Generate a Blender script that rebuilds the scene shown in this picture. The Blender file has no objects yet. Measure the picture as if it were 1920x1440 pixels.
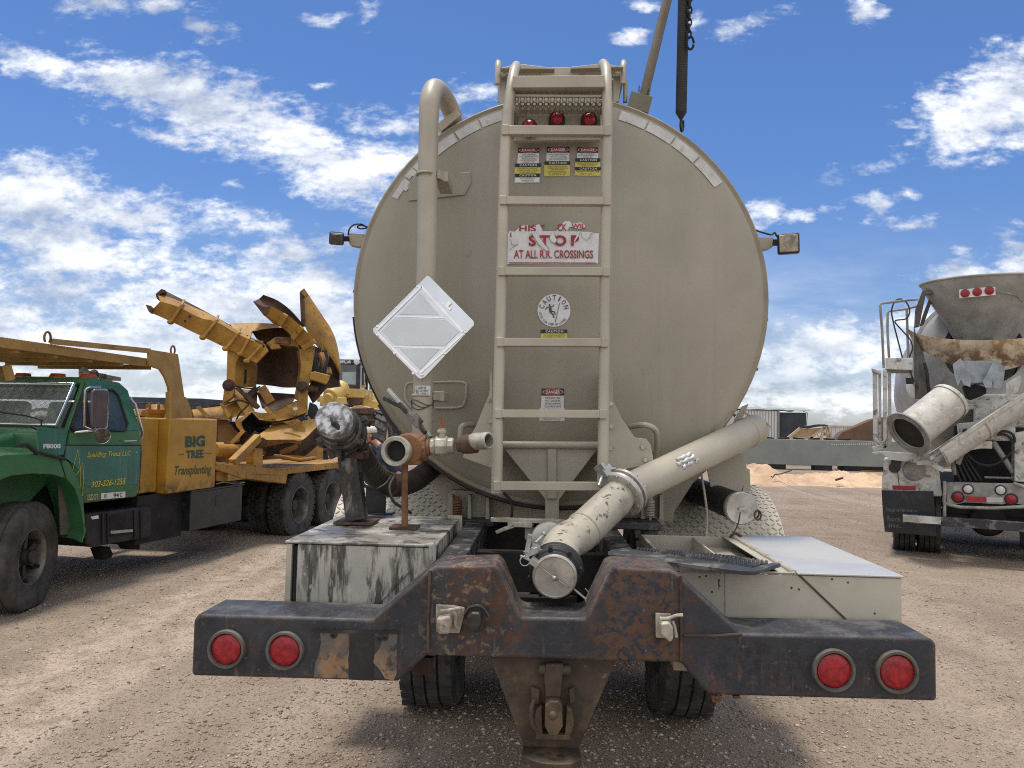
import bpy, bmesh, math, random
import numpy as np
from mathutils import Vector, Matrix
R = math.radians
random.seed(7); rng = np.random.default_rng(7)
sc = bpy.context.scene
COL = sc.collection
# ------------------------------------------------------------------ camera
F, H = 1442.0, 1.65
yaw, pit, rol = R(2.29), R(2.89), R(1.3)
cf = Vector((-math.sin(yaw)*math.cos(pit), math.cos(yaw)*math.cos(pit), math.sin(pit)))
cr = Vector((math.cos(yaw), math.sin(yaw), 0)); cu = cr.cross(cf)
cr2 = cr*math.cos(rol)+cu*math.sin(rol); cu2 = -cr*math.sin(rol)+cu*math.cos(rol)
EYE = Vector((0, 0, H))
cam = bpy.data.cameras.new('camera'); cam_o = bpy.data.objects.new('camera', cam); COL.objects.link(cam_o)
cam.sensor_width = 36; cam.lens = F/1920*36; cam.clip_end = 5000; cam.clip_start = .05
cam_o.matrix_world = Matrix(((cr2.x, cu2.x, -cf.x, 0), (cr2.y, cu2.y, -cf.y, 0), (cr2.z, cu2.z, -cf.z, H), (0, 0, 0, 1)))
sc.camera = cam_o
def ray(px, py): return cf+cr2*((px-960)/F)-cu2*((py-720)/F)
# ------------------------------------------------------------------ light
SUN = Vector((-.10, .13, 1)).normalized()
sun_el = math.asin(SUN.z); sun_az = math.atan2(SUN.x, SUN.y)
sl = bpy.data.lights.new('sun', 'SUN'); sl.energy = 2.5; sl.angle = R(8); sl.color = (1, .94, .85)
so = bpy.data.objects.new('sun', sl); COL.objects.link(so); so.location = SUN*60
so.rotation_euler = SUN.to_track_quat('Z', 'Y').to_euler()
vs = sc.view_settings; vs.view_transform = 'Standard'; vs.look = 'None'; vs.exposure = 0.38; vs.gamma = 1; vs.use_curve_mapping = False
sc.cycles.use_denoising = False; sc.cycles.filter_width = 1.05
sc.cycles.max_bounces = 6; sc.cycles.diffuse_bounces = 3; sc.cycles.glossy_bounces = 3; sc.cycles.transparent_max_bounces = 6
sc.cycles.caustics_reflective = False; sc.cycles.caustics_refractive = False
# ------------------------------------------------------------------ sky with clouds (all in world directions)
world = bpy.data.worlds.new('World'); sc.world = world; world.use_nodes = True
class NT:
    def __init__(s, nt): s.nt = nt; nt.nodes.clear()
    def n(s, t, **k):
        o = s.nt.nodes.new(t)
        for a, b in k.items(): setattr(o, a, b)
        return o
    def l(s, a, b): s.nt.links.new(a, b)
    def m(s, op, a, b=None, c=None, clamp=False):
        o = s.n('ShaderNodeMath', operation=op); o.use_clamp = clamp
        for i, x in enumerate((a, b, c)):
            if x is None: continue
            if isinstance(x, (int, float)): o.inputs[i].default_value = x
            else: s.l(x, o.inputs[i])
        return o.outputs[0]
    def mr(s, x, a, b, c=0, d=1, smooth=True):
        o = s.n('ShaderNodeMapRange'); o.interpolation_type = 'SMOOTHSTEP' if smooth else 'LINEAR'
        s.l(x, o.inputs[0])
        for i, q in enumerate((a, b, c, d)): o.inputs[i+1].default_value = q
        return o.outputs[0]
    def mix(s, f, a, b, bt='MIX'):
        o = s.n('ShaderNodeMix', data_type='RGBA'); o.blend_type = bt
        for i, x in ((0, f), (6, a), (7, b)):
            if isinstance(x, (int, float)): o.inputs[i].default_value = x
            elif isinstance(x, (tuple, list)): o.inputs[i].default_value = (*x[:3], 1)
            else: s.l(x, o.inputs[i])
        return o.outputs[2]
    def noise(s, vec, scale, detail=4, rough=.55, dist=0, dim='3D'):
        o = s.n('ShaderNodeTexNoise'); o.noise_dimensions = dim; s.l(vec, o.inputs['Vector'])
        o.inputs['Scale'].default_value = scale; o.inputs['Detail'].default_value = detail
        o.inputs['Roughness'].default_value = rough; o.inputs['Distortion'].default_value = dist
        return o.outputs[0]
    def mapping(s, vec, loc=(0, 0, 0), rot=(0, 0, 0), scale=(1, 1, 1), t='POINT'):
        o = s.n('ShaderNodeMapping', vector_type=t); s.l(vec, o.inputs[0])
        o.inputs[1].default_value = loc; o.inputs[2].default_value = rot; o.inputs[3].default_value = scale
        return o.outputs[0]
W = NT(world.node_tree)
sky = W.n('ShaderNodeTexSky'); sky.sky_type = 'NISHITA'; sky.sun_disc = False
sky.sun_elevation = sun_el; sky.sun_rotation = sun_az; sky.air_density = 1.0; sky.dust_density = .6; sky.ozone_density = 2.0
SKY_S = .083
geo = W.n('ShaderNodeTexCoord'); D = geo.outputs['Generated']
sep = W.n('ShaderNodeSeparateXYZ'); W.l(D, sep.inputs[0]); dx, dy, dz = sep.outputs
yy = W.m('MAXIMUM', W.m('ABSOLUTE', dy), .08)
uu = W.m('DIVIDE', dx, yy); vv = W.m('DIVIDE', dz, yy)
cmb = W.n('ShaderNodeCombineXYZ'); W.l(uu, cmb.inputs[0]); W.l(vv, cmb.inputs[1]); UV = cmb.outputs[0]
front = W.mr(dy, .05, .2)
# gentle warp for ragged outlines
wn = W.n('ShaderNodeTexNoise'); W.l(UV, wn.inputs['Vector']); wn.inputs['Scale'].default_value = 9; wn.inputs['Detail'].default_value = 5
wv = W.n('ShaderNodeVectorMath', operation='MULTIPLY_ADD'); W.l(wn.outputs[1], wv.inputs[0]); wv.inputs[1].default_value = (.10, .055, 0)
ws = W.n('ShaderNodeVectorMath', operation='SUBTRACT'); W.l(UV, ws.inputs[0]); ws.inputs[1].default_value = (.05, .0275, 0)
W.l(ws.outputs[0], wv.inputs[2]); UVW = wv.outputs[0]
def uvdir(px, py):
    d = ray(px, py); return d.x/d.y, d.z/d.y
BLOBS = [(110,128,150,26,13,.9),(300,160,170,48,16,1.1),(410,205,190,62,22,1.15),(520,255,170,58,28,1.1),(630,310,110,50,30,1),
 (320,243,110,20,6,.9),(700,290,130,36,-4,1),(760,225,150,30,4,.8),(850,190,90,30,-12,.8),(560,330,90,30,20,.8),
 (40,370,110,70,0,1.2),(230,395,220,40,6,1.0),(150,470,280,60,8,1.05),(300,560,400,55,4,1.0),(170,640,330,80,0,1.0),
 (550,465,130,42,-5,.95),(490,415,80,26,12,.9),(610,535,170,60,0,1.0),(480,650,330,75,0,1.0),(620,600,180,70,0,1.0),
 (385,52,46,18,15,.85),(300,12,70,18,0,.8),(165,18,80,18,0,.8),(615,40,36,11,-15,.75),(685,22,26,20,-50,.7),(600,155,26,9,10,.6),(432,346,22,9,0,.7),
 (1210,10,36,11,0,.7),(1180,62,30,10,0,.75),(1300,30,22,26,20,.6),(1405,42,60,24,-12,.85),(1630,16,34,24,-50,.75),
 (1905,190,150,78,-18,1.15),(1850,228,110,48,-18,1.0),(1560,325,55,20,-16,.75),(1645,312,62,14,-8,.75),(1622,385,56,30,-10,.85),(1500,410,42,18,-12,.8),
 (1432,402,50,24,-10,.85),(1700,357,28,12,0,.75),(1550,398,22,13,0,.7),(1680,415,50,14,-10,.6),(1800,500,64,32,-8,.9),(1905,488,60,56,-10,1.1),
 (1600,650,260,46,-9,1.05),(1490,690,170,46,-6,1.05),(1720,610,150,40,-12,1.0),(1560,745,320,45,0,.9),(1180,740,500,50,0,.8),(300,745,900,55,0,.95),(1900,760,400,60,0,.8)]
acc = None
for (px, py, rx, ry, an, st) in BLOBS:
    u0, v0 = uvdir(px, py); u1, v1 = uvdir(px+4, py); u2, v2 = uvdir(px, py-4)
    sx = math.hypot(u1-u0, v1-v0)/4; sy = math.hypot(u2-u0, v2-v0)/4; roll_here = math.atan2(v1-v0, u1-u0)
    q = W.mapping(UVW, (u0, v0, 0), (0, 0, -R(an)+roll_here), (rx*sx, ry*sy, 1), 'TEXTURE')
    ln = W.n('ShaderNodeVectorMath', operation='LENGTH'); W.l(q, ln.inputs[0])
    b = W.m('MULTIPLY_ADD', ln.outputs['Value'], -.62*st, st)
    acc = b if acc is None else W.m('SMOOTH_MAX', acc, b, .12)
acc = W.m('MAXIMUM', acc, -.6)
nz1 = W.noise(W.mapping(UV, scale=(1, 1.7, 1)), 6.5, 9, .62)
nz2 = W.noise(W.mapping(UV, (.3, .2, 0), (0, 0, -.25), (1, 2.2, 1)), 22, 7, .6)
nz3 = W.noise(W.mapping(UV, (.9, .7, 0), (0, 0, .2), (1, 1.8, 1)), 70, 5, .6)
dens = W.m('ADD', acc, W.m('ADD', W.m('MULTIPLY_ADD', nz1, 1.9, -.95), W.m('ADD', W.m('MULTIPLY_ADD', nz2, 1.5, -.75), W.m('MULTIPLY_ADD', nz3, .8, -.4))))
a_front = W.mr(dens, .14, .96)
veil = W.m('MULTIPLY', W.mr(vv, .30, .06, 0, .55), W.mr(W.noise(W.mapping(UV, (1.7, .4, 0), (0, 0, -.05), (.7, 3.2, 1)), 5, 6, .6), .34, .62))
veil = W.m('MULTIPLY', veil, W.mr(uu, .75, -.1, .55, 1.0))
a_front = W.m('MAXIMUM', a_front, veil)
# behind the viewer: unseen cloud, made dense to fill surfaces facing the camera
zz = W.m('ADD', W.m('MAXIMUM', dz, 0), .18)
cb = W.n('ShaderNodeCombineXYZ'); W.l(W.m('DIVIDE', dx, zz), cb.inputs[0]); W.l(W.m('DIVIDE', dy, zz), cb.inputs[1])
a_back = W.mr(W.noise(cb.outputs[0], 1.1, 8, .6), .30, .52)
alpha = W.m('ADD', W.m('MULTIPLY', a_front, front), W.m('MULTIPLY', a_back, W.m('SUBTRACT', 1, front)))
alpha = W.m('MULTIPLY', alpha, W.mr(dz, -.01, .02))
# cloud tone: bright tops, blue-grey thick undersides
up = W.noise(W.mapping(UV, (0, .035, 0), scale=(1, 1.7, 1)), 6.5, 9, .62)
lit = W.m('SUBTRACT', nz1, up)
tone = W.m('ADD', W.m('MULTIPLY_ADD', lit, 2.0, .60), W.m('MULTIPLY_ADD', W.noise(W.mapping(UV, (.7, .1, 0), scale=(.8, 2.6, 1)), 5, 6, .55), 1.5, -.75))
tone = W.mr(tone, .12, 1.0)
ccol = W.mix(tone, W.mix(W.mr(vv, .04, .16), (.56, .62, .70), (.34, .405, .53)), (.88, .90, .93))
skyc = W.mix(1.0, sky.outputs[0], W.mix(W.mr(dz, .0, .35), (SKY_S*.80, SKY_S*.84, SKY_S*1.05), (SKY_S*.62, SKY_S*.86, SKY_S*1.22)), 'MULTIPLY')
ccol = W.mix(W.mr(dy, .10, -.25), ccol, (.93, .93, .92))   # unseen clouds behind the viewer, kept evenly bright as added fill light
final = W.mix(alpha, skyc, ccol)
bg = W.n('ShaderNodeBackground'); W.l(final, bg.inputs[0]); bg.inputs[1].default_value = 1.0
wo = W.n('ShaderNodeOutputWorld'); W.l(bg.outputs[0], wo.inputs[0])
world.cycles.sampling_method = 'MANUAL'; world.cycles.sample_map_resolution = 512
# ------------------------------------------------------------------ materials
def mat(name, col, rough=.5, metal=0.0, var=(3, .12), layers=(), bump=(0, 0), spec=.5, coat=0, alpha=1, emit=0, trans=0):
    """layers: (colour, scale, lo, hi, amount[, dict(rough=, metal=, stretch=(x,y,z), axis=(i,a,b), detail=)])"""
    m = bpy.data.materials.new(name); m.use_nodes = True; N = NT(m.node_tree)
    tc = N.n('ShaderNodeTexCoord').outputs['Object']
    p = N.n('ShaderNodeBsdfPrincipled'); out = N.n('ShaderNodeOutputMaterial'); N.l(p.outputs[0], out.inputs[0])
    c = tuple(col); cv = None
    if var[1]:
        f = N.noise(tc, var[0], 6, .6)
        lo = tuple(max(0, x*(1-var[1]*1.6)) for x in c); hi = tuple(min(1, x*(1+var[1]*1.3)) for x in c)
        cv = N.mix(N.mr(f, .3, .7), lo, hi)
    else:
        cv = N.mix(0.0, c, c)
    rv = None; mv = None
    for i, L in enumerate(layers):
        lc, s, lo, hi, am = L[:5]; k = L[5] if len(L) > 5 else {}
        st = k.get('stretch', (1, 1, 1))
        q = N.mapping(tc, (i*3.1+.7, i*1.7, i*2.3), (0, 0, 0), st)
        f = N.noise(q, s, k.get('detail', 9), k.get('rgh', .65), k.get('dist', .3))
        f = N.mr(f, lo, hi, 0, am)
        if 'top' in k:
            ge = N.n('ShaderNodeNewGeometry'); sp_ = N.n('ShaderNodeSeparateXYZ'); N.l(ge.outputs['Normal'], sp_.inputs[0])
            f = N.m('MULTIPLY', f, N.mr(sp_.outputs[2], .25, .9))
        if 'edge' in k:      # wear that follows the corners of the part
            be = N.n('ShaderNodeBevel'); be.samples = 6; be.inputs['Radius'].default_value = k['edge']
            gn = N.n('ShaderNodeNewGeometry'); dt = N.n('ShaderNodeVectorMath', operation='DOT_PRODUCT'); N.l(be.outputs[0], dt.inputs[0]); N.l(gn.outputs['True Normal'], dt.inputs[1])
            f = N.m('MULTIPLY', f, N.mr(dt.outputs['Value'], .995, .90))
        if 'axis' in k:
            for (ai, a, b) in (k['axis'] if isinstance(k['axis'], list) else [k['axis']]):
                sp = N.n('ShaderNodeSeparateXYZ'); N.l(tc, sp.inputs[0])
                f = N.m('MULTIPLY', f, N.mr(sp.outputs[ai], a, b))
        cv = N.mix(f, cv, lc)
        if 'rough' in k:
            o = N.n('ShaderNodeMix'); N.l(f, o.inputs[0])
            if rv is None: o.inputs[2].default_value = rough
            else: N.l(rv, o.inputs[2])
            o.inputs[3].default_value = k['rough']; rv = o.outputs[0]
        if metal:
            o = N.n('ShaderNodeMix'); N.l(f, o.inputs[0])
            if mv is None: o.inputs[2].default_value = metal
            else: N.l(mv, o.inputs[2])
            o.inputs[3].default_value = k.get('metal', 0); mv = o.outputs[0]
    N.l(cv, p.inputs['Base Color'])
    p.inputs['Roughness'].default_value = rough; p.inputs['Metallic'].default_value = metal
    if rv is not None: N.l(rv, p.inputs['Roughness'])
    if mv is not None: N.l(mv, p.inputs['Metallic'])
    p.inputs['Specular IOR Level'].default_value = spec
    if coat: p.inputs['Coat Weight'].default_value = coat; p.inputs['Coat Roughness'].default_value = .15
    if alpha < 1: p.inputs['Alpha'].default_value = alpha
    if trans: p.inputs['Transmission Weight'].default_value = trans
    if emit: p.inputs['Emission Color'].default_value = (*c, 1); p.inputs['Emission Strength'].default_value = emit
    if bump[1]:
        b = N.n('ShaderNodeBump'); b.inputs['Strength'].default_value = bump[1]; b.inputs['Distance'].default_value = bump[2] if len(bump) > 2 else .01
        N.l(N.noise(tc, bump[0], 6, .6), b.inputs['Height']); N.l(b.outputs[0], p.inputs['Normal'])
    return m
RUST = (.17, .07, .028); RUST2 = (.085, .038, .02); DUST = (.34, .28, .21); GRIME = (.035, .032, .028)
M = {}
M['tan'] = mat('tan_paint', (.40, .362, .29), .42, var=(2.5, .10), bump=(60, .06), layers=[
    ((.36, .335, .275), 2.2, .45, .75, .55, dict(stretch=(1.2, 1, .28))), ((.21, .185, .15), 7, .60, .82, .5, dict(stretch=(2.2, 1, .25))),
    ((.10, .075, .05), 45, .72, .78, .7)])
M['tan_head'] = mat('tan_paint_tank', (.312, .282, .226), .42, var=(1.6, .08), bump=(7, .08, .012), layers=[
    ((.25, .228, .178), 1.3, .40, .70, .75, dict(stretch=(1.6, 1, .3))), ((.21, .20, .17), 3.0, .50, .78, .5, dict(stretch=(3.4, 1, .15))), ((.44, .39, .30), 6, .58, .8, .3, dict(stretch=(4, 1, .15))),
    ((.23, .185, .13), 2.5, .42, .70, .4, dict(axis=(2, 2.0, 1.35))), ((.14, .11, .08), 13, .64, .76, .45), ((.06, .045, .035), 60, .71, .74, .7)])
M['tan_shell'] = mat('tan_paint_shell', (.27, .232, .165), .5, var=(3, .12), layers=[((.18, .155, .115), 5, .48, .74, .6)])
M['tan_box'] = mat('tan_paint_box', (.44, .405, .335), .45, var=(3, .1), bump=(40, .05), layers=[
    ((.28, .26, .215), 3, .45, .75, .6), ((.06, .045, .03), 30, .70, .75, .8), ((.23, .2, .15), 9, .62, .8, .5, dict(stretch=(1.5, 1.5, .3)))])
M['pipe'] = mat('tan_pipe', (.41, .375, .305), .38, var=(4, .1), bump=(60, .08), layers=[
    ((.30, .27, .22), 5, .48, .72, .5), ((.05, .042, .035), 26, .57, .63, .9, dict(axis=[(0, .60, .40), (2, .9, 1.02)])), ((.16, .13, .10), 12, .55, .70, .6, dict(axis=[(0, .60, .2)])), ((.09, .07, .05), 60, .70, .74, .8)])
M['aluminium'] = mat('aluminium', (.62, .64, .67), .22, .92, var=(5, .05), layers=[((.45, .45, .45), 12, .55, .8, .4, dict(rough=.4, metal=.7))])
M['lid'] = mat('bare_aluminium_lid', (.47, .472, .47), .5, .4, var=(4, .05), layers=[((.44, .42, .38), 3, .42, .68, .7, dict(rough=.65, metal=.2)), ((.36, .33, .29), 11, .56, .72, .6, dict(rough=.7, metal=.1)), ((.3, .24, .18), 25, .68, .74, .7)])
M['bumper'] = mat('dark_bumper_paint', (.017, .020, .029), .5, var=(5, .35), bump=(60, .45, .005), layers=[
    ((.052, .050, .049), 4, .44, .72, .7, dict(rough=.65, stretch=(1.5, 1.5, .6))), ((.15, .135, .12), 18, .56, .74, .5, dict(rough=.7, stretch=(3, 1, .35))),
    (RUST2, 22, .56, .66, .7, dict(rough=.85)), ((.14, .11, .085), 45, .62, .68, .6, dict(rough=.85)),
    ((.115, .060, .036), 26, .40, .56, .85, dict(rough=.9, axis=[(0, .06, .20), (0, .48, .34), (2, .80, .90)])), ((.085, .046, .031), 7, .42, .60, .8, dict(rough=.9, axis=[(0, .06, .20), (0, .48, .34)])),
    (RUST2, 20, .44, .58, .85, dict(rough=.85, axis=[(0, -.40, -.30), (0, .0, -.14), (2, .84, .98)])),
    ((.22, .16, .11), 30, .52, .62, .75, dict(rough=.85, axis=[(0, -.46, -.36), (0, -.08, -.24)])),
    ((.11, .058, .036), 36, .54, .64, .75, dict(rough=.9, axis=[(0, .3, .5), (2, 1.0, .84)], stretch=(1, 1, .6))), ((.125, .066, .04), 12, .36, .58, .85, dict(rough=.9, edge=.03)), ((.20, .175, .15), 30, .48, .60, .6, dict(rough=.8, edge=.014)),
    ((.022, .026, .038), 34, .50, .56, .9, dict(axis=[(0, .0, .2)])), ((.30, .26, .22), 70, .66, .70, .8, dict(rough=.9)),
    ((.17, .165, .16), 8, .42, .68, .45, dict(rough=.7, top=1))])
M['frame'] = mat('frame_rail_paint', (.03, .033, .04), .5, var=(5, .3), bump=(35, .2, .005), layers=[
    ((.17, .16, .145), 9, .50, .62, .8, dict(rough=.6)), (RUST2, 14, .58, .70, .8)])
M['dark'] = mat('dark_underside', (.014, .013, .013), .8, var=(5, .4), layers=[(RUST2, 8, .62, .75, .4)])
M['black'] = mat('black_rubber', (.018, .018, .019), .6, var=(8, .25), bump=(80, .2, .003), layers=[((.08, .07, .06), 12, .58, .78, .4)])
M['blackpaint'] = mat('black_paint', (.016, .018, .024), .35, var=(5, .3), layers=[((.07, .07, .075), 6, .52, .75, .6, dict(rough=.55)), ((.10, .085, .07), 18, .62, .76, .5)])
M['tyre'] = mat('tyre_rubber', (.036, .034, .032), .8, var=(9, .25), bump=(70, .25, .004), layers=[((.12, .105, .09), 5, .36, .70, .75), ((.12, .1, .082), 20, .58, .74, .35)])
M['hitch'] = mat('rusty_hitch_steel', (.052, .034, .022), .65, var=(7, .35), bump=(40, .45, .006), layers=[
    ((.15, .10, .055), 5, .45, .66, .7), ((.03, .024, .02), 11, .52, .68, .8), ((.20, .165, .13), 26, .62, .72, .6)])
M['rust'] = mat('rusty_iron', (.19, .085, .04), .8, var=(12, .3), bump=(70, .4, .004), layers=[((.09, .045, .028), 18, .5, .68, .8), ((.28, .15, .085), 30, .58, .7, .6)])
M['rust_dark'] = mat('dark_rust', (.075, .042, .03), .8, var=(9, .35), bump=(50, .4, .005), layers=[((.15, .075, .04), 9, .5, .68, .7), ((.035, .025, .022), 6, .5, .7, .7)])
M['brass'] = mat('painted_brass', (.40, .38, .31), .42, .25, var=(20, .2), bump=(60, .25, .003), layers=[((.22, .2, .16), 30, .5, .7, .7), ((.5, .47, .4), 14, .6, .75, .5)])
M['steel'] = mat('worn_steel', (.42, .42, .40), .38, .7, var=(20, .15), bump=(90, .2, .002), layers=[((.16, .14, .12), 25, .52, .68, .7, dict(rough=.6))])
M['cap'] = mat('worn_cap_aluminium', (.46, .44, .40), .42, .55, var=(12, .15), bump=(50, .15, .003), layers=[((.20, .17, .13), 11, .5, .68, .75, dict(rough=.6)), ((.10, .085, .065), 19, .6, .7, .7)])
M['leftbox'] = mat('tar_stained_box', (.40, .385, .34), .5, var=(4, .15), bump=(50, .15, .004), layers=[
    ((.040, .036, .032), 8, .455, .55, .93, dict(stretch=(2.4, 2.4, .38), rough=.45)), ((.10, .09, .08), 22, .5, .64, .7, dict(stretch=(2, 2, .3))), ((.46, .45, .41), 14, .57, .63, .75, dict(stretch=(1.8, 1.8, .5)))])
M['leftbox_top'] = mat('tar_stained_top', (.42, .40, .36), .5, var=(4, .15), bump=(50, .2, .004), layers=[
    ((.17, .155, .135), 4, .38, .60, .9), ((.05, .045, .04), 8, .50, .60, .92), ((.10, .09, .08), 26, .54, .64, .7), ((.22, .12, .07), 14, .62, .7, .6), ((.6, .6, .58), 9, .64, .70, .6)])
M['tar'] = mat('tar_steel', (.035, .032, .03), .38, .2, var=(14, .3), bump=(45, .5, .006), layers=[((.26, .25, .235), 9, .52, .64, .7, dict(stretch=(1.5, 1.5, .5), rough=.5)), ((.15, .08, .05), 12, .6, .72, .6)])
M['tarcap'] = mat('tar_smeared_cap', (.52, .53, .55), .35, .35, var=(14, .1), bump=(60, .3, .004), layers=[((.06, .058, .058), 26, .44, .60, .85, dict(rough=.45)), ((.16, .15, .145), 50, .5, .65, .6)])
M['hose'] = mat('ribbed_hose', (.03, .024, .02), .6, var=(8, .3), bump=(40, .2, .004), layers=[((.09, .06, .04), 8, .5, .7, .6)])
M['red'] = mat('red_lens', (.30, .010, .018), .3, var=(60, .25), spec=.5, bump=(260, .5, .002), layers=[((.17, .02, .02), 14, .5, .8, .5), ((.22, .12, .09), 9, .60, .80, .35)])
M['clear'] = mat('clear_lens', (.6, .6, .6), .2, var=(40, .1))
M['amber'] = mat('amber_lens', (.42, .07, .015), .3, var=(20, .1))
M['grommet'] = mat('rubber_grommet', (.10, .092, .08), .65, var=(15, .2), layers=[((.04, .038, .036), 12, .5, .7, .6)])
M['white'] = mat('white_paint', (.74, .74, .72), .4, var=(10, .05), layers=[((.5, .47, .42), 12, .62, .8, .5)])
M['paper'] = mat('sticker_white', (.70, .71, .72), .45, var=(20, .06), layers=[((.5, .48, .44), 16, .62, .8, .5)])
M['yellow_s'] = mat('sticker_yellow', (.62, .55, .10), .45, var=(20, .08), layers=[((.70, .69, .62), 9, .56, .66, .8)])
M['black_s'] = mat('sticker_black', (.012, .012, .016), .4, var=(0, 0))
M['red_s'] = mat('sticker_red', (.36, .02, .03), .45, var=(20, .15))
M['tape'] = mat('reflective_tape', (.50, .50, .49), .35, var=(18, .08), layers=[((.40, .36, .29), 26, .56, .64, .85), ((.36, .33, .27), 60, .58, .66, .6)])
M['ink_grey'] = mat('ink_grey', (.05, .055, .055), .5, var=(0, 0))
M['green'] = mat('green_truck_paint', (.036, .150, .062), .36, var=(1.8, .14), coat=.25, layers=[
    ((.05, .165, .10), 2.5, .5, .78, .55), ((.20, .21, .16), 9, .56, .8, .3), ((.26, .25, .20), 5, .4, .7, .35, dict(top=1, rough=.6)), ((.05, .045, .03), 34, .70, .75, .6)])
M['teal'] = mat('faded_teal_paint', (.040, .155, .125), .4, var=(2, .12), layers=[
    ((.15, .28, .25), 9, .50, .72, .7, dict(stretch=(3.5, 1, .16))), ((.05, .10, .05), 5, .55, .75, .4)])
M['yellow'] = mat('ochre_machine_paint', (.42, .228, .038), .55, var=(1.6, .16), bump=(40, .12), layers=[
    ((.25, .12, .028), 3, .42, .68, .7), ((.13, .06, .025), 9, .54, .70, .8), ((.055, .033, .02), 22, .60, .68, .85), ((.50, .31, .10), 5, .58, .78, .4), ((.09, .05, .03), 45, .62, .68, .8)])
M['yellow_box'] = mat('ochre_box_paint', (.47, .255, .035), .45, var=(1.6, .10), layers=[
    ((.30, .15, .028), 4, .50, .74, .6), ((.16, .08, .03), 10, .63, .75, .7), ((.06, .035, .018), 6, .40, .62, .9, dict(axis=(2, .98, .82)))])
M['catyellow'] = mat('loader_yellow_paint', (.55, .38, .12), .45, var=(1.2, .12), layers=[((.36, .22, .06), 4, .5, .75, .6), ((.12, .07, .03), 8, .64, .76, .7)])
M['rackyellow'] = mat('rack_ochre_paint', (.36, .215, .06), .55, var=(3, .15), layers=[((.19, .095, .035), 7, .56, .72, .7)])
M['spade_steel'] = mat('worn_blade_steel', (.075, .042, .027), .75, .0, var=(3, .35), bump=(30, .25, .006), layers=[((.13, .075, .045), 5, .5, .72, .7, dict(stretch=(1, 1, 2))), ((.03, .02, .016), 8, .52, .7, .7)])
M['glass'] = mat('cab_glass', (.10, .14, .145), .05, var=(3, .2), spec=.8, alpha=.42)
M['windshield'] = mat('windscreen_glass', (.24, .28, .27), .07, var=(2, .25), spec=.8, alpha=.40)
M['chrome'] = mat('chrome', (.72, .72, .70), .16, .95, var=(20, .05), layers=[((.4, .36, .3), 25, .6, .75, .4)])
M['mirror_back'] = mat('mirror_back', (.13, .10, .11), .3, .3, var=(6, .12))
M['concrete_white'] = mat('mixer_white_paint', (.58, .575, .54), .55, var=(4, .12), bump=(26, .4, .012), layers=[((.045, .04, .035), 11, .60, .67, .85), 
    ((.27, .255, .225), 6, .48, .66, .75), ((.14, .085, .055), 7, .56, .66, .85), ((.07, .06, .05), 24, .64, .72, .7)])
M['concrete_grey'] = mat('cement_caked_steel', (.27, .265, .25), .7, var=(4, .2), bump=(22, .35, .01), layers=[
    ((.43, .42, .39), 8, .52, .68, .8), ((.12, .10, .08), 5, .55, .72, .7), ((.10, .06, .04), 16, .62, .72, .6)])
M['hopper'] = mat('hopper_steel', (.34, .335, .315), .6, var=(3, .15), bump=(25, .2, .008), layers=[
    ((.17, .155, .13), 4, .5, .74, .6, dict(stretch=(1.5, 1.5, .4))), ((.2, .13, .07), 11, .62, .74, .6), ((.1, .09, .08), 6, .48, .7, .8, dict(axis=(2, 3.2, 3.0)))])
M['collector'] = mat('rusty_cream_steel', (.55, .46, .33), .55, var=(4, .15), bump=(30, .2, .006), layers=[
    ((.30, .17, .06), 6, .45, .60, .85), ((.12, .062, .035), 7, .42, .58, .9, dict(axis=(2, 2.90, 2.66))), ((.07, .045, .03), 26, .62, .70, .8)])
M['chute'] = mat('cement_splashed_chute', (.47, .45, .41), .6, var=(5, .12), bump=(40, .3, .006), layers=[((.62, .6, .55), 22, .54, .62, .8), ((.25, .2, .14), 6, .54, .7, .7), ((.15, .08, .045), 8, .66, .74, .8)])
M['galv'] = mat('galvanised_chute', (.30, .33, .36), .42, .5, var=(8, .15), layers=[((.5, .5, .5), 14, .58, .7, .6), ((.08, .075, .07), 9, .58, .72, .7)])
M['girder'] = mat('grey_girder_paint', (.20, .215, .21), .6, var=(.8, .08), layers=[((.27, .28, .27), 2, .5, .75, .5), ((.12, .09, .06), 6, .68, .76, .5)])
M['brownplate'] = mat('brown_rust_plate', (.15, .085, .05), .8, var=(1, .15), layers=[((.22, .13, .08), 2, .5, .75, .5)])
M['sand'] = mat('pale_sand', (.56, .39, .25), .95, var=(2, .15), bump=(9, .7, .06), layers=[((.40, .27, .17), 4, .5, .7, .7), ((.66, .5, .34), 9, .58, .75, .5)])
M['shed'] = mat('shed_white_sheet', (.55, .54, .53), .5, var=(.5, .06), layers=[((.42, .4, .38), 2, .52, .8, .4, dict(stretch=(3, 3, .3)))])
M['shed_dark'] = mat('dark_tarpaulin', (.03, .035, .045), .6, var=(1, .3))
M['shed_roof'] = mat('tarpaulin_roof', (.33, .36, .32), .6, var=(1, .1))
M['wood'] = mat('raw_timber', (.50, .40, .27), .7, var=(5, .15))
M['skin'] = mat('skin', (.50, .27, .19), .5, var=(12, .1))
M['navy'] = mat('navy_cloth', (.035, .04, .085), .85, var=(12, .25), bump=(30, .4, .02))
M['jeans'] = mat('blue_jeans', (.05, .075, .13), .85, var=(12, .2))
M['capcloth'] = mat('white_cap_cloth', (.62, .58, .52), .8, var=(25, .12))
M['hair'] = mat('grey_hair', (.10, .085, .07), .7, var=(30, .2))
M['yellow_ink'] = mat('yellow_lettering', (.62, .50, .03), .5, var=(60, .15))
M['cream_ink'] = mat('cream_lettering', (.50, .40, .20), .5, var=(60, .12))
M['green_ink'] = mat('green_lettering', (.02, .075, .05), .5, var=(30, .25))
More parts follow.
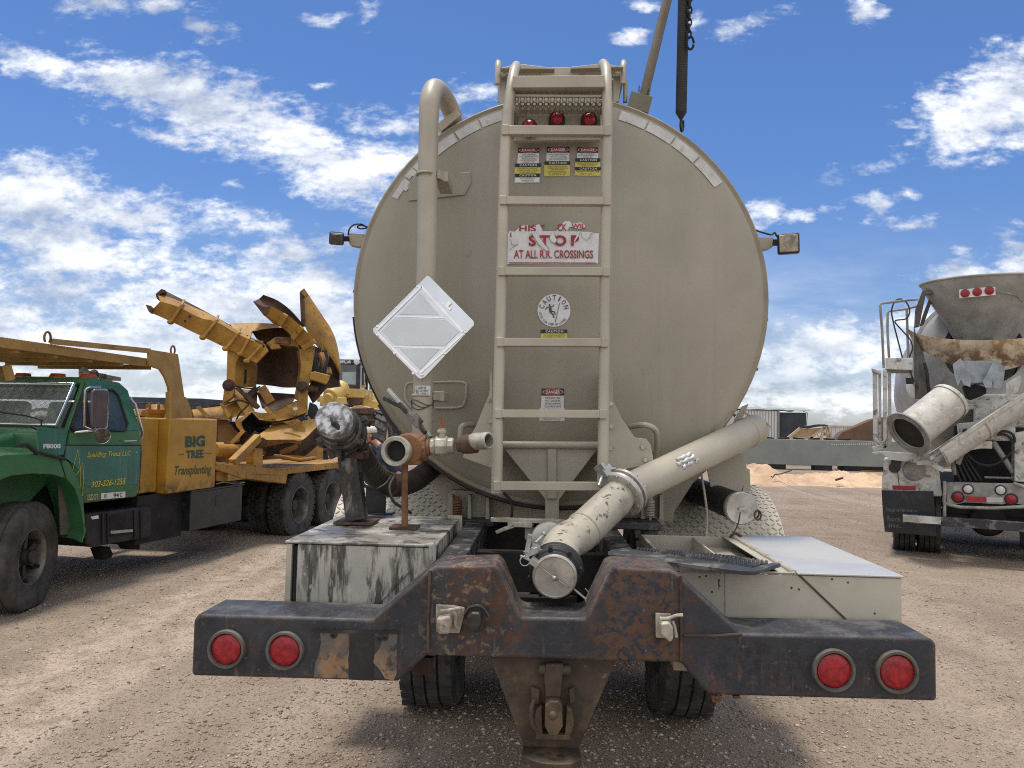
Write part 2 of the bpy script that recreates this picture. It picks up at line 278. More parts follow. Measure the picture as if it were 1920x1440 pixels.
M['pale_ink'] = mat('faded_lettering', (.11, .115, .12), .7, var=(30, .25))
# ------------------------------------------------------------------ mesh builder
class MB:
    def __init__(s): s.v = []; s.f = []; s.mi = []; s.cur = 0; s.pieces = []
    def add(s, vs, fs):
        o = len(s.v); s.pieces.append((o, o+len(vs), len(s.f), len(s.f)+len(fs))); s.v += [tuple(v) for v in vs]; s.f += [tuple(i+o for i in f) for f in fs]; s.mi += [s.cur]*len(fs); return s
    def box(s, x0, x1, y0, y1, z0, z1):
        v = [(x, y, z) for x in (x0, x1) for y in (y0, y1) for z in (z0, z1)]
        return s.add(v, [(0, 1, 3, 2), (4, 6, 7, 5), (0, 4, 5, 1), (2, 3, 7, 6), (0, 2, 6, 4), (1, 5, 7, 3)])
    def obox(s, c, sx, sy, sz, ax=(1, 0, 0), ay=(0, 1, 0)):
        ax = Vector(ax).normalized(); ay = Vector(ay); ay = (ay-ax*ay.dot(ax)).normalized(); az = ax.cross(ay); c = Vector(c)
        v = [c+ax*(i*sx/2)+ay*(j*sy/2)+az*(k*sz/2) for i in (-1, 1) for j in (-1, 1) for k in (-1, 1)]
        return s.add(v, [(0, 1, 3, 2), (4, 6, 7, 5), (0, 4, 5, 1), (2, 3, 7, 6), (0, 2, 6, 4), (1, 5, 7, 3)])
    def bar(s, p, q, w, h, up=(0, 0, 1)):
        p = Vector(p); q = Vector(q); d = q-p
        ay = Vector(up).cross(d)
        if ay.length < 1e-6: ay = Vector((1, 0, 0)).cross(d)
        return s.obox((p+q)/2, d.length, w, h, d, ay)
    def prism(s, pts, vec):
        vec = Vector(vec); a = [Vector(p) for p in pts]; n = len(a)
        v = a+[p+vec for p in a]
        f = [tuple(range(n)), tuple(range(2*n-1, n-1, -1))]+[(i, (i+1) % n, n+(i+1) % n, n+i) for i in range(n)]
        return s.add(v, f)
    def frame(s, p, q, t):
        pass
    def tube(s, pts, r, n=12, cap=True, closed=False):
        P = [Vector(p) for p in pts]; m = len(P)
        rr = r if isinstance(r, (list, tuple)) else [r]*m
        tans = []
        for i in range(m):
            if closed: t = P[(i+1) % m]-P[i-1]
            else: t = P[min(i+1, m-1)]-P[max(i-1, 0)]
            tans.append(t.normalized())
        t0 = tans[0]; nrm = t0.orthogonal().normalized(); vs = []
        for i in range(m):
            if i:
                ax = tans[i-1].cross(tans[i]); an = tans[i-1].angle(tans[i], 0)
                if ax.length > 1e-7: nrm = Matrix.Rotation(an, 3, ax) @ nrm
            nrm = (nrm-tans[i]*nrm.dot(tans[i])).normalized(); b = tans[i].cross(nrm)
            for k in range(n):
                a = 2*math.pi*k/n; vs.append(P[i]+(nrm*math.cos(a)+b*math.sin(a))*rr[i])
        fs = []
        for i in range(m if closed else m-1):
            j = (i+1) % m
            for k in range(n): fs.append((i*n+k, i*n+(k+1) % n, j*n+(k+1) % n, j*n+k))
        if cap and not closed: fs += [tuple(range(n-1, -1, -1)), tuple((m-1)*n+k for k in range(n))]
        return s.add(vs, fs)
    def lathe(s, prof, o=(0, 0, 0), axis=(0, 0, 1), n=32, close=False, arc=None, ref=None, cap=True):
        ax = Vector(axis).normalized(); o = Vector(o)
        u = Vector(ref) if ref else ax.orthogonal(); u = (u-ax*u.dot(ax)).normalized(); w = ax.cross(u)
        a0, a1 = arc if arc else (0, 2*math.pi); full = arc is None; cnt = n if full else n+1
        vs = []; m = len(prof)
        for (r, h) in prof:
            for k in range(cnt):
                a = a0+(a1-a0)*k/n; vs.append(o+ax*h+(u*math.cos(a)+w*math.sin(a))*r)
        fs = []
        for i in range(m if close else m-1):
            j = (i+1) % m
            for k in range(n):
                k2 = (k+1) % cnt
                fs.append((i*cnt+k, i*cnt+k2, j*cnt+k2, j*cnt+k))
        if not close and full and cap:
            if prof[0][0] > 1e-6: fs.append(tuple(range(cnt-1, -1, -1)))
            if prof[-1][0] > 1e-6: fs.append(tuple((m-1)*cnt+k for k in range(cnt)))
        return s.add(vs, fs)
    def cyl(s, p, q, r, n=20, r2=None):
        p = Vector(p); q = Vector(q); d = q-p
        return s.lathe([(r, 0), (r if r2 is None else r2, d.length)], p, d, n)
    def ball(s, c, r, n=12, sc=(1, 1, 1)):
        vs = []; fs = []; c = Vector(c); m = n//2
        for i in range(m+1):
            th = math.pi*i/m
            for k in range(n):
                a = 2*math.pi*k/n
                vs.append(c+Vector((math.sin(th)*math.cos(a)*sc[0], math.sin(th)*math.sin(a)*sc[1], math.cos(th)*sc[2]))*r)
        for i in range(m):
            for k in range(n): fs.append((i*n+k, i*n+(k+1) % n, (i+1)*n+(k+1) % n, (i+1)*n+k))
        return s.add(vs, fs)
    def grid(s, nu, nv, fn):
        vs = [fn(i/nu, j/nv) for j in range(nv+1) for i in range(nu+1)]
        return s.add(vs, [(j*(nu+1)+i, j*(nu+1)+i+1, (j+1)*(nu+1)+i+1, (j+1)*(nu+1)+i) for j in range(nv) for i in range(nu)])
    def sheet(s, nu, nv, fn, th):
        """curved sheet with thickness; fn -> (point, thickness direction)"""
        A = [fn(i/nu, j/nv) for j in range(nv+1) for i in range(nu+1)]
        N = len(A); vs = [Vector(p) for p, d in A]+[Vector(p)+Vector(d)*th for p, d in A]; w = nu+1
        fs = []
        for j in range(nv):
            for i in range(nu):
                q = (j*w+i, j*w+i+1, (j+1)*w+i+1, (j+1)*w+i); fs += [q, tuple(N+k for k in reversed(q))]
        ed = [(i, i+1) for i in range(nu)]+[(nv*w+i+1, nv*w+i) for i in range(nu)]+[((j+1)*w, j*w) for j in range(nv)]+[(j*w+nu, (j+1)*w+nu) for j in range(nv)]
        fs += [(a, b, N+b, N+a) for a, b in ed]
        return s.add(vs, fs)
    def mesh(s, name, off=(0, 0, 0)):
        me = bpy.data.meshes.new(name)
        o = Vector(off); me.from_pydata([tuple(Vector(v)-o) for v in s.v], [], s.f)
        bm = bmesh.new(); bm.from_mesh(me); bmesh.ops.remove_doubles(bm, verts=bm.verts, dist=1e-6)
        bmesh.ops.recalc_face_normals(bm, faces=bm.faces); bm.to_mesh(me); bm.free()
        return me
def finish(o, m, bev, smooth, seg=2):
    me = o.data
    ms = m if isinstance(m, (list, tuple)) else [m]
    for x in ms: me.materials.append(M[x] if isinstance(x, str) else x)
    for p in me.polygons: p.use_smooth = True
    me.set_sharp_from_angle(angle=R(smooth))
    if bev:
        b = o.modifiers.new('bevel', 'BEVEL'); b.width = bev; b.segments = seg; b.limit_method = 'ANGLE'; b.angle_limit = R(35); b.harden_normals = True
def tag(o, label=None, cat=None, group=None, kind=None):
    for k, v in (('label', label), ('category', cat), ('group', group), ('kind', kind)):
        if v: o[k] = v
    return o
def thing(name, label, cat, loc=(0, 0, 0), rotz=0, group=None):
    o = bpy.data.objects.new(name, None); COL.objects.link(o); o.location = loc; o.rotation_euler = (0, 0, R(rotz)); o.empty_display_size = .3
    return tag(o, label, cat, group)
def obj(name, mb, m, parent=None, bev=0.0, smooth=32, off=(0, 0, 0), label=None, seg=2):
    """one mesh object; coordinates are those of the thing (children keep its axes)"""
    if name in SPLIT and len(mb.pieces) > 1:
        first = None
        for (v0, v1, f0, f1) in mb.pieces:
            sub = MB(); sub.add(mb.v[v0:v1], [tuple(i-v0 for i in f) for f in mb.f[f0:f1]]); sub.pieces = []
            q_ = obj(name, sub, m, parent, bev, smooth, off, label, seg); first = first or q_
        return first
    me = mb.mesh(name, off); o = bpy.data.objects.new(name, me); COL.objects.link(o); finish(o, m, bev, smooth, seg)
    o.location = off
    if parent is not None: o.parent = parent
    if label: o['label'] = label
    return o
def dup_tree(root, loc, rotz=None, parent=None):
    r = root.copy(); COL.objects.link(r); r.location = loc
    if rotz is not None: r.rotation_euler = (0, 0, rotz)
    if parent is not None: r.parent = parent
    for ch in list(root.children):
        c = ch.copy(); COL.objects.link(c); c.parent = r
    return r
SPLIT = set('cab_post door_frame crossmember bolster weld_seam deck_box ring_rib blade_link hydraulic_ram rim_bolt gusset_bolt walkway_bolt pivot_pin claw_rib beam_collar tank_strap hanging_bracket loose_pipe hydraulic_hose chain_tab tank_bracket inside_shade rack_strut flange_bolt hand_rail brake_hose safety_cable support_post tow_hole top_fitting block rust_spot weld_bead red_border'.split())
class Frame:
    """axes of a vehicle: local y points away from the viewer; P() gives the local point of a sight line on a plane y = const"""
    def __init__(s, o, rot):
        s.o = Vector(o); s.X = Vector((math.cos(R(rot)), math.sin(R(rot)), 0)); s.Y = Vector((-math.sin(R(rot)), math.cos(R(rot)), 0))
    def P(s, px, py, y):
        d = ray(px, py); q = EYE-s.o; t = (y-q.dot(s.Y))/d.dot(s.Y); p = q+d*t
        return Vector((p.dot(s.X), y, p.z))
    def Gz(s, px, py, z):
        d = ray(px, py); p = EYE+d*((z-H)/d.z)-s.o; return Vector((p.dot(s.X), p.dot(s.Y), z))
    def poly(s, pts, y): return [s.P(a, b, y) for a, b in pts]
def text2d(s, shear=0, bold=0, spacing=1.0):
    c = bpy.data.curves.new('t', 'FONT'); c.body = s; c.shear = shear; c.offset = bold; c.resolution_u = 3; c.space_character = spacing; c.align_x = 'CENTER'
    c.space_line = .95
    o = bpy.data.objects.new('t', c); COL.objects.link(o)
    dg = bpy.context.evaluated_depsgraph_get(); dg.update()
    me = bpy.data.meshes.new_from_object(o.evaluated_get(dg))
    v = np.array([(p.co.x, p.co.y) for p in me.vertices]); f = [tuple(p.vertices) for p in me.polygons]
    bpy.data.objects.remove(o); bpy.data.curves.remove(c); bpy.data.meshes.remove(me)
    v -= v.min(0); v /= v.max(0)
    return v, f
def letter_mb(mb, s, quad, fn=None, **k):
    """fit the lettering s into the quad TL, TR, BR, BL (local points)"""
    v, f = text2d(s, **k); a, b, c, d = [Vector(q) for q in quad]
    pts = []
    for x, y in v:
        p = (d*(1-x)+c*x)*(1-y)+(a*(1-x)+b*x)*y
        pts.append(fn(p) if fn else p)
    return mb.add(pts, f)
def arc_pts(c, r, a0, a1, n, y=None, plane='xz'):
    c = Vector(c); out = []
    for i in range(n+1):
        a = R(a0+(a1-a0)*i/n)
        out.append(c+(Vector((math.cos(a)*r, 0, math.sin(a)*r)) if plane == 'xz' else Vector((math.cos(a)*r, math.sin(a)*r, 0))))
    return out
def spline(pts, n=8):
    P = [Vector(p) for p in pts]; P = [P[0]*2-P[1]]+P+[P[-1]*2-P[-2]]; out = []
    for i in range(1, len(P)-2):
        for k in range(n):
            t = k/n; a, b, c, d = P[i-1:i+3]
            out.append(.5*((2*b)+(c-a)*t+(2*a-5*b+4*c-d)*t*t+(3*b-a-3*c+d)*t**3))
    out.append(P[-2]); return out
# wheels --------------------------------------------------------------
def tyre_mb(Rr, w, rim, axis=(0, 1, 0), lugs=0, n=48, flat=0.0, c=(0, 0, 0), lug_h=.026):
    """tyre with its axis along local y, centred at c"""
    mb = MB(); h = w/2
    prof = [(rim, -h*.78), (rim*1.05, -h*.92), (Rr*.80, -h*1.02), (Rr*.92, -h*.97), (Rr*.975, -h*.86), (Rr, -h*.72), (Rr, -h*.52), (Rr*.975, -h*.49), (Rr*.975, -h*.44), (Rr, -h*.41),
            (Rr, -h*.06), (Rr*.975, -h*.03), (Rr*.975, h*.03), (Rr, h*.06), (Rr, h*.41), (Rr*.975, h*.44), (Rr*.975, h*.49), (Rr, h*.52), (Rr, h*.72),
            (Rr*.975, h*.86), (Rr*.92, h*.97), (Rr*.80, h*1.02), (rim*1.05, h*.92), (rim, h*.78)]
    mb.lathe(prof, c, axis, n, cap=False)
    if lugs:
        for i in range(lugs):
            for (y0, y1, ph) in ((-.94, -.5, 0), (-.42, -.04, .5), (.04, .42, 0), (.5, .94, .5)):
                a = 2*math.pi*(i+ph)/lugs; rad = Vector((math.cos(a), 0, math.sin(a))); tan = Vector((-math.sin(a), 0, math.cos(a)))
                yc = (y0+y1)/2*h; rr = Rr*(1.0 if abs(yc) < .6*h else .985)
                mb.obox(Vector(c)+rad*(rr+.002)+Vector((0, yc, 0)), (y1-y0)*h, 2*math.pi*Rr/lugs*.72, lug_h, (0, 1, 0), tan+Vector((0, .25*(1 if i % 2 else -1), 0)))
    if flat:
        zc = Vector(c).z; out = []
        for (x, y, z) in mb.v:
            zmin = zc-Rr+flat
            if z < zmin+.10:
                t = (zmin+.10-z)/(.10+flat); k = max(0, min(1, t)); y = Vector(c).y+(y-Vector(c).y)*(1+.22*k)
            if z < zmin: z = zmin+(z-zmin)*.02
            out.append((x, y, z))
        mb.v = out
    return mb
# ------------------------------------------------------------------ ground
def ground_h(x, y):
    h = .010*np.sin(x*1.7+.6*np.sin(y*.9))+.008*np.sin(y*2.3+x*.7)+.006*np.sin(x*5.1+y*3.3)
    # wheel ruts running past the left side of the tanker
    for c0, dpt, w in ((-1.6, .012, .12), (-2.66, .020, .13), (-3.14, .022, .15), (2.6, .016, .2), (3.4, .016, .2)):
        xc = c0+(y-2.5)*(.02 if c0 > 0 else -.012)+.05*np.sin(y*.8)
        h = h-dpt*np.exp(-((x-xc)/w)**2)+dpt*.7*np.exp(-((x-xc-w*1.7)/(w*.7))**2)
    return h
def ground_z(x, y):
    r = np.hypot(x, y-6); k = np.clip((26-r)/10, 0, 1); return ground_h(x, y)*k
def axis_pts():
    near = np.arange(-6, 6.001, .07); t = [6.]
    while t[-1] < 420: t.append(t[-1]+max(.12, (t[-1]-6)*.16+.1))
    far = np.array(t[1:]); return np.concatenate([-far[::-1], near, far])
gx = axis_pts(); gy = axis_pts()+6
XX, YY = np.meshgrid(gx, gy); ZZ = ground_z(XX, YY)-.006
nx_, ny_ = len(gx), len(gy)
me = bpy.data.meshes.new('ground')
vs_ = np.stack([XX.ravel(), YY.ravel(), ZZ.ravel()], 1).astype(np.float32)
ii = (np.arange(ny_-1)[:, None]*nx_+np.arange(nx_-1)[None, :]).ravel()
quads = np.stack([ii, ii+1, ii+nx_+1, ii+nx_], 1).astype(np.int32)
def fast_mesh(me, v, q):
    k = q.shape[1]
    me.vertices.add(len(v)); me.vertices.foreach_set('co', v.astype(np.float32).ravel())
    me.loops.add(q.size); me.loops.foreach_set('vertex_index', q.astype(np.int32).ravel())
    me.polygons.add(len(q)); me.polygons.foreach_set('loop_start', np.arange(0, q.size, k, dtype=np.int32))
    me.update(calc_edges=True); me.validate()
fast_mesh(me, vs_, quads); me.polygons.foreach_set('use_smooth', np.ones(len(quads), bool))
def ground_material():
    m = bpy.data.materials.new('dirt_lot'); m.use_nodes = True; N = NT(m.node_tree)
    tc = N.n('ShaderNodeTexCoord').outputs['Object']; p = N.n('ShaderNodeBsdfPrincipled'); out = N.n('ShaderNodeOutputMaterial'); N.l(p.outputs[0], out.inputs[0])
    base = N.mix(N.mr(N.noise(tc, .55, 7, .6), .32, .68), (.235, .180, .133), (.338, .264, .200))
    base = N.mix(N.mr(N.noise(tc, 2.6, 6, .65), .42, .7, 0, .6), base, (.385, .305, .232))
    # pale dusty streaks along the wheel tracks
    q = N.mapping(tc, (.3, 0, 0), (0, 0, R(7)), (1.6, .10, 1))
    base = N.mix(N.mr(N.noise(q, 1.3, 6, .6), .50, .70, 0, .65), base, (.42, .335, .268))
    sx_ = N.n('ShaderNodeSeparateXYZ'); N.l(tc, sx_.inputs[0])
    wob = N.m('ADD', sx_.outputs[0], N.m('MULTIPLY_ADD', N.noise(tc, .9, 4, .5), .7, -.35))
    for c0, w_, am in ((-3.14, .24, .95), (-2.64, .20, .85), (-1.3, .2, .3), (2.7, .25, .4), (3.5, .25, .4)):
        d_ = N.m('ABSOLUTE', N.m('SUBTRACT', wob, c0)); base = N.mix(N.m('MULTIPLY', N.mr(d_, w_*1.6, w_*.4, 0, am), N.mr(N.noise(tc, 5, 5, .6), .3, .6)), base, (.50, .40, .305))
    base = N.mix(N.mr(N.noise(tc, 14, 5, .7), .54, .74, 0, .55), base, (.165, .13, .105))
    vo = N.n('ShaderNodeTexVoronoi'); N.l(tc, vo.inputs['Vector']); vo.inputs['Scale'].default_value = 46; vo.inputs['Randomness'].default_value = 1
    vo2 = N.n('ShaderNodeTexVoronoi'); N.l(tc, vo2.inputs['Vector']); vo2.inputs['Scale'].default_value = 120
    sp = N.n('ShaderNodeSeparateColor'); N.l(vo.outputs['Color'], sp.inputs[0])
    sp2 = N.n('ShaderNodeSeparateColor'); N.l(vo2.outputs['Color'], sp2.inputs[0])
    st = N.m('MULTIPLY', N.mr(sp.outputs[0], .45, .5), N.mr(vo.outputs['Distance'], .42, .26))
    st2 = N.m('MULTIPLY', N.mr(sp2.outputs[0], .5, .6), N.mr(vo2.outputs['Distance'], .5, .3))
    ramp = N.mix(sp.outputs[1], (.19, .14, .108), (.50, .41, .335)); ramp2 = N.mix(sp2.outputs[1], (.15, .12, .095), (.46, .385, .315))
    base = N.mix(N.m('MULTIPLY', st2, .8), base, ramp2); base = N.mix(N.m('MULTIPLY', st, .85), base, ramp)
    N.l(base, p.inputs['Base Color']); p.inputs['Roughness'].default_value = .95; p.inputs['Specular IOR Level'].default_value = .2
    h = N.m('ADD', N.m('MULTIPLY', st, .9), N.m('MULTIPLY', st2, .45)); h = N.m('ADD', h, N.m('MULTIPLY', N.noise(tc, 24, 7, .7), 1.3))
    b = N.n('ShaderNodeBump'); b.inputs['Strength'].default_value = .8; b.inputs['Distance'].default_value = .015; N.l(h, b.inputs['Height']); N.l(b.outputs[0], p.inputs['Normal'])
    return m
M['ground'] = ground_material(); me.materials.append(M['ground'])
go = bpy.data.objects.new('ground', me); COL.objects.link(go); tag(go, kind='structure')
# loose gravel: many small real stones, denser near the viewer
def gravel():
    base = np.array([(0, 0, 1), (1, 0, 0), (.3, .95, 0), (-.8, .6, 0), (-.8, -.6, 0), (.3, -.95, 0), (0, 0, -1)], float)
    tri = np.array([(0, 1, 2), (0, 2, 3), (0, 3, 4), (0, 4, 5), (0, 5, 1), (6, 2, 1), (6, 3, 2), (6, 4, 3), (6, 5, 4), (6, 1, 5)])
    n = 80000
    r = 3.2+20*rng.random(n)**2.1; a = R(38)*(2*rng.random(n)-1)*1.12
    x = np.sin(a)*r; y = np.cos(a)*r
    patch = .5+.5*np.sin(x*1.3+np.sin(y*1.1)*2)*np.sin(y*.8+1+.5*np.sin(x*.9))
    trk = np.zeros(n)
    for c0 in (-3.14, -2.66, 2.7, 3.5): trk = np.maximum(trk, np.exp(-((x-c0)/.2)**4))
    keep = rng.random(n) < (.30+.70*patch)*(1-.85*trk); x, y = x[keep], y[keep]; n = len(x)
    s = .0038+.0100*rng.random(n)**3.2; big = rng.random(n) < .01; s[big] *= 1.8
    V = np.repeat(base[None], n, 0)*(1+.35*(rng.random((n, 7, 3))-.5))
    V = V*np.stack([s*(.8+.7*rng.random(n)), s*(.8+.5*rng.random(n)), s*(.45+.3*rng.random(n))], 1)[:, None, :]
    t = rng.random(n)*6.283; c, sn = np.cos(t)[:, None], np.sin(t)[:, None]
    X = V[:, :, 0]*c-V[:, :, 1]*sn; Y = V[:, :, 0]*sn+V[:, :, 1]*c
    V = np.stack([X+x[:, None], Y+y[:, None], V[:, :, 2]+(ground_z(x, y)-.004)[:, None]], 2).reshape(-1, 3)
    T_ = (tri[None]+(np.arange(n)*7)[:, None, None]).reshape(-1, 3)
    me = bpy.data.meshes.new('gravel'); fast_mesh(me, V, T_)
    m = bpy.data.materials.new('stones'); m.use_nodes = True; N = NT(m.node_tree)
    p = N.n('ShaderNodeBsdfPrincipled'); out = N.n('ShaderNodeOutputMaterial'); N.l(p.outputs[0], out.inputs[0])
    ri = N.n('ShaderNodeNewGeometry').outputs['Random Per Island']
    c = N.mix(ri, (.21, .155, .12), (.44, .355, .285)); c = N.mix(N.mr(N.m('FRACT', N.m('MULTIPLY', ri, 37.0)), .86, .92), c, (.52, .47, .41))
    N.l(c, p.inputs['Base Color']); p.inputs['Roughness'].default_value = .9
    me.materials.append(m); o = bpy.data.objects.new('gravel', me); COL.objects.link(o); tag(o, 'loose pale gravel scattered over the brown dirt lot', 'gravel', kind='stuff')
gravel()

# ================================================================== TANK TRUCK
TO = Vector((.05, 2.5, 0)); T = Frame(TO, 0)
def t(px, py, Y): return T.P(px, py, Y-2.5)
def tp(pts, Y): return [t(a, b, Y) for a, b in pts]
truck = thing('tank_truck', 'tan tank truck seen from behind, with a ladder on its round tank', 'tank truck', TO)
CX, CZ = .021, 2.27
def head_y(x, z, k=.07): return 1.20+k*((x-CX)**2+(z-CZ)**2)
# tank: domed head, rim band, shell
mb = MB()
rs = [0, .15, .3, .45, .6, .75, .88, .97, 1.0, 1.012]; mb.lathe([(r, -(0)) for r in rs], (CX, 1.2, CZ), (0, 1, 0), 96)
out_v = []
for (x, y, z) in mb.v:
    r = math.hypot(x-CX, z-CZ); out_v.append((x, head_y(x, z)+(max(0, r-.985)**1.5)*3, z))
mb.v = out_v
tank_head = obj('tank_head', mb, 'tan_head', truck, smooth=60)
mb = MB(); mb.lathe([(1.008, 1.275), (1.016, 1.272), (1.024, 1.28), (1.05, 1.42), (1.052, 1.47), (1.046, 1.475), (1.04, 1.5), (1.038, 4.4), (1.03, 7.4), (.6, 7.55), (0, 7.6)], (CX, 0, CZ), (0, 1, 0), 96)
shell = obj('tank_shell', mb, 'tan_shell', truck, smooth=25)
mb = MB()
for a in list(range(150, 250, 14))+list(range(-60, 60, 14)):
    p = Vector((CX+1.043*math.cos(R(a)), 1.39, CZ+1.043*math.sin(R(a)))); mb.cyl(p, p+Vector((math.cos(R(a)), -.4, math.sin(R(a))))*.012, .008, 8)
obj('rim_bolt', mb, 'tan_shell', shell)
# dark hose running along the lower edge of the head
pts = [Vector((CX+1.03*math.cos(R(a)), 1.255, CZ+1.03*math.sin(R(a)))) for a in range(212, 300, 4)]
mb = MB(); mb.tube(pts, .009, 8); mb.tube(spline([t(945, 925, 3.75), t(958, 940, 3.7), t(960, 962, 3.68), t(955, 985, 3.7)], 6), .007, 8)
mb.tube([Vector((CX+1.032*math.cos(R(a)), 1.30, CZ+1.032*math.sin(R(a)))) for a in range(186, 240, 4)], .005, 8)
obj('brake_hose', mb, 'black', truck)
# reflective tape along the top of the head
def on_head(p, e=.004): return Vector((p.x, head_y(p.x, p.z)-e, p.z))
def ring_quad(mb, a0, a1, r0=.935, r1=.985):
    n = 6; vs = []
    for i in range(n+1):
        a = R(a0+(a1-a0)*i/n)
        for r in (r0, r1): vs.append(on_head(Vector((CX+r*math.cos(a), 0, CZ+r*math.sin(a)))))
    mb.add(vs, [(2*i, 2*i+1, 2*i+3, 2*i+2) for i in range(n)])
for a0, a1 in ((72.8, 64.5), (64.0, 55.5), (55, 46.5), (46, 36.5), (106.5, 115), (115.5, 123), (123.6, 131.5), (132, 139)):
    mb = MB(); ring_quad(mb, a0, a1); obj('reflective_strip', mb, 'tape', truck)
mb = MB(); 
for a0, a1, r0, r1 in ((139.3, 141, .94, .985), (141, 142.5, .955, .985), (143, 146, .93, .98), (146, 149.5, .945, .978)): ring_quad(mb, a0, a1, r0, r1)
obj('reflective_strip', mb, 'tape', truck, label='torn remnant of white reflective strip')
# weld pads on the head behind the pipe brackets
def pad(pts, e=.008, m='tan_head', nm='weld_pad'):
    P = [on_head(t(a, b, 3.75), e) for a, b in pts]
    mb = MB(); mb.prism(P, (0, .02, 0)); return obj(nm, mb, m, truck, bev=.003)
pad([(765, 345), (778, 325), (882, 325), (884, 345), (872, 368), (840, 371), (766, 377)])
def loop_bead(pts, r=.006, nm='weld_bead'):
    mb = MB(); mb.tube([on_head(p, .006) for p in spline([t(a, b, 3.75) for a, b in pts], 5)], r, 8); obj(nm, mb, 'tan', truck)
pad([(760, 722), (768, 716), (868, 716), (874, 724), (874, 750), (864, 764), (770, 764), (760, 750)], .006)
loop_bead([(775, 717), (762, 722), (760, 748), (772, 764)]); loop_bead([(812, 717), (868, 717), (875, 730), (872, 755), (860, 764), (815, 765)])
# ---- ladder
LYB, LYT = 3.30, 3.46
def lad(px, py):
    k = (925-py)/(925-200); return t(px, py, LYB+(LYT-LYB)*max(0, min(1.12, k)))
ladder = None
mb = MB()
for s, pts in ((0, [(931, 925), (934, 760), (941, 500), (946, 300), (951, 215)]), (1, [(1130, 930), (1132, 760), (1135, 500), (1138, 300), (1139, 215)])):
    P = [lad(a, b) for a, b in pts]
    top = [t(958, 165, 3.50), t(964, 133, 3.58), t(968, 124, 3.72)] if s == 0 else [t(1138, 165, 3.50), t(1136, 130, 3.58), t(1131, 120, 3.72)]
    P = P+spline([P[-1]]+top, 5)[1:]
    m1 = MB(); m1.tube(P, .0245, 16)
    if ladder is None:
        ladder = thing('ladder', None, None); ladder.parent = truck; 
    obj('rail', m1, 'tan', ladder, smooth=50)
for (ya, yb, xa, xb) in ((372, 386, 944, 1138), (503, 518, 941, 1136), (635, 650, 938, 1133), (768, 783, 935, 1130), (902, 918, 933, 1130), (240, 256, 948, 1138)):
    a, b = lad(xa, (ya+yb)/2), lad(xb, (ya+yb)/2+1); h = (lad(xa, ya)-lad(xa, yb)).length
    m1 = MB(); m1.obox((a+b)/2+Vector((0, -.012, 0)), (b-a).length-.01, .042, h, b-a, (0, 1, 0))
    for q in (a, b): m1.obox(q+Vector((0, -.012, 0)), .03, .05, h*1.15, b-a, (0, 1, 0))
    obj('rung', m1, 'tan', ladder, bev=.003)
# top step, grip plate and walkway end
a, b = t(962, 162, 3.5), t(1132, 161, 3.5)
m1 = MB(); m1.obox((a+b)/2, (b-a).length, .10, t(1000, 150, 3.5).z-t(1000, 172, 3.5).z, b-a, (0, 1, 0)); obj('rung', m1, 'tan', ladder, bev=.003)
m1 = MB()
z0 = t(1000, 186, 3.5).z
for i in range(15):
    x = t(968+11.3*i, 184, 3.5).x
    for j in range(3):
        m1.tube(arc_pts((x, 1.0+.055*j, z0), .011, 0, 360, 10), .004, 5, closed=False)
    m1.box(x+.012, x+.018, .99, 1.13, z0-.022, z0+.010)
m1.box(t(968, 184, 3.5).x-.01, t(1127, 184, 3.5).x, .985, .992, z0+.006, z0+.016); m1.box(t(968, 184, 3.5).x-.01, t(1127, 184, 3.5).x, 1.13, 1.137, z0-.012, z0+.016)
obj('grip_step', m1, 'tan', ladder)
m1 = MB(); m1.prism(tp([(968, 178), (1126, 176), (1124, 208), (966, 208)], 3.72), (0, .02, 0)); obj('back_plate', m1, 'tan', ladder)
# walkway end frame
m1 = MB(); m1.prism(tp([(935, 128), (1172, 124), (1172, 142), (935, 145)], 3.86), (0, .03, 0)); m1.prism(tp([(937, 128), (970, 119), (1040, 127), (1040, 130)], 3.80), (0, .05, 0)); m1.prism(tp([(1134, 118), (1070, 125), (1070, 129), (1170, 126)], 3.80), (0, .05, 0))
m1.prism(tp([(936, 145), (948, 145), (946, 195), (936, 195)], 3.9), (0, .25, 0)); m1.prism(tp([(1150, 142), (1166, 142), (1160, 190), (1150, 192)], 3.9), (0, .25, 0))
m1.box(t(936, 135, 3.9).x, t(1170, 135, 3.9).x, 1.42, 5.2, 3.42, 3.44)
obj('walkway', m1, 'tan', truck, bev=.003)
for px in (933, 1168):
    m1 = MB(); m1.tube([t(px, 158, 3.86), t(px+.5, 128, 3.86), t(px+1, 121, 3.88), t(px+1, 118, 3.95), t(px+1, 117, 4.3)], .016, 12); m1.tube([t(px+5, 150, 3.95), t(px+4, 192, 3.95)], .012, 10); obj('walkway_rail', m1, 'tan', truck)
m1 = MB()
for px, py in ((1010, 138), (1092, 137), (1150, 133), (946, 140)):
    p = t(px, py, 3.85); m1.cyl(p+Vector((0, .012, 0)), p-Vector((0, .008, 0)), .011, 8)
obj('walkway_bolt', m1, 'tan', truck)
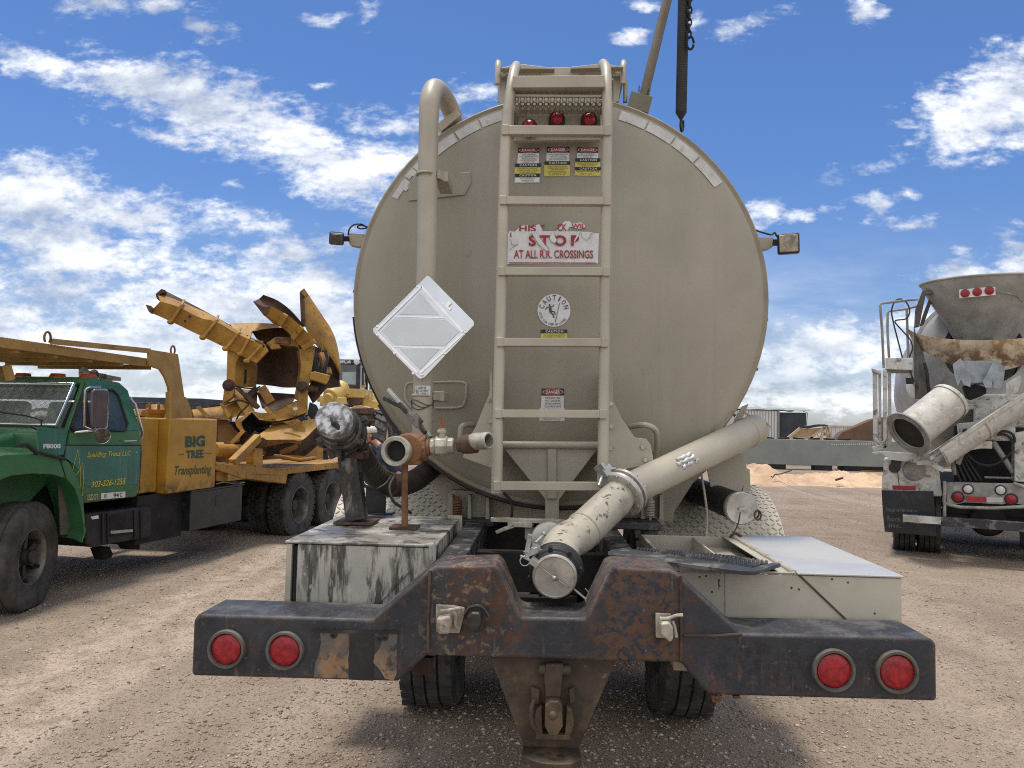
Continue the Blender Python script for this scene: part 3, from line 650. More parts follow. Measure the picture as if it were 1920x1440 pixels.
# light board with marker lamps
m1 = MB(); m1.prism(tp([(966, 211), (1124, 211), (1126, 262), (964, 264)], 3.66), (0, .03, 0)); m1.prism(tp([(960, 196), (966, 196), (963, 246), (957, 246)], 3.62), (0, .10, 0)); m1.prism(tp([(1124, 196), (1130, 196), (1132, 246), (1126, 246)], 3.62), (0, .10, 0)); obj('light_board', m1, 'tan', truck, bev=.002)
def lamp(px, py, Y, r, parent, ring=True, col='red', dome=.3, nm='marker_lamp', tilt=(0, -1, 0), ringm='black', rk=1.32, depth=.04):
    c = t(px, py, Y) if parent is truck else None
    ax = Vector(tilt).normalized(); m1 = MB(); m1.lathe([(r*rk, -depth*.6), (r*rk, depth*.35), (r*rk*.94, depth*.55), (r*1.02, depth*.55), (r*1.02, depth*.2)], c, ax, 36); base = obj(nm, m1, ringm, truck, smooth=40)
    m1 = MB(); m1.lathe([(r*1.0, depth*.2), (r*1.0, depth*.5), (r*.93, depth*(.62+dome*.4)), (r*.6, depth*(.7+dome*.7)), (0, depth*(.72+dome*.9))], c, ax, 36); obj('lens', m1, col, base, smooth=50)
    return base
lamp(1044, 226, 3.645, .030, truck); lamp(1104, 227, 3.645, .030, truck)
lamp(993, 240, 3.62, .029, truck, tilt=(-.1, -1, .25))
m1 = MB(); c = t(984, 230, 3.655); m1.lathe([(.034, 0), (.034, .006), (0, .006)], c, (0, -1, 0), 24); obj('lamp_plate', m1, 'tan', truck)
m1 = MB(); m1.tube(spline([t(958, 200, 3.6), t(955, 220, 3.55), t(958, 232, 3.56), t(962, 240, 3.6)], 6), .004, 6); obj('lamp_wire', m1, 'black', truck)
# ---- stickers
def sticker(nm, px4, m, parent=truck, e=.004, Y=3.74, th=.0):
    P = [on_head(t(a, b, Y), e) for a, b in px4]; m1 = MB(); m1.add(P, [tuple(range(len(P)))]); return obj(nm, m1, m, parent)
def sticker_text(s, px4, m, parent, e=.007, Y=3.74, nm='lettering', **k):
    m1 = MB(); letter_mb(m1, s, [t(a, b, Y) for a, b in px4], lambda p: on_head(p, e), **k); return obj(nm, m1, m, parent)
def danger(x0, y0, w, hh, body, x1s=-2, lines=()):
    """danger label: black band, red oval, white text field"""
    st = sticker('danger_sticker', [(x0, y0), (x0+w, y0), (x0+w+x1s*.2, y0+hh+body), (x0+x1s, y0+hh+body)], 'paper')
    sticker('black_band', [(x0, y0), (x0+w, y0), (x0+w, y0+hh), (x0+x1s*.3, y0+hh)], 'black_s', st, .0055)
    cx, cy = x0+w/2, y0+hh/2
    for k, mm, e in ((.47, 'paper', .0065), (.44, 'red_s', .0075)):
        sticker('oval', [(cx+w*k*math.cos(2*math.pi*i/28), cy+hh*(k-.02)*math.sin(2*math.pi*i/28)) for i in range(28)], mm, st, e)
    sticker_text('DANGER', [(cx-w*.32, cy-hh*.22), (cx+w*.32, cy-hh*.22), (cx+w*.32, cy+hh*.24), (cx-w*.32, cy+hh*.24)], 'paper', st, .0085, bold=.02)
    n = len(lines)
    for i, (s, k) in enumerate(lines):
        yy0 = y0+hh+body*(.12+.84*i/n); yy1 = yy0+body*.5/n
        sticker_text(s, [(cx-w*k, yy0), (cx+w*k, yy0), (cx+w*k, yy1), (cx-w*k, yy1)], 'ink_grey', st, .006)
    return st
def caution(x0, y0, w, hh, body, m, lines=(), sh=-1, white_right=0):
    st = sticker('caution_sticker', [(x0, y0), (x0+w, y0), (x0+w+sh*.5, y0+hh+body), (x0+sh, y0+hh+body)], m)
    sticker('black_band', [(x0, y0), (x0+w, y0), (x0+w, y0+hh), (x0, y0+hh)], 'black_s', st, .0055)
    sticker_text('CAUTION', [(x0+w*.18, y0+hh*.22), (x0+w*.85, y0+hh*.22), (x0+w*.85, y0+hh*.8), (x0+w*.18, y0+hh*.8)], 'paper', st, .007, bold=.02, spacing=1.25)
    n = max(1, len(lines))
    for i, (s, k) in enumerate(lines):
        yy0 = y0+hh+body*(.10+.86*i/n); yy1 = yy0+body*.52/n
        sticker_text(s, [(x0+w*(.5-k), yy0), (x0+w*(.5+k), yy0), (x0+w*(.5+k), yy1), (x0+w*(.5-k), yy1)], 'ink_grey', st, .006)
    return st
danger(972, 278, 39, 9.5, 21, -2, [('AREAS OPEN AND', .32), ('COULD BECOME REPORTED', .44), ('RESCUE VALVES', .32), ('VENTILATION BEFORE', .40), ('CLEANING TANK', .30)])
caution(966, 308, 48, 7, 13, 'yellow_s', [('WHEN HEATING PRODUCT', .40), ('DO NOT EXCEED BY CERTAIN', .42), ('TO BE USED ONLY', .34)])
caution(966, 327.5, 46, 7, 10, 'paper', [('DO PLACE BELOW', .30), ('TEMPERATURE', .26)])
danger(1025.5, 276.5, 42, 11, 17, -1.5, [('ALWAYS WEAR APPROVED', .44), ('SAFE PROTECTIVE', .34), ('CLOTHING AND PROPER', .42), ('GOGGLES EQUIPMENT', .40)])
caution(1021, 304, 48, 7, 22, 'yellow_s', [('PRODUCT OPERATING PRESS', .36), ('TEMPERATURE OPERATING', .40), ('GREATER THAN', .28), ('MAIN OPERATIONS WILL', .38), ('BE WITHIN OPERATING', .36), ('LIMITS', .3)])
danger(1082.5, 277, 39, 10.5, 11, -1, [('DO NOT EXCEED', .34), ('REGULATED OPERATING', .44), ('PRESSURE', .22)])
caution(1078.5, 298, 47, 7, 10, 'yellow_s', [('DO NOT EXCEED INDICATED', .42), ('MAXIMUM OPERATING', .38), ('TEMPERATURE', .26)])
caution(1078, 315, 48, 6.5, 10, 'yellow_s', [('MAXIMUM OPERATING TEMP', .44), ('400 F. 204 C.', .30)])
# torn railroad sign
sign = sticker('stop_sign', [(953, 441), (956, 436), (966, 437.5), (973, 430), (980, 426), (990, 425), (996, 432), (1003, 427), (1011, 423), (1015, 431), (1019, 437), (1036, 437), (1042, 437), (1050, 430), (1055, 421), (1060, 418), (1068, 418), (1072, 423), (1088, 420), (1095, 424), (1097, 431), (1085, 433), (1068, 428), (1063, 437), (1102, 438), (1122, 441), (1120, 497), (952, 498)], 'paper', Y=3.74)
sticker_text('STOP', [(991.5, 444.5), (1085, 444.5), (1085, 465), (991.5, 465)], 'red_s', sign, .0065, bold=.035, spacing=1.5)
sticker_text('AT ALL R.R. CROSSINGS', [(964, 472), (1111, 473), (1111, 488), (964, 488)], 'red_s', sign, .0065, bold=.018)
for s, x0, x1, y0, y1 in (('HIS', 974, 1005, 426, 437), ('T', 1015, 1021, 425, 437), ('CK', 1045, 1062, 423, 437), ('WIL', 1071, 1097, 423, 432)):
    sticker_text(s, [(x0, y0), (x1, y0), (x1, y1), (x0, y1)], 'red_s', sign, .0066, bold=.015)
sticker('red_border', [(955, 495), (1116, 495.5), (1116, 496.6), (955, 497)], 'red_s', sign, .006)
sticker('red_border', [(957, 441), (959, 438), (959.5, 448), (957, 448)], 'red_s', sign, .006)
for pts in ([(996, 439), (1001, 436), (1016, 455), (1028, 472), (1026, 475), (1017, 470), (1008, 460)], [(1034, 437), (1038, 438), (1039, 446), (1044, 454), (1040, 460), (1033, 458), (1030, 451), (1034, 444)], [(1083, 437), (1086, 438), (1084, 446), (1077, 457), (1075, 457), (1079, 449)]):
    sticker('torn_patch', pts, 'paper', sign, .0075)
m1 = MB()
for pts in ([(958, 452), (960, 462), (966, 463), (972, 461), (960, 468), (957, 472)], [(1088, 438), (1090, 448), (1098, 454), (1106, 449), (1108, 441), (1116, 440)], [(1030, 450), (1034, 458), (1042, 460), (1045, 452), (1040, 443)], [(996, 440), (1010, 462), (1024, 474), (1030, 471), (1014, 450)]):
    m1.tube([on_head(t(a, b, 3.74), .0075) for a, b in pts], .0012, 5)
obj('tear_line', m1, 'tan_head', sign)
# round step warning
rd = sticker('round_sticker', [(1038.5+30.5*math.cos(2*math.pi*i/48), 584.5+30.5*math.sin(2*math.pi*i/48)) for i in range(48)], 'paper')
def arc_text(s, cx, cy, r, a0, a1, h, w, m, parent, inward=False, **k):
    m1 = MB(); n = len(s)
    for i, ch in enumerate(s):
        if ch == ' ': continue
        a = R(a0+(a1-a0)*i/max(1, n-1)); c = Vector((cx+r*math.cos(a), cy-r*math.sin(a)))
        up = Vector((math.cos(a), -math.sin(a)))*(-1 if inward else 1); rt = Vector((-up.y, up.x)); ww = w*(.35 if ch in 'I' else 1)
        q = [c-rt*ww/2+up*h/2, c+rt*ww/2+up*h/2, c+rt*ww/2-up*h/2, c-rt*ww/2-up*h/2]
        letter_mb(m1, ch, [t(p.x, p.y, 3.74) for p in q], lambda p: on_head(p, .007), **k)
    obj('lettering', m1, m, parent)
arc_text('CAUTION', 1038.5, 584.5, 23.5, 163, 15, 9.6, 6.4, 'ink_grey', rd, bold=.01)
arc_text('WATCH YOUR STEP ON LADDER', 1038.5, 584.5, 26.2, 188, 322, 4.6, 2.4, 'ink_grey', rd, True)
m1 = MB()
def stk(pts, w):
    for (a, b), (c, d) in zip(pts[:-1], pts[1:]):
        p, q = Vector((a, b)), Vector((c, d)); n_ = Vector((-(q-p).y, (q-p).x)).normalized()*w/2
        m1.add([on_head(t(x, y, 3.74), .007) for x, y in (p-n_, q-n_, q+n_, p+n_)], [(0, 1, 2, 3)])
stk([(1022.5, 583), (1026, 578.5), (1031, 578), (1036, 577), (1039, 573.5)], 1.6); stk([(1031.5, 579), (1031.8, 583), (1032.5, 588)], 4.6); stk([(1033, 586), (1039, 587), (1041, 592.5)], 2); stk([(1032, 588), (1037.5, 593), (1038, 598.5)], 2.2); stk([(1048.7, 571), (1041, 606)], 1)
m1.add([on_head(t(1030.3+1.9*math.cos(i*.63), 574.6+1.9*math.sin(i*.63), 3.74), .007) for i in range(10)], [tuple(range(10))])
obj('falling_figure', m1, 'ink_grey', rd)
caution(1014, 620, 49, 6.6, 9, 'yellow_s', [('DO NOT CLEAN LADDER', .4), ('WITH BROKEN PRODUCTS', .4), ('BEFORE CLIMBING', .4)], 0)
danger(1016, 729, 41, 13, 25, -2, [('DISCHARGE HOSE', .34), ('NOT CONNECTED', .34), ('BEFORE OPENING', .36), ('DISCHARGE VALVE', .37)])
s2 = sticker('product_sticker', [(1012, 764), (1059, 766), (1058, 790), (1011, 788.5)], 'paper', e=.003); sticker_text('CONTAINS HOT PRODUCT', [(1016, 784), (1052, 785), (1052, 788), (1016, 787)], 'ink_grey', s2, .006)
# ---- gusset plates beside the ladder foot
PLT = dict(bev=.002)
m1 = MB(); P = [(1141, 690), (1148, 705), (1150, 752), (1166, 785), (1190, 820), (1212, 823), (1220, 834), (1226, 866), (1222, 870), (1150, 884), (1141, 884)]
m1.prism(tp(P, 3.42), (0, .012, 0)); m1.prism([t(a, b, 3.42)+Vector((0, .012, 0)) for a, b in ((1141, 690), (1147, 705), (1147, 884), (1141, 884))], (0, .30, 0)); obj('ladder_gusset', m1, 'tan', truck, **PLT)
m1 = MB(); P = [(923, 690), (917, 740), (892, 800), (880, 820), (880, 835), (872, 842), (868, 858), (919, 877), (923, 860)]
m1.prism(tp(P, 3.42), (0, .012, 0)); m1.prism([t(a, b, 3.42)+Vector((0, .012, 0)) for a, b in ((918, 700), (923, 690), (923, 880), (918, 880))], (0, .30, 0)); obj('ladder_gusset', m1, 'tan', truck, **PLT)
m1 = MB(); 
for px, py in ((1145, 840), (1146, 800), (1146, 878), (1205, 838), (1210, 862), (1145, 757), (920, 790), (920, 872), (918, 750)):
    p = t(px, py, 3.415); m1.cyl(p+Vector((0, .01, 0)), p-Vector((0, .006, 0)), .010, 8)
obj('gusset_bolt', m1, 'steel', truck)
m1 = MB(); m1.tube(spline([t(1180, 800, 3.66), t(1205, 797, 3.6), t(1222, 801, 3.6), t(1231, 812, 3.62), t(1232, 840, 3.66), t(1226, 868, 3.7)], 6), .014, 10); obj('hand_bar', m1, 'tan', truck)
m1 = MB(); m1.tube(spline([t(894, 798, 3.7), t(872, 797, 3.62), t(864, 806, 3.6), t(865, 836, 3.6), t(880, 856, 3.66)], 6), .014, 10); obj('hand_bar', m1, 'tan', truck)
# ---- funnel below the ladder
m1 = MB(); m1.prism(tp([(942, 838), (1122, 840), (1048, 938), (1048, 985), (1080, 1008), (1080, 1020), (1010, 1020), (1010, 1000), (1022, 985), (1022, 936)], 3.58), (0, .14, 0)); obj('outlet_funnel', m1, 'tan', truck, bev=.004)
m1 = MB(); m1.tube([t(940, 834, 3.57), t(1124, 835, 3.57)], .018, 12); m1.prism(tp([(1026, 840), (1044, 840), (1044, 936), (1026, 936)], 3.565), (0, .02, 0)); obj('funnel_rib', m1, 'tan', truck, bev=.006)
# ---- cross panel, spring mounts
m1 = MB(); m1.prism(tp([(740, 838), (790, 874), (842, 958), (846, 973), (1262, 978), (1264, 960), (1300, 905), (1360, 850), (1300, 800), (800, 800)], 3.98), (0, .04, 0)); obj('rear_panel', m1, 'tan', truck, **PLT)
for side, P, ribs, spx in ((0, [(840, 973), (840, 926), (846, 918), (918, 922), (918, 976)], (846, 880, 914), 858), (1, [(1200, 982), (1202, 930), (1240, 916), (1246, 922), (1246, 985)], (1206, 1240), 1219)):
    m1 = MB(); m1.prism(tp(P, 3.90), (0, .05, 0))
    for rx in ribs: m1.prism(tp([(rx-3, 928), (rx+3, 928), (rx+4, 974), (rx-4, 974)], 3.84), (0, .08, 0))
    mnt = obj('spring_mount', m1, 'tan', truck, bev=.004)
    m1 = MB(); c0 = t(spx, 969, 3.82); c1 = t(spx, 941, 3.82); pts = []
    for i in range(6*14+1):
        a = 2*math.pi*i/14; pts.append(c0.lerp(c1, i/84)+Vector((math.cos(a)*.017, math.sin(a)*.017, 0)))
    m1.tube(pts, .0055, 8); m1.cyl(c0-Vector((0, 0, .02)), c1+Vector((0, 0, .025)), .007, 10); m1.cyl(c1, c1+Vector((0, 0, .008)), .022, 14); m1.cyl(c1+Vector((0, 0, .008)), c1+Vector((0, 0, .026)), .012, 6)
    obj('coil_spring', m1, 'rust' if side == 0 else 'tan', mnt)
m1 = MB(); m1.prism(tp([(842, 974), (926, 976), (926, 988), (846, 988)], 3.78), (0, .16, 0)); m1.prism(tp([(1152, 980), (1240, 980), (1240, 996), (1150, 992)], 3.72), (0, .2, 0)); m1.prism(tp([(1206, 994), (1236, 994), (1230, 1012), (1210, 1012)], 3.74), (0, .15, 0)); obj('bolster', m1, 'frame', truck, bev=.006)
# ---- chassis
m1 = MB()
zt = 1.165
for x0, x1 in ((-.405, -.315), (.225, .315)):
    m1 = MB(); m1.box(x0, x1, .2, 7.2, zt-.02, zt); m1.box(x0 if x0 > 0 else x1-.012, (x0+.012) if x0 > 0 else x1, .2, 7.2, zt-.24, zt-.02); m1.box(x0, x1, .2, 7.2, zt-.26, zt-.24)
    obj('frame_rail', m1, 'frame', truck, bev=.004)
m1 = MB(); 
for y in (.75, 1.5, 2.6, 3.8): m1.box(-.315, .225, y, y+.09, zt-.22, zt-.06)
m1.box(-.2, .1, .5, .56, .86, .98)
obj('crossmember', m1, 'dark', truck)
m1 = MB(); m1.cyl((0, 2.15, .52), (0, 7, .75), .05, 16); m1.lathe([(.0, -.28), (.14, -.22), (.2, -.05), (.2, .05), (.14, .22), (0, .28)], (0.05, 2.15, .5), (0, 1, 0), 24); m1.cyl((-.85, 2.17, .5), (.95, 2.17, .5), .07, 16); m1.cyl((-.85, 3.5, .5), (.95, 3.5, .5), .07, 16)
for x in (-.36, .27): m1.box(x-.04, x+.04, 1.5, 4.3, .62, .72); m1.box(x-.05, x+.05, 2.0, 2.3, .55, .95)
obj('axle', m1, 'dark', truck, bev=.004)
# ---- bumper
BP = [(358, 1268), (362, 1162), (372, 1151), (697, 1161), (806, 1068), (818, 1062), (928, 1060), (938, 1066), (972, 1149), (980, 1157), (1096, 1159), (1102, 1153), (1142, 1069), (1150, 1063), (1258, 1069), (1272, 1077), (1391, 1188), (1742, 1195), (1757, 1206), (1758, 1316), (1330, 1304), (1292, 1262), (1278, 1243), (1140, 1241), (812, 1230), (803, 1226), (746, 1279)]
m1 = MB(); m1.prism(tp(BP, 2.5), (0, .22, 0)); bumper = obj('bumper', m1, 'bumper', truck, bev=.014, seg=3)
m1 = MB(); 
for pts in ([(1276, 1080), (1277, 1160), (1277, 1240)], [(1282, 1191), (1340, 1192), (1391, 1189)], [(806, 1070), (803, 1150), (803, 1224)]):
    m1.tube(tp(pts, 2.497), .005, 8)
obj('weld_seam', m1, 'rust_dark', bumper)
m1 = MB()
def patch(pts, m, nm='bare_patch', e=.0012):
    q = MB(); q.add([t(a, b, 2.5)-Vector((0, e, 0)) for a, b in pts], [tuple(range(len(pts)))]); return obj(nm, q, m, bumper)
M['patch'] = mat('bare_rusty_patch', (.21, .14, .09), .75, var=(9, .25), bump=(40, .3, .004), layers=[((.09, .09, .088), 6, .42, .58, .9), ((.30, .15, .06), 11, .52, .64, .7), ((.03, .028, .026), 14, .50, .60, .9)])
patch([(600, 1183), (655, 1184), (658, 1210), (653, 1235), (655, 1272), (588, 1270), (592, 1240), (598, 1225), (602, 1205)], 'patch')
patch([(700, 1187), (735, 1185), (745, 1188), (744, 1262), (738, 1276), (722, 1272), (712, 1255), (700, 1242), (702, 1228), (712, 1215), (716, 1200)], 'patch')
M['license'] = mat('dark_plate_mount', (.016, .017, .02), .4, var=(10, .25), layers=[((.08, .07, .06), 9, .55, .72, .6)])
m1 = MB(); m1.prism([t(a, b, 2.5)-Vector((0, .0016, 0)) for a, b in ((587, 1180), (746, 1183), (746, 1188), (587, 1185))], (0, -.004, 0)); m1.prism([t(a, b, 2.5)-Vector((0, .0016, 0)) for a, b in ((655, 1184), (700, 1185), (700, 1276), (655, 1274))], (0, -.001, 0))
for px, py in ((712, 1196), (626, 1190), (722, 1194)):
    p = t(px, py, 2.5); m1.lathe([(.011, 0), (.011, .005), (.005, .006), (.004, .002), (0, .002)], p, (0, -1, 0), 14)
obj('plate_mount', m1, 'license', bumper)
def tail(px, py, r):
    c = t(px, py, 2.499); m1 = MB(); m1.lathe([(r*1.26, -.004), (r*1.26, .008), (r*1.20, .016), (r*1.06, .016), (r*1.0, .006), (r*1.0, -.004)], c, (0, -1, 0), 44); g = obj('tail_light', m1, 'grommet', truck, smooth=45)
    m1 = MB(); m1.lathe([(r*1.0, .002), (r*.99, .0065), (r*.93, .010), (r*.5, .0115), (0, .012)], c, (0, -1, 0), 44)
    for (ax, ay, s) in ((-.05, .1, .12), (.1, -.15, .10)): pass
    obj('lens', m1, 'red', g, smooth=50)
for px, py, r in ((426, 1216, .0495), (535, 1219, .0495), (1562, 1256, .0535), (1680, 1259, .0535)): tail(px, py, r)
# electrical sockets on the bumper
def socket(pts_plate, cover, m, nm='trailer_socket'):
    q = MB(); q.prism(tp(pts_plate, 2.497), (0, -.012, 0)); s = obj(nm, q, m, truck, bev=.003)
    q = MB(); q.prism([v-Vector((0, .012, 0)) for v in tp(cover[0], 2.497)], (0, -.045, 0)); obj('cover', q, cover[1], s, bev=.008, seg=3)
    q = MB()
    for tb in cover[2]: q.tube(spline([p-Vector((0, .03, 0)) for p in tp(tb, 2.497)], 5), .0055, 8)
    obj('latch', q, m, s)
M['caked'] = mat('caked_socket', (.33, .29, .24), .7, var=(25, .25), bump=(60, .6, .006), layers=[((.14, .075, .04), 16, .52, .64, .8), ((.07, .055, .045), 30, .55, .66, .7)])
socket([(818, 1132), (852, 1134), (872, 1138), (872, 1150), (862, 1186), (818, 1184)], ([(822, 1152), (846, 1148), (850, 1160), (848, 1180), (826, 1182)], 'caked', [[(828, 1142), (850, 1139), (866, 1136)], [(852, 1140), (858, 1150), (856, 1166), (860, 1174)]]), 'caked')
socket([(872, 1142), (886, 1132), (904, 1132), (918, 1148), (914, 1150), (906, 1182), (884, 1180)], ([(878, 1148), (886, 1140), (903, 1141), (906, 1160), (898, 1178), (886, 1176), (878, 1162)], 'tar', [[(873, 1146), (884, 1134), (904, 1134), (918, 1152)]]), 'tar')
socket([(1228, 1148), (1256, 1149), (1258, 1152), (1256, 1196), (1229, 1194)], ([(1234, 1160), (1250, 1158), (1257, 1168), (1258, 1188), (1252, 1197), (1244, 1190), (1234, 1182)], 'brass', [[(1234, 1155), (1250, 1155), (1264, 1150), (1277, 1149)], [(1258, 1160), (1262, 1172), (1265, 1190)]]), 'brass')
m1 = MB(); m1.tube(tp([(1337, 1303), (1338, 1314), (1348, 1316), (1351, 1304)], 2.6), .006, 8); m1.prism(tp([(1376, 1305), (1388, 1305), (1388, 1310), (1376, 1310)], 2.55), (0, .02, 0)); obj('chain_tab', m1, 'rust', truck)
m1 = MB(); m1.prism(tp([(770, 1232), (812, 1234), (806, 1268), (768, 1258)], 2.66), (0, .03, 0)); obj('step_bracket', m1, 'rust_dark', truck)
# ---- hitch plate with pintle hook
m1 = MB(); m1.prism(tp([(916, 1226), (1156, 1236), (1090, 1390), (1086, 1404), (984, 1400), (976, 1384)], 2.535), (0, .03, 0)); hitch = obj('hitch_plate', m1, 'hitch', truck, bev=.003)
zz_ = t(1030, 1400, 2.535).z
lip = [(-.105+.005, .03), (.075+.005, .03), (.082, -.08), (.052, -.115), (.005, -.125), (-.045, -.118), (-.075, -.10), (-.105, -.07)]
xo = t(1034, 1400, 2.535).x+.010
m1 = MB(); m1.prism([Vector((xo+a, .035+b, zz_)) for a, b in lip], (0, 0, -.022)); lp = obj('tow_lip', m1, 'hitch', hitch, bev=.004)
m1 = MB()
for px, py in ((1013, 1416), (1052, 1417)):
    g = T.Gz(px, py, zz_+.0005); m1.lathe([(.0135, 0), (.011, .0012), (0, .0012)], g, (0, 0, 1), 20)
obj('tow_hole', m1, 'dark', lp)
m1 = MB()
m1.prism(tp([(1024, 1240), (1056, 1240), (1054, 1262), (1050, 1300), (1024, 1300), (1020, 1262)], 2.53), (0, -.035, 0)); m1.cyl(t(1010, 1256, 2.515), t(1070, 1257, 2.515), .018, 14)
m1.prism(tp([(1022, 1308), (1030, 1300), (1046, 1300), (1053, 1310), (1054, 1345), (1044, 1362), (1030, 1362), (1021, 1345)], 2.53), (0, -.075, 0))
m1.prism(tp([(1006, 1322), (1016, 1316), (1018, 1372), (1008, 1374), (998, 1352)], 2.53), (0, -.04, 0)); m1.prism(tp([(1062, 1316), (1072, 1324), (1076, 1350), (1066, 1374), (1058, 1370)], 2.53), (0, -.04, 0))
m1.prism(tp([(996, 1284), (1012, 1290), (1010, 1318), (996, 1312)], 2.53), (0, -.02, 0)); m1.prism(tp([(1066, 1290), (1076, 1284), (1078, 1312), (1068, 1318)], 2.53), (0, -.02, 0))
m1.prism(tp([(1008, 1366), (1066, 1368), (1070, 1378), (1004, 1376)], 2.53), (0, -.045, 0))
m1.ball(t(1036, 1340, 2.46), .016, 12); m1.tube(spline([t(1002, 1310, 2.5), t(996, 1335, 2.49), t(1000, 1360, 2.49), t(1012, 1372, 2.5)], 6), .008, 8)
obj('pintle_hook', m1, 'hitch', hitch, bev=.007, seg=3)
# ---- left tool box
B0, B1 = 2.75, 3.55
xl, xr, zb, ztp = t(558, 1018, B0).x, t(816, 1018, B0).x, .80, t(700, 1018, B0).z
m1 = MB(); m1.box(xl, xr, B0-2.5, B1-2.5, zb, ztp-.012); lbox = obj('tool_box', m1, 'leftbox', truck, bev=.004, label='tool box smeared with black tar')
m1 = MB(); m1.box(t(537, 1018, B0).x-.004, xr+.004, B0-2.505, B1-2.495, ztp-.010, ztp); obj('lid', m1, 'leftbox_top', lbox, bev=.004)
m1 = MB(); m1.box(t(537, 1030, B0).x, t(547, 1030, B0).x, B0-2.5, B0-2.46, zb, ztp-.012); m1.box(t(537, 1030, B0).x, t(540, 1030, B0).x, B0-2.46, B1-2.5, zb, ztp-.014); obj('door_edge', m1, 'tan_box', lbox)
m1 = MB(); m1.box(t(550, 1030, B0).x, t(557.5, 1030, B0).x, B0-2.49, B1-2.52, zb, ztp-.02); obj('door_gap', m1, 'dark', lbox)
m1 = MB(); m1.bar(t(690, 1150, B0)-Vector((0, .003, 0)), t(766, 1070, B0)-Vector((0, .003, 0)), .006, .008); m1.prism(tp([(804, 1024), (812, 1022), (815, 1014), (817, 1022), (817, 1050), (806, 1060)], B0-.01), (0, .006, 0)); m1.prism(tp([(840, 966), (866, 968), (866, 1010), (842, 1006)], 3.5), (0, .02, 0)); obj('brace', m1, 'leftbox', lbox)
# ---- right tool box: open bin and bright lid
R0, R1 = 2.75, 3.66
rx0, rxm, rx1 = t(1265, 1067, R0).x, t(1494, 1074, R0).x, t(1691, 1089, R0).x; rz = t(1600, 1082, R0).z
m1 = MB()
m1.box(rx0, rx1, R0-2.5, R0-2.488, .80, rz); m1.box(rx0, rx1, R1-2.512, R1-2.5, .8, rz); m1.box(rx1-.012, rx1, R0-2.488, R1-2.512, .8, rz); m1.box(rx0, rx0+.012, R0-2.488, R1-2.512, .8, rz)
m1.box(rx0+.012, rx1-.012, R0-2.488, R1-2.512, .8, .82)
xs = t(1300, 1009, R1).x
m1.box(xs, rxm, R0-2.42, R1-2.53, .83, rz-.045); m1.box(xs-.008, xs, R0-2.488, R1-2.512, .82, rz-.004)
rbox = obj('tool_box', m1, 'tan_box', truck, bev=.003, label='clean tan tool box with a bright lid')
m1 = MB(); m1.box(rxm, rx1+.006, R0-2.506, R1-2.494, rz+.002, rz+.010); obj('lid', m1, 'lid', rbox, bev=.003)
m1 = MB(); m1.cyl((rxm-.006, R0-2.5, rz+.008), (rxm-.006, R1-2.5, rz+.008), .007, 10)
for k in range(6):
    y = .26+k*.16; m1.cyl((rxm-.006, y, rz+.008), (rxm-.006, y+.07, rz+.008), .010, 10)
m1.box(rxm-.05, rxm-.012, R0-2.5, R1-2.5, rz+.001, rz+.004); obj('hinge', m1, 'tan_box', rbox)
m1 = MB(); m1.bar(t(1498, 1078, R0)-Vector((0, .002, 0)), t(1614, 1188, R0)-Vector((0, .002, 0)), .004, .006); obj('panel_seam', m1, 'rust_dark', rbox)
m1 = MB(); m1.tube(tp([(1360, 1074), (1361, 1150)], R0-.001), .0035, 6); m1.tube(tp([(1268, 1060), (1276, 1071), (1490, 1074)], R0-.001), .004, 6); obj('weld_bead', m1, 'tan_box', rbox)
m1 = MB()
for a, b in ((1348, 1088), (1349, 1098), (1312, 1082), (1324, 1080), (1560, 1086), (1590, 1092), (1498, 1105), (1484, 1102), (1640, 1150), (1335, 1110)):
    p = t(a, b, R0)-Vector((0, .0005, 0)); m1.lathe([(.004, 0), (.003, .0012), (0, .0012)], p, (0, -1, 0), 8)
m1.prism([p-Vector((0, .0005, 0)) for p in tp([(1346, 1086), (1349, 1086), (1348, 1108)], R0)], (0, -.001, 0)); obj('rust_spot', m1, 'rust_dark', rbox)
# ---- vent pipe
PY = 3.44
P = [t(791, 815, PY), t(794, 700, PY), t(800, 500, PY+.005), t(802, 330, PY+.01), t(804, 225, PY+.02)]
P2 = spline([P[-1], t(806, 190, PY+.03), t(813, 168, PY+.10), t(825, 172, PY+.22), t(838, 192, PY+.36), t(850, 218, PY+.46)], 7)
m1 = MB(); m1.tube(P+P2[1:], [.0455]*len(P)+[.0475]*(len(P2)-1), 24); vent = obj('vent_pipe', m1, 'tan', truck, smooth=50)
m1 = MB(); m1.obox(t(843, 232, PY+.42), .13, .10, .045, t(862, 215, PY+.4)-t(826, 245, PY+.4), (0, 1, 0)); obj('pipe_flange', m1, 'tan', vent, bev=.004)
for cy, rx in ((328, .052), (742, .052)):
    c = t(802 if cy < 500 else 794, cy, PY+.005); m1 = MB(); m1.tube([c+Vector((math.cos(a)*.050, math.sin(a)*.050, 0)) for a in np.linspace(-.3, 2*math.pi-.9, 22)], .006, 8)
    m1.bar(c+Vector((.05, -.015, 0)), c+Vector((.085, .06, 0)), .012, .04); m1.obox(c+Vector((.06, .12, 0)), .06, .20, .045); obj('pipe_clamp', m1, 'tan', vent, bev=.003)
m1 = MB(); c = t(792, 755, PY)
for k in range(3): m1.tube([c+Vector((math.cos(a)*.05, math.sin(a)*.05, -.01*k+.012*math.sin(a*2+k))) for a in np.linspace(0, 2*math.pi, 24)], .002, 5)
obj('tie_wire', m1, 'rust_dark', vent)
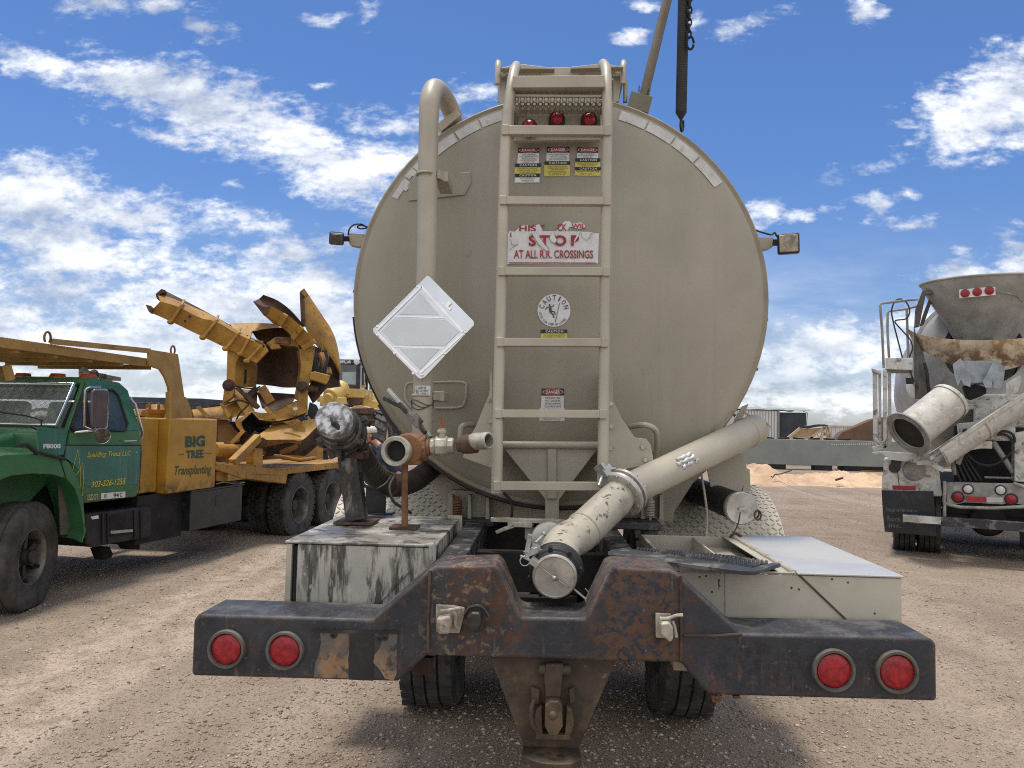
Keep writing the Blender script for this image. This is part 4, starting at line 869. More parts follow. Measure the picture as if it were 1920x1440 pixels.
# pipe label wrapped round the pipe
c = t(794, 733, PY)
def wrapped(mb, s, w, z0, z1, **k):
    letter_mb(mb, s, [Vector((-w, 0, z1)), Vector((w, 0, z1)), Vector((w, 0, z0)), Vector((-w, 0, z0))], lambda p: c+Vector((math.sin(p.x/.0455)*.0475, -math.cos(p.x/.0455)*.0475, p.z)), **k)
m1 = MB(); m1.grid(10, 2, lambda u, v: c+Vector((math.sin((u-.5)*1.75)*.0466, -math.cos((u-.5)*1.75)*.0466, (v-.5)*.043))); lab = obj('pipe_label', m1, 'paper', vent)
m1 = MB(); wrapped(m1, 'VAPOR', .019, .006, .017, bold=.01); wrapped(m1, 'RECOVERY', .030, -.006, .004, bold=.01); wrapped(m1, 'OIL ONLY', .028, -.018, -.008, bold=.01); obj('lettering', m1, 'ink_grey', lab)
# ---- placard holder
PP = 3.345
m1 = MB(); m1.prism(tp([(800, 517), (805, 518), (888, 602), (889, 610), (796, 708), (788, 711), (783, 708), (700, 624), (699, 616), (707, 610)], PP), (0, .006, 0)); plac = obj('placard_holder', m1, 'aluminium', truck, bev=.002)
m1 = MB()
for a, b in (((790, 537), (707, 619)), ((790, 537), (868, 622)), ((708, 624), (783, 699)), ((868, 626), (788, 699))): m1.bar(t(*a, PP-.004), t(*b, PP-.004), .006, .010)
for a, b in (((739, 593), (834, 596)), ((737, 650), (832, 653))): m1.bar(t(*a, PP-.003), t(*b, PP-.003), .004, .005)
for a in ((708, 612), (784, 537), (872, 623), (775, 700), (791, 703), (708, 628), (740, 662), (834, 663), (745, 577), (840, 572)): m1.lathe([(.008, 0), (.007, .004), (0, .005)], t(*a, PP-.001), (0, -1, 0), 12)
m1.obox(t(837, 574, PP-.006), .05, .012, .008, t(845, 582, PP)-t(828, 568, PP), (0, 1, 0)); m1.obox(t(841, 570, PP-.008), .015, .015, .022, t(845, 582, PP)-t(828, 568, PP), (0, 1, 0))
obj('placard_frame', m1, 'chrome', plac)
M['placard'] = mat('placard_flaps', (.60, .62, .65), .32, .6, var=(3, .05), layers=[((.55, .53, .5), 7, .6, .8, .4)])
for P in ([(788, 549), (824, 591), (749, 590)], [(717, 621), (739, 598), (748, 597), (836, 600), (862, 622), (834, 649), (740, 647)], [(749, 654), (824, 655), (788, 694)]):
    m1 = MB(); m1.prism(tp(P, PP-.0005), (0, -.0025, 0)); obj('placard_flap', m1, 'placard', plac, bev=.001)
# ---- diagonal discharge pipe
A0, A1, A2 = t(1085, 1003, 3.02), t(1168, 924, 3.25), t(1408, 808, 3.86)
cap_c = t(1040, 1081, 2.63); nrm = Vector((-.06, -1, -.10)).normalized()
P = spline([cap_c-nrm*.08, cap_c-nrm*.17+Vector((.0, 0, .01)), A0.lerp(cap_c-nrm*.22, .55)+Vector((-.01, .03, .01)), A0], 6)
m1 = MB(); m1.tube(P+[A1], .073, 28); dp = obj('discharge_pipe', m1, 'pipe', truck, smooth=50)
dr = (A2-A1).normalized(); m1 = MB(); m1.tube([A1, A2, A2+dr*.03], [.070, .073, .073], 28); m1.ball(A2+dr*.03, .073, 20, (1, 1, 1)); obj('upper_pipe', m1, 'tan', dp, smooth=50)
m1 = MB(); m1.lathe([(.0745, -.004), (.077, 0), (.0745, .004)], A0.lerp(A1, .12), A1-A0, 28); m1.lathe([(.074, -.004), (.077, 0), (.074, .004)], A2-dr*.04, dr, 28); obj('weld_bead', m1, 'pipe', dp)
d1 = (A1-A0).normalized()
m1 = MB(); m1.lathe([(.074, -.03), (.098, -.028), (.104, -.02), (.104, -.008), (.09, -.006), (.09, .006), (.104, .008), (.104, .022), (.096, .03), (.074, .032)], A1, d1, 32); cl = obj('pipe_coupling', m1, 'cap', dp, smooth=35, bev=.002)
m1 = MB(); up = d1.cross(Vector((0, 1, 0))).normalized(); up = up if up.z > 0 else -up
side = up.cross(d1)
for k in range(10):
    a = 2*math.pi*k/10; v = up*math.cos(a)+side*math.sin(a); m1.cyl(A1+v*.09-d1*.035, A1+v*.09+d1*.04, .006, 6)
m1.obox(A1+up*.115-d1*.01, .055, .035, .04, d1, up); m1.obox(A1+up*.14-d1*.02, .02, .03, .05, d1, up); m1.tube([A1+up*.12+d1*.0, A1+up*.10+d1*.05-Vector((0, .05, 0))], .006, 8); m1.tube([A1+up*.11-d1*.04, A1+up*.09-d1*.09], .006, 8)
obj('coupling_latch', m1, 'steel', cl)
m1 = MB()
wc = A1.lerp(A2, .40); rd_ = side*(-1 if side.y > 0 else 1)
for (u, v, w) in ((-.02, .026, .10), (-.03, .006, .12), (-.035, -.016, .07), (.03, -.018, .02)):
    pts = []; rr_ = []
    for k in range(9):
        s_ = -w/2+w*k/8; ang = (v+.003*math.sin(k*2.1+u*90))/.073; pts.append(wc+dr*(u+s_)+(up*math.sin(ang)+rd_*math.cos(ang))*.0705); rr_.append(.0085+.002*math.sin(k*1.7+v*60))
    m1.tube(pts, rr_, 10)
M['weldgrey'] = mat('silver_weld_paint', (.55, .55, .54), .45, .35, var=(20, .2), bump=(60, .5, .005))
obj('weld_repair', m1, 'weldgrey', dp, smooth=60)
# end flange and cap
m1 = MB(); m1.lathe([(.073, -.10), (.094, -.095), (.097, -.085), (.097, -.055), (.090, -.05), (.088, -.028), (.078, -.025), (.078, 0)], cap_c, nrm, 10 if False else 40); fl = obj('end_flange', m1, 'black', dp, bev=.003)
m1 = MB(); 
u_ = nrm.orthogonal().normalized(); w_ = nrm.cross(u_)
for k in range(8):
    a = 2*math.pi*k/8+.2; v = u_*math.cos(a)+w_*math.sin(a); m1.cyl(cap_c+v*.087-nrm*.05, cap_c+v*.087-nrm*.022, .0085, 6)
obj('flange_bolt', m1, 'dark', fl)
m1 = MB(); m1.lathe([(.076, -.03), (.0765, .0), (.074, .006), (.069, .008), (.066, .004), (.03, .0035), (0, .0035)], cap_c, nrm, 44); capo = obj('end_cap', m1, 'cap', dp, smooth=40)
dg = (t(1095, 1122, 2.62)-t(1005, 1057, 2.62)).normalized()
m1 = MB(); m1.tube([cap_c-dg*.10+nrm*.006, cap_c+nrm*.012, cap_c+dg*.06+nrm*.008], .0022, 6); m1.tube([cap_c-dg*.012+nrm*.010, cap_c+nrm*.02, cap_c+dg*.016+nrm*.010], [.004, .009, .004], 10)
m1.tube([cap_c+dg*.055-nrm*.02, cap_c+dg*.09-nrm*.01, cap_c+dg*.125+nrm*.0, cap_c+dg*.135-Vector((0, 0, .014))], .0045, 8); m1.tube([cap_c+dg*.13, cap_c+dg*.128+Vector((.01, 0, .022)), cap_c+dg*.12+Vector((.004, 0, .03))], .0025, 6)
m1.obox(cap_c-dg*.083, .03, .035, .022, dg, nrm); obj('cap_handle', m1, 'steel', capo, bev=.001)
m1 = MB(); h0 = t(998, 1042, 2.64); m1.bar(t(988, 1035, 2.64), t(994, 1002, 2.64), .028, .016); m1.bar(t(984, 1040, 2.64), t(1006, 1030, 2.66), .02, .02); m1.obox(t(1010, 1035, 2.7), .05, .06, .035, (1, .2, -.5)); m1.bar(t(1004, 1018, 2.66), t(1020, 1003, 2.7), .008, .008); m1.ball(t(1020, 1001, 2.7), .010, 10)
m1.tube([t(984+9*math.cos(a)-0, 1052+9*math.sin(a), 2.63) for a in np.linspace(0, 6.28, 20)], .0025, 6); m1.bar(t(976, 1042, 2.64), t(1004, 1055, 2.62), .008, .008); obj('cam_lever', m1, 'steel', fl, bev=.002)
# valve lever behind
m1 = MB(); m1.bar(t(920, 974, 3.3), t(1050, 978, 3.3), .03, .018); m1.bar(t(952, 982, 3.3), t(998, 984, 3.3), .04, .022); m1.prism(tp([(928, 996), (946, 988), (966, 983), (964, 990), (946, 996), (931, 1002)], 3.28), (0, .02, 0)); m1.prism(tp([(984, 984), (1000, 984), (1002, 1012), (984, 1012)], 3.31), (0, .03, 0)); m1.lathe([(.045, 0), (.05, .004), (.05, .012), (0, .012)], t(1042, 984, 3.26), (0, -.1, 1), 24)
obj('valve_lever', m1, 'brass', truck, bev=.003)
m1 = MB(); m1.lathe([(.075, .05), (.075, 0), (.055, -.01), (0, -.01)], t(1030, 1014, 3.18), (0, 1, 0), 28); m1.cyl(t(1040, 975, 3.3), t(1038, 1040, 3.3), .05, 20); obj('outlet_valve', m1, 'cap', truck)
# ---- left hose, coupling, post
c0 = t(624, 785, 2.98); c1 = t(655, 823, 3.25); ax = (c1-c0).normalized(); L = (c1-c0).length
m1 = MB(); m1.lathe([(0, -.006), (.064, -.006), (.070, .0), (.0705, .05)], c0, ax, 36); cp = obj('hose_coupling', m1, 'tarcap', truck, smooth=45, label='hose coupling smeared with tar and closed by a cap')
m1 = MB(); m1.lathe([(.072, .05), (.080, .055), (.080, .10), (.074, .105), (.074, .13), (.086, .135), (.090, .15), (.090, .175), (.083, .18), (.083, .195), (.090, .20), (.090, .225), (.074, .235), (.066, .26), (.058, L*1.02)], c0, ax, 36); obj('coupling_body', m1, 'tar', cp, smooth=35, bev=.002)
u_ = ax.orthogonal().normalized(); w_ = ax.cross(u_)
for k in range(6):
    m1 = MB(); a = 1.047*k+.3; v = u_*math.cos(a)+w_*math.sin(a); m1.obox(c0+ax*.17+v*.095, .06, .03, .022, ax, v); m1.tube([c0+ax*.15+v*.095, c0+ax*.20+v*.115, c0+ax*.25+v*.10], .006, 8); obj('coupling_lug', m1, 'tar', cp, bev=.002)
m1 = MB(); m1.tube([c0-ax*.008+u_*.012*math.cos(a)+w_*.012*math.sin(a)+Vector((.012, -.006, -.02)) for a in np.linspace(0, 6.28, 16)], .003, 6); m1.tube([c0-ax*.008, c0-ax*.02+Vector((.012, 0, -.02)), c0-ax*.01+Vector((.03, 0, -.045))], .011, 10)
obj('cap_ring', m1, 'tar', cp)
HP = [c1-ax*.03, t(678, 856, 3.40), t(704, 892, 3.50), t(738, 910, 3.60), t(775, 902, 3.72), t(800, 885, 3.85), t(830, 860, 4.1)]
HP = spline(HP, 12); rr = [.052+.0025*(i % 2) for i in range(len(HP))]
m1 = MB(); m1.tube(HP, rr, 24); hs = obj('suction_hose', m1, 'hose', truck, smooth=25)
m1 = MB()
for i in range(2, len(HP)-20, 2): pass
k = 34; m1.lathe([(.054, -.012), (.059, -.01), (.059, .01), (.054, .012)], HP[k], HP[k+1]-HP[k-1], 28); m1.obox(HP[k]+Vector((-.01, -.075, .045)), .03, .025, .03); m1.cyl(HP[k]+Vector((.01, -.085, .05)), HP[k]+Vector((.01, -.06, .05)), .014, 10); obj('hose_clamp', m1, 'rust_dark', hs)
m1 = MB(); m1.tube(spline([t(678, 890, 3.4), t(682, 908, 3.38), t(700, 918, 3.4), t(722, 908, 3.45), t(734, 892, 3.48)], 6), .006, 8); m1.tube(spline([t(738, 895, 3.42), t(730, 915, 3.36), t(738, 940, 3.33), t(755, 952, 3.36), t(770, 962, 3.42)], 6), .007, 8); obj('safety_cable', m1, 'black', hs)
m1 = MB(); m1.prism(tp([(632, 858), (668, 856), (684, 974), (648, 980)], 3.17), (0, .07, 0)); pst = obj('hose_post', m1, 'tar', truck, bev=.004)
m1 = MB(); g = T.Gz(666, 982, ztp+.004); m1.obox(g+Vector((0, .03, .006)), .16, .16, .012); obj('base_plate', m1, 'rust_dark', pst, bev=.002)
m1 = MB(); m1.obox(t(652, 850, 3.2), .15, .08, .03, (1, 0, -.1)); m1.prism(tp([(678, 836), (690, 828), (690, 860), (668, 862)], 3.24), (0, .03, 0)); m1.prism(tp([(612, 846), (626, 836), (640, 852), (618, 862)], 3.14), (0, .03, 0)); obj('saddle', m1, 'rust_dark', pst, bev=.003)
m1 = MB(); m1.prism(tp([(686, 910), (723, 908), (722, 966), (684, 965)], 3.62), (0, .02, 0)); m1.prism(tp([(682, 964), (735, 962), (735, 967), (682, 970)], 3.60), (0, .08, 0)); obj('splash_plate', m1, 'blackpaint', truck, bev=.003)
# ---- rusty valve cluster
VY = 3.12
g = T.Gz(759, 990, ztp+.002)
m1 = MB(); m1.cyl(g, t(759, 870, VY), .0135, 16); vp = obj('valve_post', m1, 'rust', truck)
m1 = MB(); m1.obox(g+Vector((0, 0, .004)), .11, .11, .010); obj('base_plate', m1, 'rust_dark', vp, bev=.002)
m1 = MB(); c = t(742, 846, VY-.08); ax = Vector((.12, 1, .0)).normalized(); m1.lathe([(.041, .05), (.041, .0), (.043, -.01), (.058, -.010), (.060, -.004), (.060, .02), (.056, .03), (.050, .034), (.052, .05), (.052, .08)], c, ax, 36); vv_ = obj('valve_cluster', m1, 'brass', truck, smooth=40, bev=.001)
m1 = MB(); m1.lathe([(.040, .02), (.040, .12), (0, .12)], c, ax, 30); obj('bore', m1, 'dark', vv_)
m1 = MB(); b = t(768, 842, VY); m1.lathe([(.045, -.06), (.062, -.055), (.066, -.02), (.066, .02), (.058, .05), (.05, .06)], b+Vector((0, .03, 0)), ax, 30); m1.cyl(b+Vector((0, .02, 0)), t(800, 840, VY+.02), .052, 8); m1.cyl(t(798, 840, VY+.02), t(806, 839.5, VY+.02), .035, 24); m1.obox(t(765, 866, VY+.02), .11, .09, .02)
m1.lathe([(.05, 0), (.054, .02), (.04, .03), (0, .03)], b+Vector((0, .03, .03)), (0, 0, 1), 24); obj('tee_body', m1, 'rust', vv_, bev=.004)
m1 = MB(); m1.lathe([(.028, 0), (.034, .004), (.034, .02), (.042, .026), (.042, .07), (.034, .076), (.034, .095), (.028, .1)], t(806, 837.5, VY+.02), (1, 0, .06), 8); m1.cyl(t(829, 830, VY+.02), t(829, 803, VY+.02), .014, 14); m1.cyl(t(828, 812, VY+.02), t(828, 806, VY+.02), .02, 8); obj('ball_valve', m1, 'brass', vv_, bev=.003)
m1 = MB(); m1.prism(tp([(823, 782), (833, 782), (833, 806), (824, 806)], VY+.01), (0, .012, 0)); obj('valve_handle', m1, 'rust', vv_)
m1 = MB(); m1.lathe([(.027, 0), (.030, .003), (.030, .02), (.038, .022), (.040, .06), (.038, .085), (.03, .09)], t(857, 834, VY+.02), (1, -.10, .09), 24); obj('rusty_elbow', m1, 'rust_dark', vv_, bev=.003)
m1 = MB(); d_ = Vector((.80, -.60, .10)).normalized(); q = t(893, 828, VY); m1.lathe([(.034, -.02), (.036, .0), (.036, .015), (.030, .02), (.030, .03), (.035, .034), (.035, .065), (.031, .069), (.026, .069), (.025, .0)], q, d_, 28); cl_ = obj('camlock_fitting', m1, 'brass', vv_, smooth=40)
m1 = MB(); m1.lathe([(.0255, .02), (0, .02)], q, d_, 20); m1.cyl(q+d_*.02, q+d_*.022, .025, 20); obj('bore', m1, 'dark', cl_)
# grab handle leaning by the pipe
m1 = MB(); m1.bar(t(728, 730, 3.25), t(808, 820, 3.18), .022, .016); ll = obj('long_lever', m1, 'steel', truck, bev=.003)
m1 = MB(); m1.bar(t(720, 746, 3.24), t(752, 762, 3.22), .02, .018); m1.bar(t(748, 756, 3.22), t(798, 812, 3.17), .014, .02); m1.obox(t(780, 788, 3.19), .05, .03, .04, t(808, 820, 3.2)-t(728, 730, 3.2)); obj('latch_bar', m1, 'tar', ll, bev=.003)
# ---- fenders with tread-plate pattern
def fender(x0, x1, yb, zb0, ztop, round_r, nm='mud_guard'):
    """rear half of a mud guard: curved sheet from its top forward edge down to its rear lower edge"""
    def f(u, v):
        a = R(-14+104*v); rr_ = .62; y = 2.17-rr_*math.cos(a)*.98; z = zb0-.02+ (ztop-zb0)*math.sin(max(0, a))*1.0 if a > 0 else zb0-.02+.62*math.sin(a)
        ins = .03*(v-.2) if v > .2 else 0
        x = x0+(x1-x0)*u
        return Vector((x, y, z)), Vector((0, math.cos(a), -math.sin(a)))
    m1 = MB(); m1.sheet(14, 18, f, .006); fd = obj(nm, m1, 'tread', truck, smooth=40)
    m1 = MB(); n = int((x1-x0)/.030)
    for j in range(26):
        v = (j+.5)/26
        for i in range(n):
            u = (i+.5)/n; p, d = f(u, v); p2, _ = f(u, min(1, v+.01)); tan = (p2-p).normalized(); xa = Vector((1, 0, 0)); s = 1 if (i+j) % 2 else -1
            m1.obox(p-d*.0015, .024, .0065, .005, xa*.72+tan*(.69*s), d.cross(xa*.72+tan*(.69*s)))
    obj('tread_pattern', m1, 'tread_lug', fd, bev=0)['kind'] = 'stuff'
    return fd
M['tread'] = mat('tread_plate_tan', (.46, .42, .34), .42, var=(3, .08), layers=[((.28, .25, .2), 4, .5, .74, .5), ((.12, .09, .06), 20, .66, .74, .5)])
M['tread_lug'] = mat('tread_lugs', (.40, .36, .29), .40, var=(6, .1), layers=[((.13, .11, .085), 14, .48, .66, .75)])
fender(.50, 1.23, 1.6, .98, 1.33, .3); fender(-1.16, -.40, 1.6, .98, 1.33, .3)
# wheels under the tail
tm = tyre_mb(.52, .30, .30, lugs=36, flat=.02, lug_h=.012)
def truck_wheel(c, first=[None]):
    if first[0] is None:
        w = bpy.data.objects.new('wheel', tm.mesh('tyre')); COL.objects.link(w); finish(w, 'tyre', 0, 40); w.parent = truck; w.rotation_euler = (0, 0, R(90)); w.location = c
        m1 = MB(); m1.lathe([(.30, -.12), (.285, -.10), (.27, .0), (.12, .03), (.1, .06), (0, .06)], (0, 0, 0), (0, 1, 0), 32); m1.lathe([(.30, .12), (.285, .10), (.27, .0)], (0, 0, 0), (0, 1, 0), 32); obj('rim', m1, 'dark', w)
        first[0] = w; return w
    return dup_tree(first[0], c, R(90), truck)
for c in ((-.655, 2.17, .50), (.78, 2.17, .50), (-.655, 3.5, .50), (.78, 3.5, .50)): truck_wheel(Vector(c))
# ---- right side: guard plate, stowed tube with cap, cable
m1 = MB(); m1.prism(tp([(1326, 880), (1385, 848), (1394, 852), (1401, 880), (1398, 900), (1390, 921), (1334, 921)], 3.95), (0, .012, 0)); m1.prism(tp([(1400, 878), (1406, 880), (1408, 921), (1392, 921)], 3.97), (0, .25, 0)); obj('guard_plate', m1, 'tan', truck, bev=.002)
m1 = MB(); c = t(1390, 953, 3.62); ax = Vector((-.10, 1, .03)).normalized(); m1.lathe([(.073, 0), (.075, .02), (.075, .05), (.068, .055), (.068, .9)], c, ax, 32); st_ = obj('stowage_tube', m1, 'black', truck, smooth=40)
m1 = MB(); m1.lathe([(.075, .03), (.076, 0), (.071, -.006), (.066, -.004), (0, -.004)], c, ax, 36); m1.obox(c-ax*.012, .03, .012, .012, (1, 0, .2)); m1.bar(c-ax*.01, c+Vector((.03, -.02, -.02)), .008, .008); obj('tube_cap', m1, 'cap', st_)
m1 = MB(); m1.tube([t(1421+6*math.cos(a), 966+9*math.sin(a), 3.62) for a in np.linspace(0, 6.28, 18)], .004, 6); m1.tube([t(1418+5*math.cos(a), 963+8*math.sin(a), 3.63) for a in np.linspace(0, 6.28, 18)], .004, 6); m1.tube(spline([t(1388, 960, 3.6), t(1383, 985, 3.6), t(1372, 1003, 3.6), t(1364, 1012, 3.63)], 6), .003, 6); m1.tube(spline([t(1372, 1004, 3.6), t(1380, 1000, 3.6), t(1390, 1006, 3.6)], 5), .007, 6); obj('cap_chain', m1, 'rust_dark', st_)
m1 = MB(); m1.tube(spline([t(1315, 890, 3.9), t(1322, 930, 3.8), t(1326, 970, 3.75), t(1324, 1010, 3.70)], 6), .006, 6); obj('loose_cable', m1, 'tan_box', truck)
m1 = MB(); m1.prism(tp([(1392, 762), (1404, 757), (1390, 790), (1368, 805)], 4.0), (0, .01, 0)); m1.bar(t(1394, 772, 3.9), t(1406, 780, 3.9), .012, .01); m1.bar(t(1432, 786, 3.86), t(1447, 803, 3.8), .006, .006); obj('tank_bracket', m1, 'tan', truck)
# ---- work lamps on both flanks
def worklamp(bx, lx, ly, w, h, ax, mm):
    q = MB(); q.prism(tp(bx, 3.95), (0, .05, 0)); o = obj('work_lamp', q, 'tan', truck, bev=.003)
    c = t(lx, ly, 3.88); X = Vector(ax[0]).normalized(); Yv = Vector(ax[1]); q = MB(); q.obox(c, w, .055, h, X, Yv); ho = obj('lamp_housing', q, 'blackpaint', o, bev=.010, seg=3)
    q = MB(); Yn = (Yv-X*Yv.dot(X)).normalized(); q.obox(c-Yn*.028, w*.84, .006, h*.84, X, Yv); obj('lens', q, mm, o, bev=.004)
    return o
M['lamp_lens'] = mat('dusty_lamp_lens', (.33, .28, .22), .3, .2, var=(30, .3), bump=(60, .5, .004))
M['lamp_lens_d'] = mat('dark_lamp_lens', (.10, .085, .07), .3, .2, var=(30, .3))
wl = worklamp([(1416, 444), (1449, 444), (1452, 448), (1450, 462), (1440, 467), (1416, 468)], 1478, 457.5, .105, .102, ((1, -.25, .04), (.2, 1, .10)), 'lamp_lens')
q = MB(); q.tube(spline([t(1406, 420, 3.95), t(1414, 430, 3.9), t(1430, 436, 3.88), t(1446, 440, 3.88), t(1452, 436, 3.88), t(1456, 442, 3.88), t(1462, 448, 3.9)], 6), .0045, 6); q.bar(t(1450, 455, 3.92), t(1462, 455, 3.9), .02, .03); obj('lamp_cable', q, 'black', wl)
wl = worklamp([(653, 436), (682, 438), (682, 462), (668, 462), (656, 459), (652, 452)], 631, 447, .075, .062, ((1, .3, 0), (-.35, 1, .45)), 'lamp_lens_d')
q = MB(); q.tube(spline([t(653, 440, 3.93), t(655, 430, 3.9), t(663, 422, 3.9), t(676, 420, 3.9), t(688, 426, 3.95)], 6), .004, 6); q.tube(spline([t(690, 426, 3.95), t(676, 422, 3.92), t(670, 426, 3.92), t(678, 429, 3.93), t(690, 427, 3.95)], 5), .004, 6); q.bar(t(642, 448, 3.9), t(653, 448, 3.93), .02, .025); obj('lamp_cable', q, 'black', wl)
M['poledark'] = mat('shaded_tan_pole', (.17, .145, .10), .5, var=(6, .12), layers=[((.15, .12, .085), 8, .5, .75, .6)])  # tan darkened to imitate the shade on the backlit pole
# ---- hose boom pole on top with bracket
a, b = t(1207, 180, 3.95), t(1262, -45, 3.95)
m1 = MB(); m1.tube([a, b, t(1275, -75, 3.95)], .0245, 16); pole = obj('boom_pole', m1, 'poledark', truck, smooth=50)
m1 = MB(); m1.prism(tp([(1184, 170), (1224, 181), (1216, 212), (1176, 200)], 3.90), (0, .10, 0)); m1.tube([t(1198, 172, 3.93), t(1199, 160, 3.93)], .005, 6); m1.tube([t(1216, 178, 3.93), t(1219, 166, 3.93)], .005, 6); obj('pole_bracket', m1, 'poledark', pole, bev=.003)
m1 = MB(); m1.bar(t(1272, -72, 3.95), t(1300, -82, 3.85), .03, .03); obj('boom_tip', m1, 'tan', pole)
# things that hang on it
sp0, sp1 = t(1277, 212, 3.83), t(1283, -66, 3.83)
so_ = sp0-Vector((0, 0, .1))
ths = thing('hanging_spring', 'long black coil spring hooked over the rim of the round tank', 'spring', TO+Vector((sp0.x, sp0.y, 1.0)))
off = Vector((sp0.x, sp0.y, 1.0)); TH = lambda p: Vector(p)-off
m1 = MB(); n = 88; pts = []; rad = []
for i in range(n*2+1):
    pts.append(TH(sp0.lerp(sp1, i/(n*2)))); rad.append(.0265+.0018*(i % 2))
m1.tube(pts, rad, 18); m1.tube([TH(sp0), TH(sp0)-Vector((0, 0, .035))], [.026, .006], 16); obj('coil', m1, 'black', ths, smooth=20)
m1 = MB(); hk = [t(1277, 222, 3.83), t(1276, 236, 3.83), t(1278, 246, 3.86), t(1281, 240, 3.9), t(1281, 226, 3.9)]; m1.tube([TH(p) for p in spline(hk, 5)], .006, 8); obj('hook', m1, 'dark', ths)
m1 = MB(); lk = MB()
cc = [t(1295-i*.3, -60+i*11.3, 3.80) for i in range(12)]
base_c = Vector((cc[0].x, cc[0].y, 1.0))
for i, c in enumerate(cc):
    pl = (Vector((1, 0, 0)) if i % 2 else Vector((0, 1, 0))); pts = []
    for k in range(14):
        a = 2*math.pi*k/14; pts.append(c-base_c+pl*(.011*math.cos(a))+Vector((0, 0, 1))*(.021*math.sin(a)))
    lk.tube(pts, .0045, 7, closed=True)
c = t(1294.5, 80, 3.79)
lk.tube([c-base_c+Vector((.017*math.cos(a), .004, .033*math.sin(a))) for a in np.linspace(0, 6.0, 18)], .006, 8)
o = obj('hanging_chain', lk, 'dark', None); o.location = TO+base_c; tag(o, 'short dark steel chain hanging beside the black spring', 'chain')
# ---- loose grip strip lying over the right tool box
GX = Vector((t(1300, 1060, 2.78).x, t(1300, 1060, 2.78).y, rz+.02))
z_s = rz+.035
def gs(px, py, dz=0): return T.Gz(px, py, z_s+dz)
strip = thing('grip_step_plank', 'bent grey steel step plank with toothed surface lying across the open tool box', 'step plank', TO+Vector((GX.x, GX.y, z_s)))
off2 = Vector((GX.x, GX.y, z_s))
m1 = MB(); m1.prism([gs(a, b)-off2 for a, b in ((1140, 1034), (1160, 1029), (1185, 1029), (1410, 1064), (1446, 1055), (1464, 1056), (1416, 1071), (1392, 1070), (1140, 1039))], (0, 0, -.014)); obj('edge_bar', m1, 'frame', strip, bev=.002)
m1 = MB(); P = [gs(a, b)-off2 for a, b in ((1196, 1031), (1310, 1037), (1375, 1041), (1440, 1054), (1408, 1063))]; m1.prism(P, (0, 0, -.006))
for i in range(34):
    for j in range(4):
        u = i/33; v = .12+.26*j
        e0 = P[0].lerp(P[4], u); e1 = (P[0].lerp(P[1], u*2) if u < .5 else P[1].lerp(P[2], (u-.5)*2) if False else P[1].lerp(P[3], (u-.5)*2)); q = e0.lerp(e1, v)
        m1.lathe([(.006, 0), (.004, .008), (.003, .009)], q, (0, 0, 1), 6)
obj('toothed_tread', m1, 'frame', strip)
m1 = MB(); m1.cyl(gs(1410, 1061)-off2, gs(1410, 1061)-off2+Vector((0, 0, .001)), .01, 14); obj('bolt_hole', m1, 'dark', strip)
# ================================================================== GREEN TREE-SPADE TRUCK
GO = Vector((-4.322, 6.363, 0)); GR = 79.8; Gf = Frame(GO, GR)
def g(px, py, y): return Gf.P(px, py, y)
def gp(pts, y): return [g(a, b, y) for a, b in pts]
gt = thing('tree_spade_truck', 'green cab truck with an ochre tree digging machine on its bed', 'truck', GO, GR)
WID = 1.95
def lo_prism(mb, prof, inset0, inset1=None, w0=0.0, w1=WID):
    """side profile (local x, z) swept across the truck; inset(z) leans the sides in"""
    n = len(prof)
    v = [(x, w0+inset0(z), z) for x, z in prof]+[(x, w1-(inset1 or inset0)(z), z) for x, z in prof]
    f = [tuple(range(n)), tuple(range(2*n-1, n-1, -1))]+[(i, (i+1) % n, n+(i+1) % n, n+i) for i in range(n)]
    return mb.add(v, f)
tum = lambda z: .0 if z < 1.47 else (z-1.47)*.24
def xz(px, py, y): p = g(px, py, y); return p.x, p.z
# cab
cabp = [xz(157, 945, 0), xz(128, 842, 0), xz(127, 806, 0), xz(160, 716, .11), xz(172, 707, .12), xz(224, 717, .12), xz(240, 732, .11), xz(254, 778, .03), xz(264, 805, 0), xz(269, 845, 0), xz(259, 932, 0)]
m1 = MB(); lo_prism(m1, [cabp[i] for i in (0, 1, 2, 8, 9, 10)], tum); cab = obj('cab', m1, 'green', gt, bev=.03, seg=3)
def gside0(a, b, e=0.0):
    p = g(a, b, .05)
    for _ in range(4): p = g(a, b, tum(p.z)-e)
    return p
def far(p): return Vector((p.x, WID-p.y, p.z))
m1 = MB()
for L in ([(127, 808), (160, 716), (166, 731), (157, 743), (133, 804), (133, 808)], [(160, 716), (172, 709), (224, 718), (240, 732), (222, 742), (211, 731), (166, 731)], [(240, 732), (254, 778), (264, 807), (235, 808), (239, 794), (222, 742)]):
    P = [gside0(a, b) for a, b in L]; m1.prism(P, (0, .05, 0)); m1.prism([far(p) for p in P], (0, -.05, 0))
obj('door_frame', m1, 'green', cab, bev=.006)
rp = [xz(160, 716, .11), xz(172, 707, .12), xz(224, 717, .12), xz(240, 732, .11), xz(237, 740, .10), xz(222, 728, .12), xz(172, 719, .12), xz(163, 726, .11)]
m1 = MB(); lo_prism(m1, rp, lambda z: tum(z)-.004); obj('roof', m1, 'green', cab, bev=.02, seg=3)
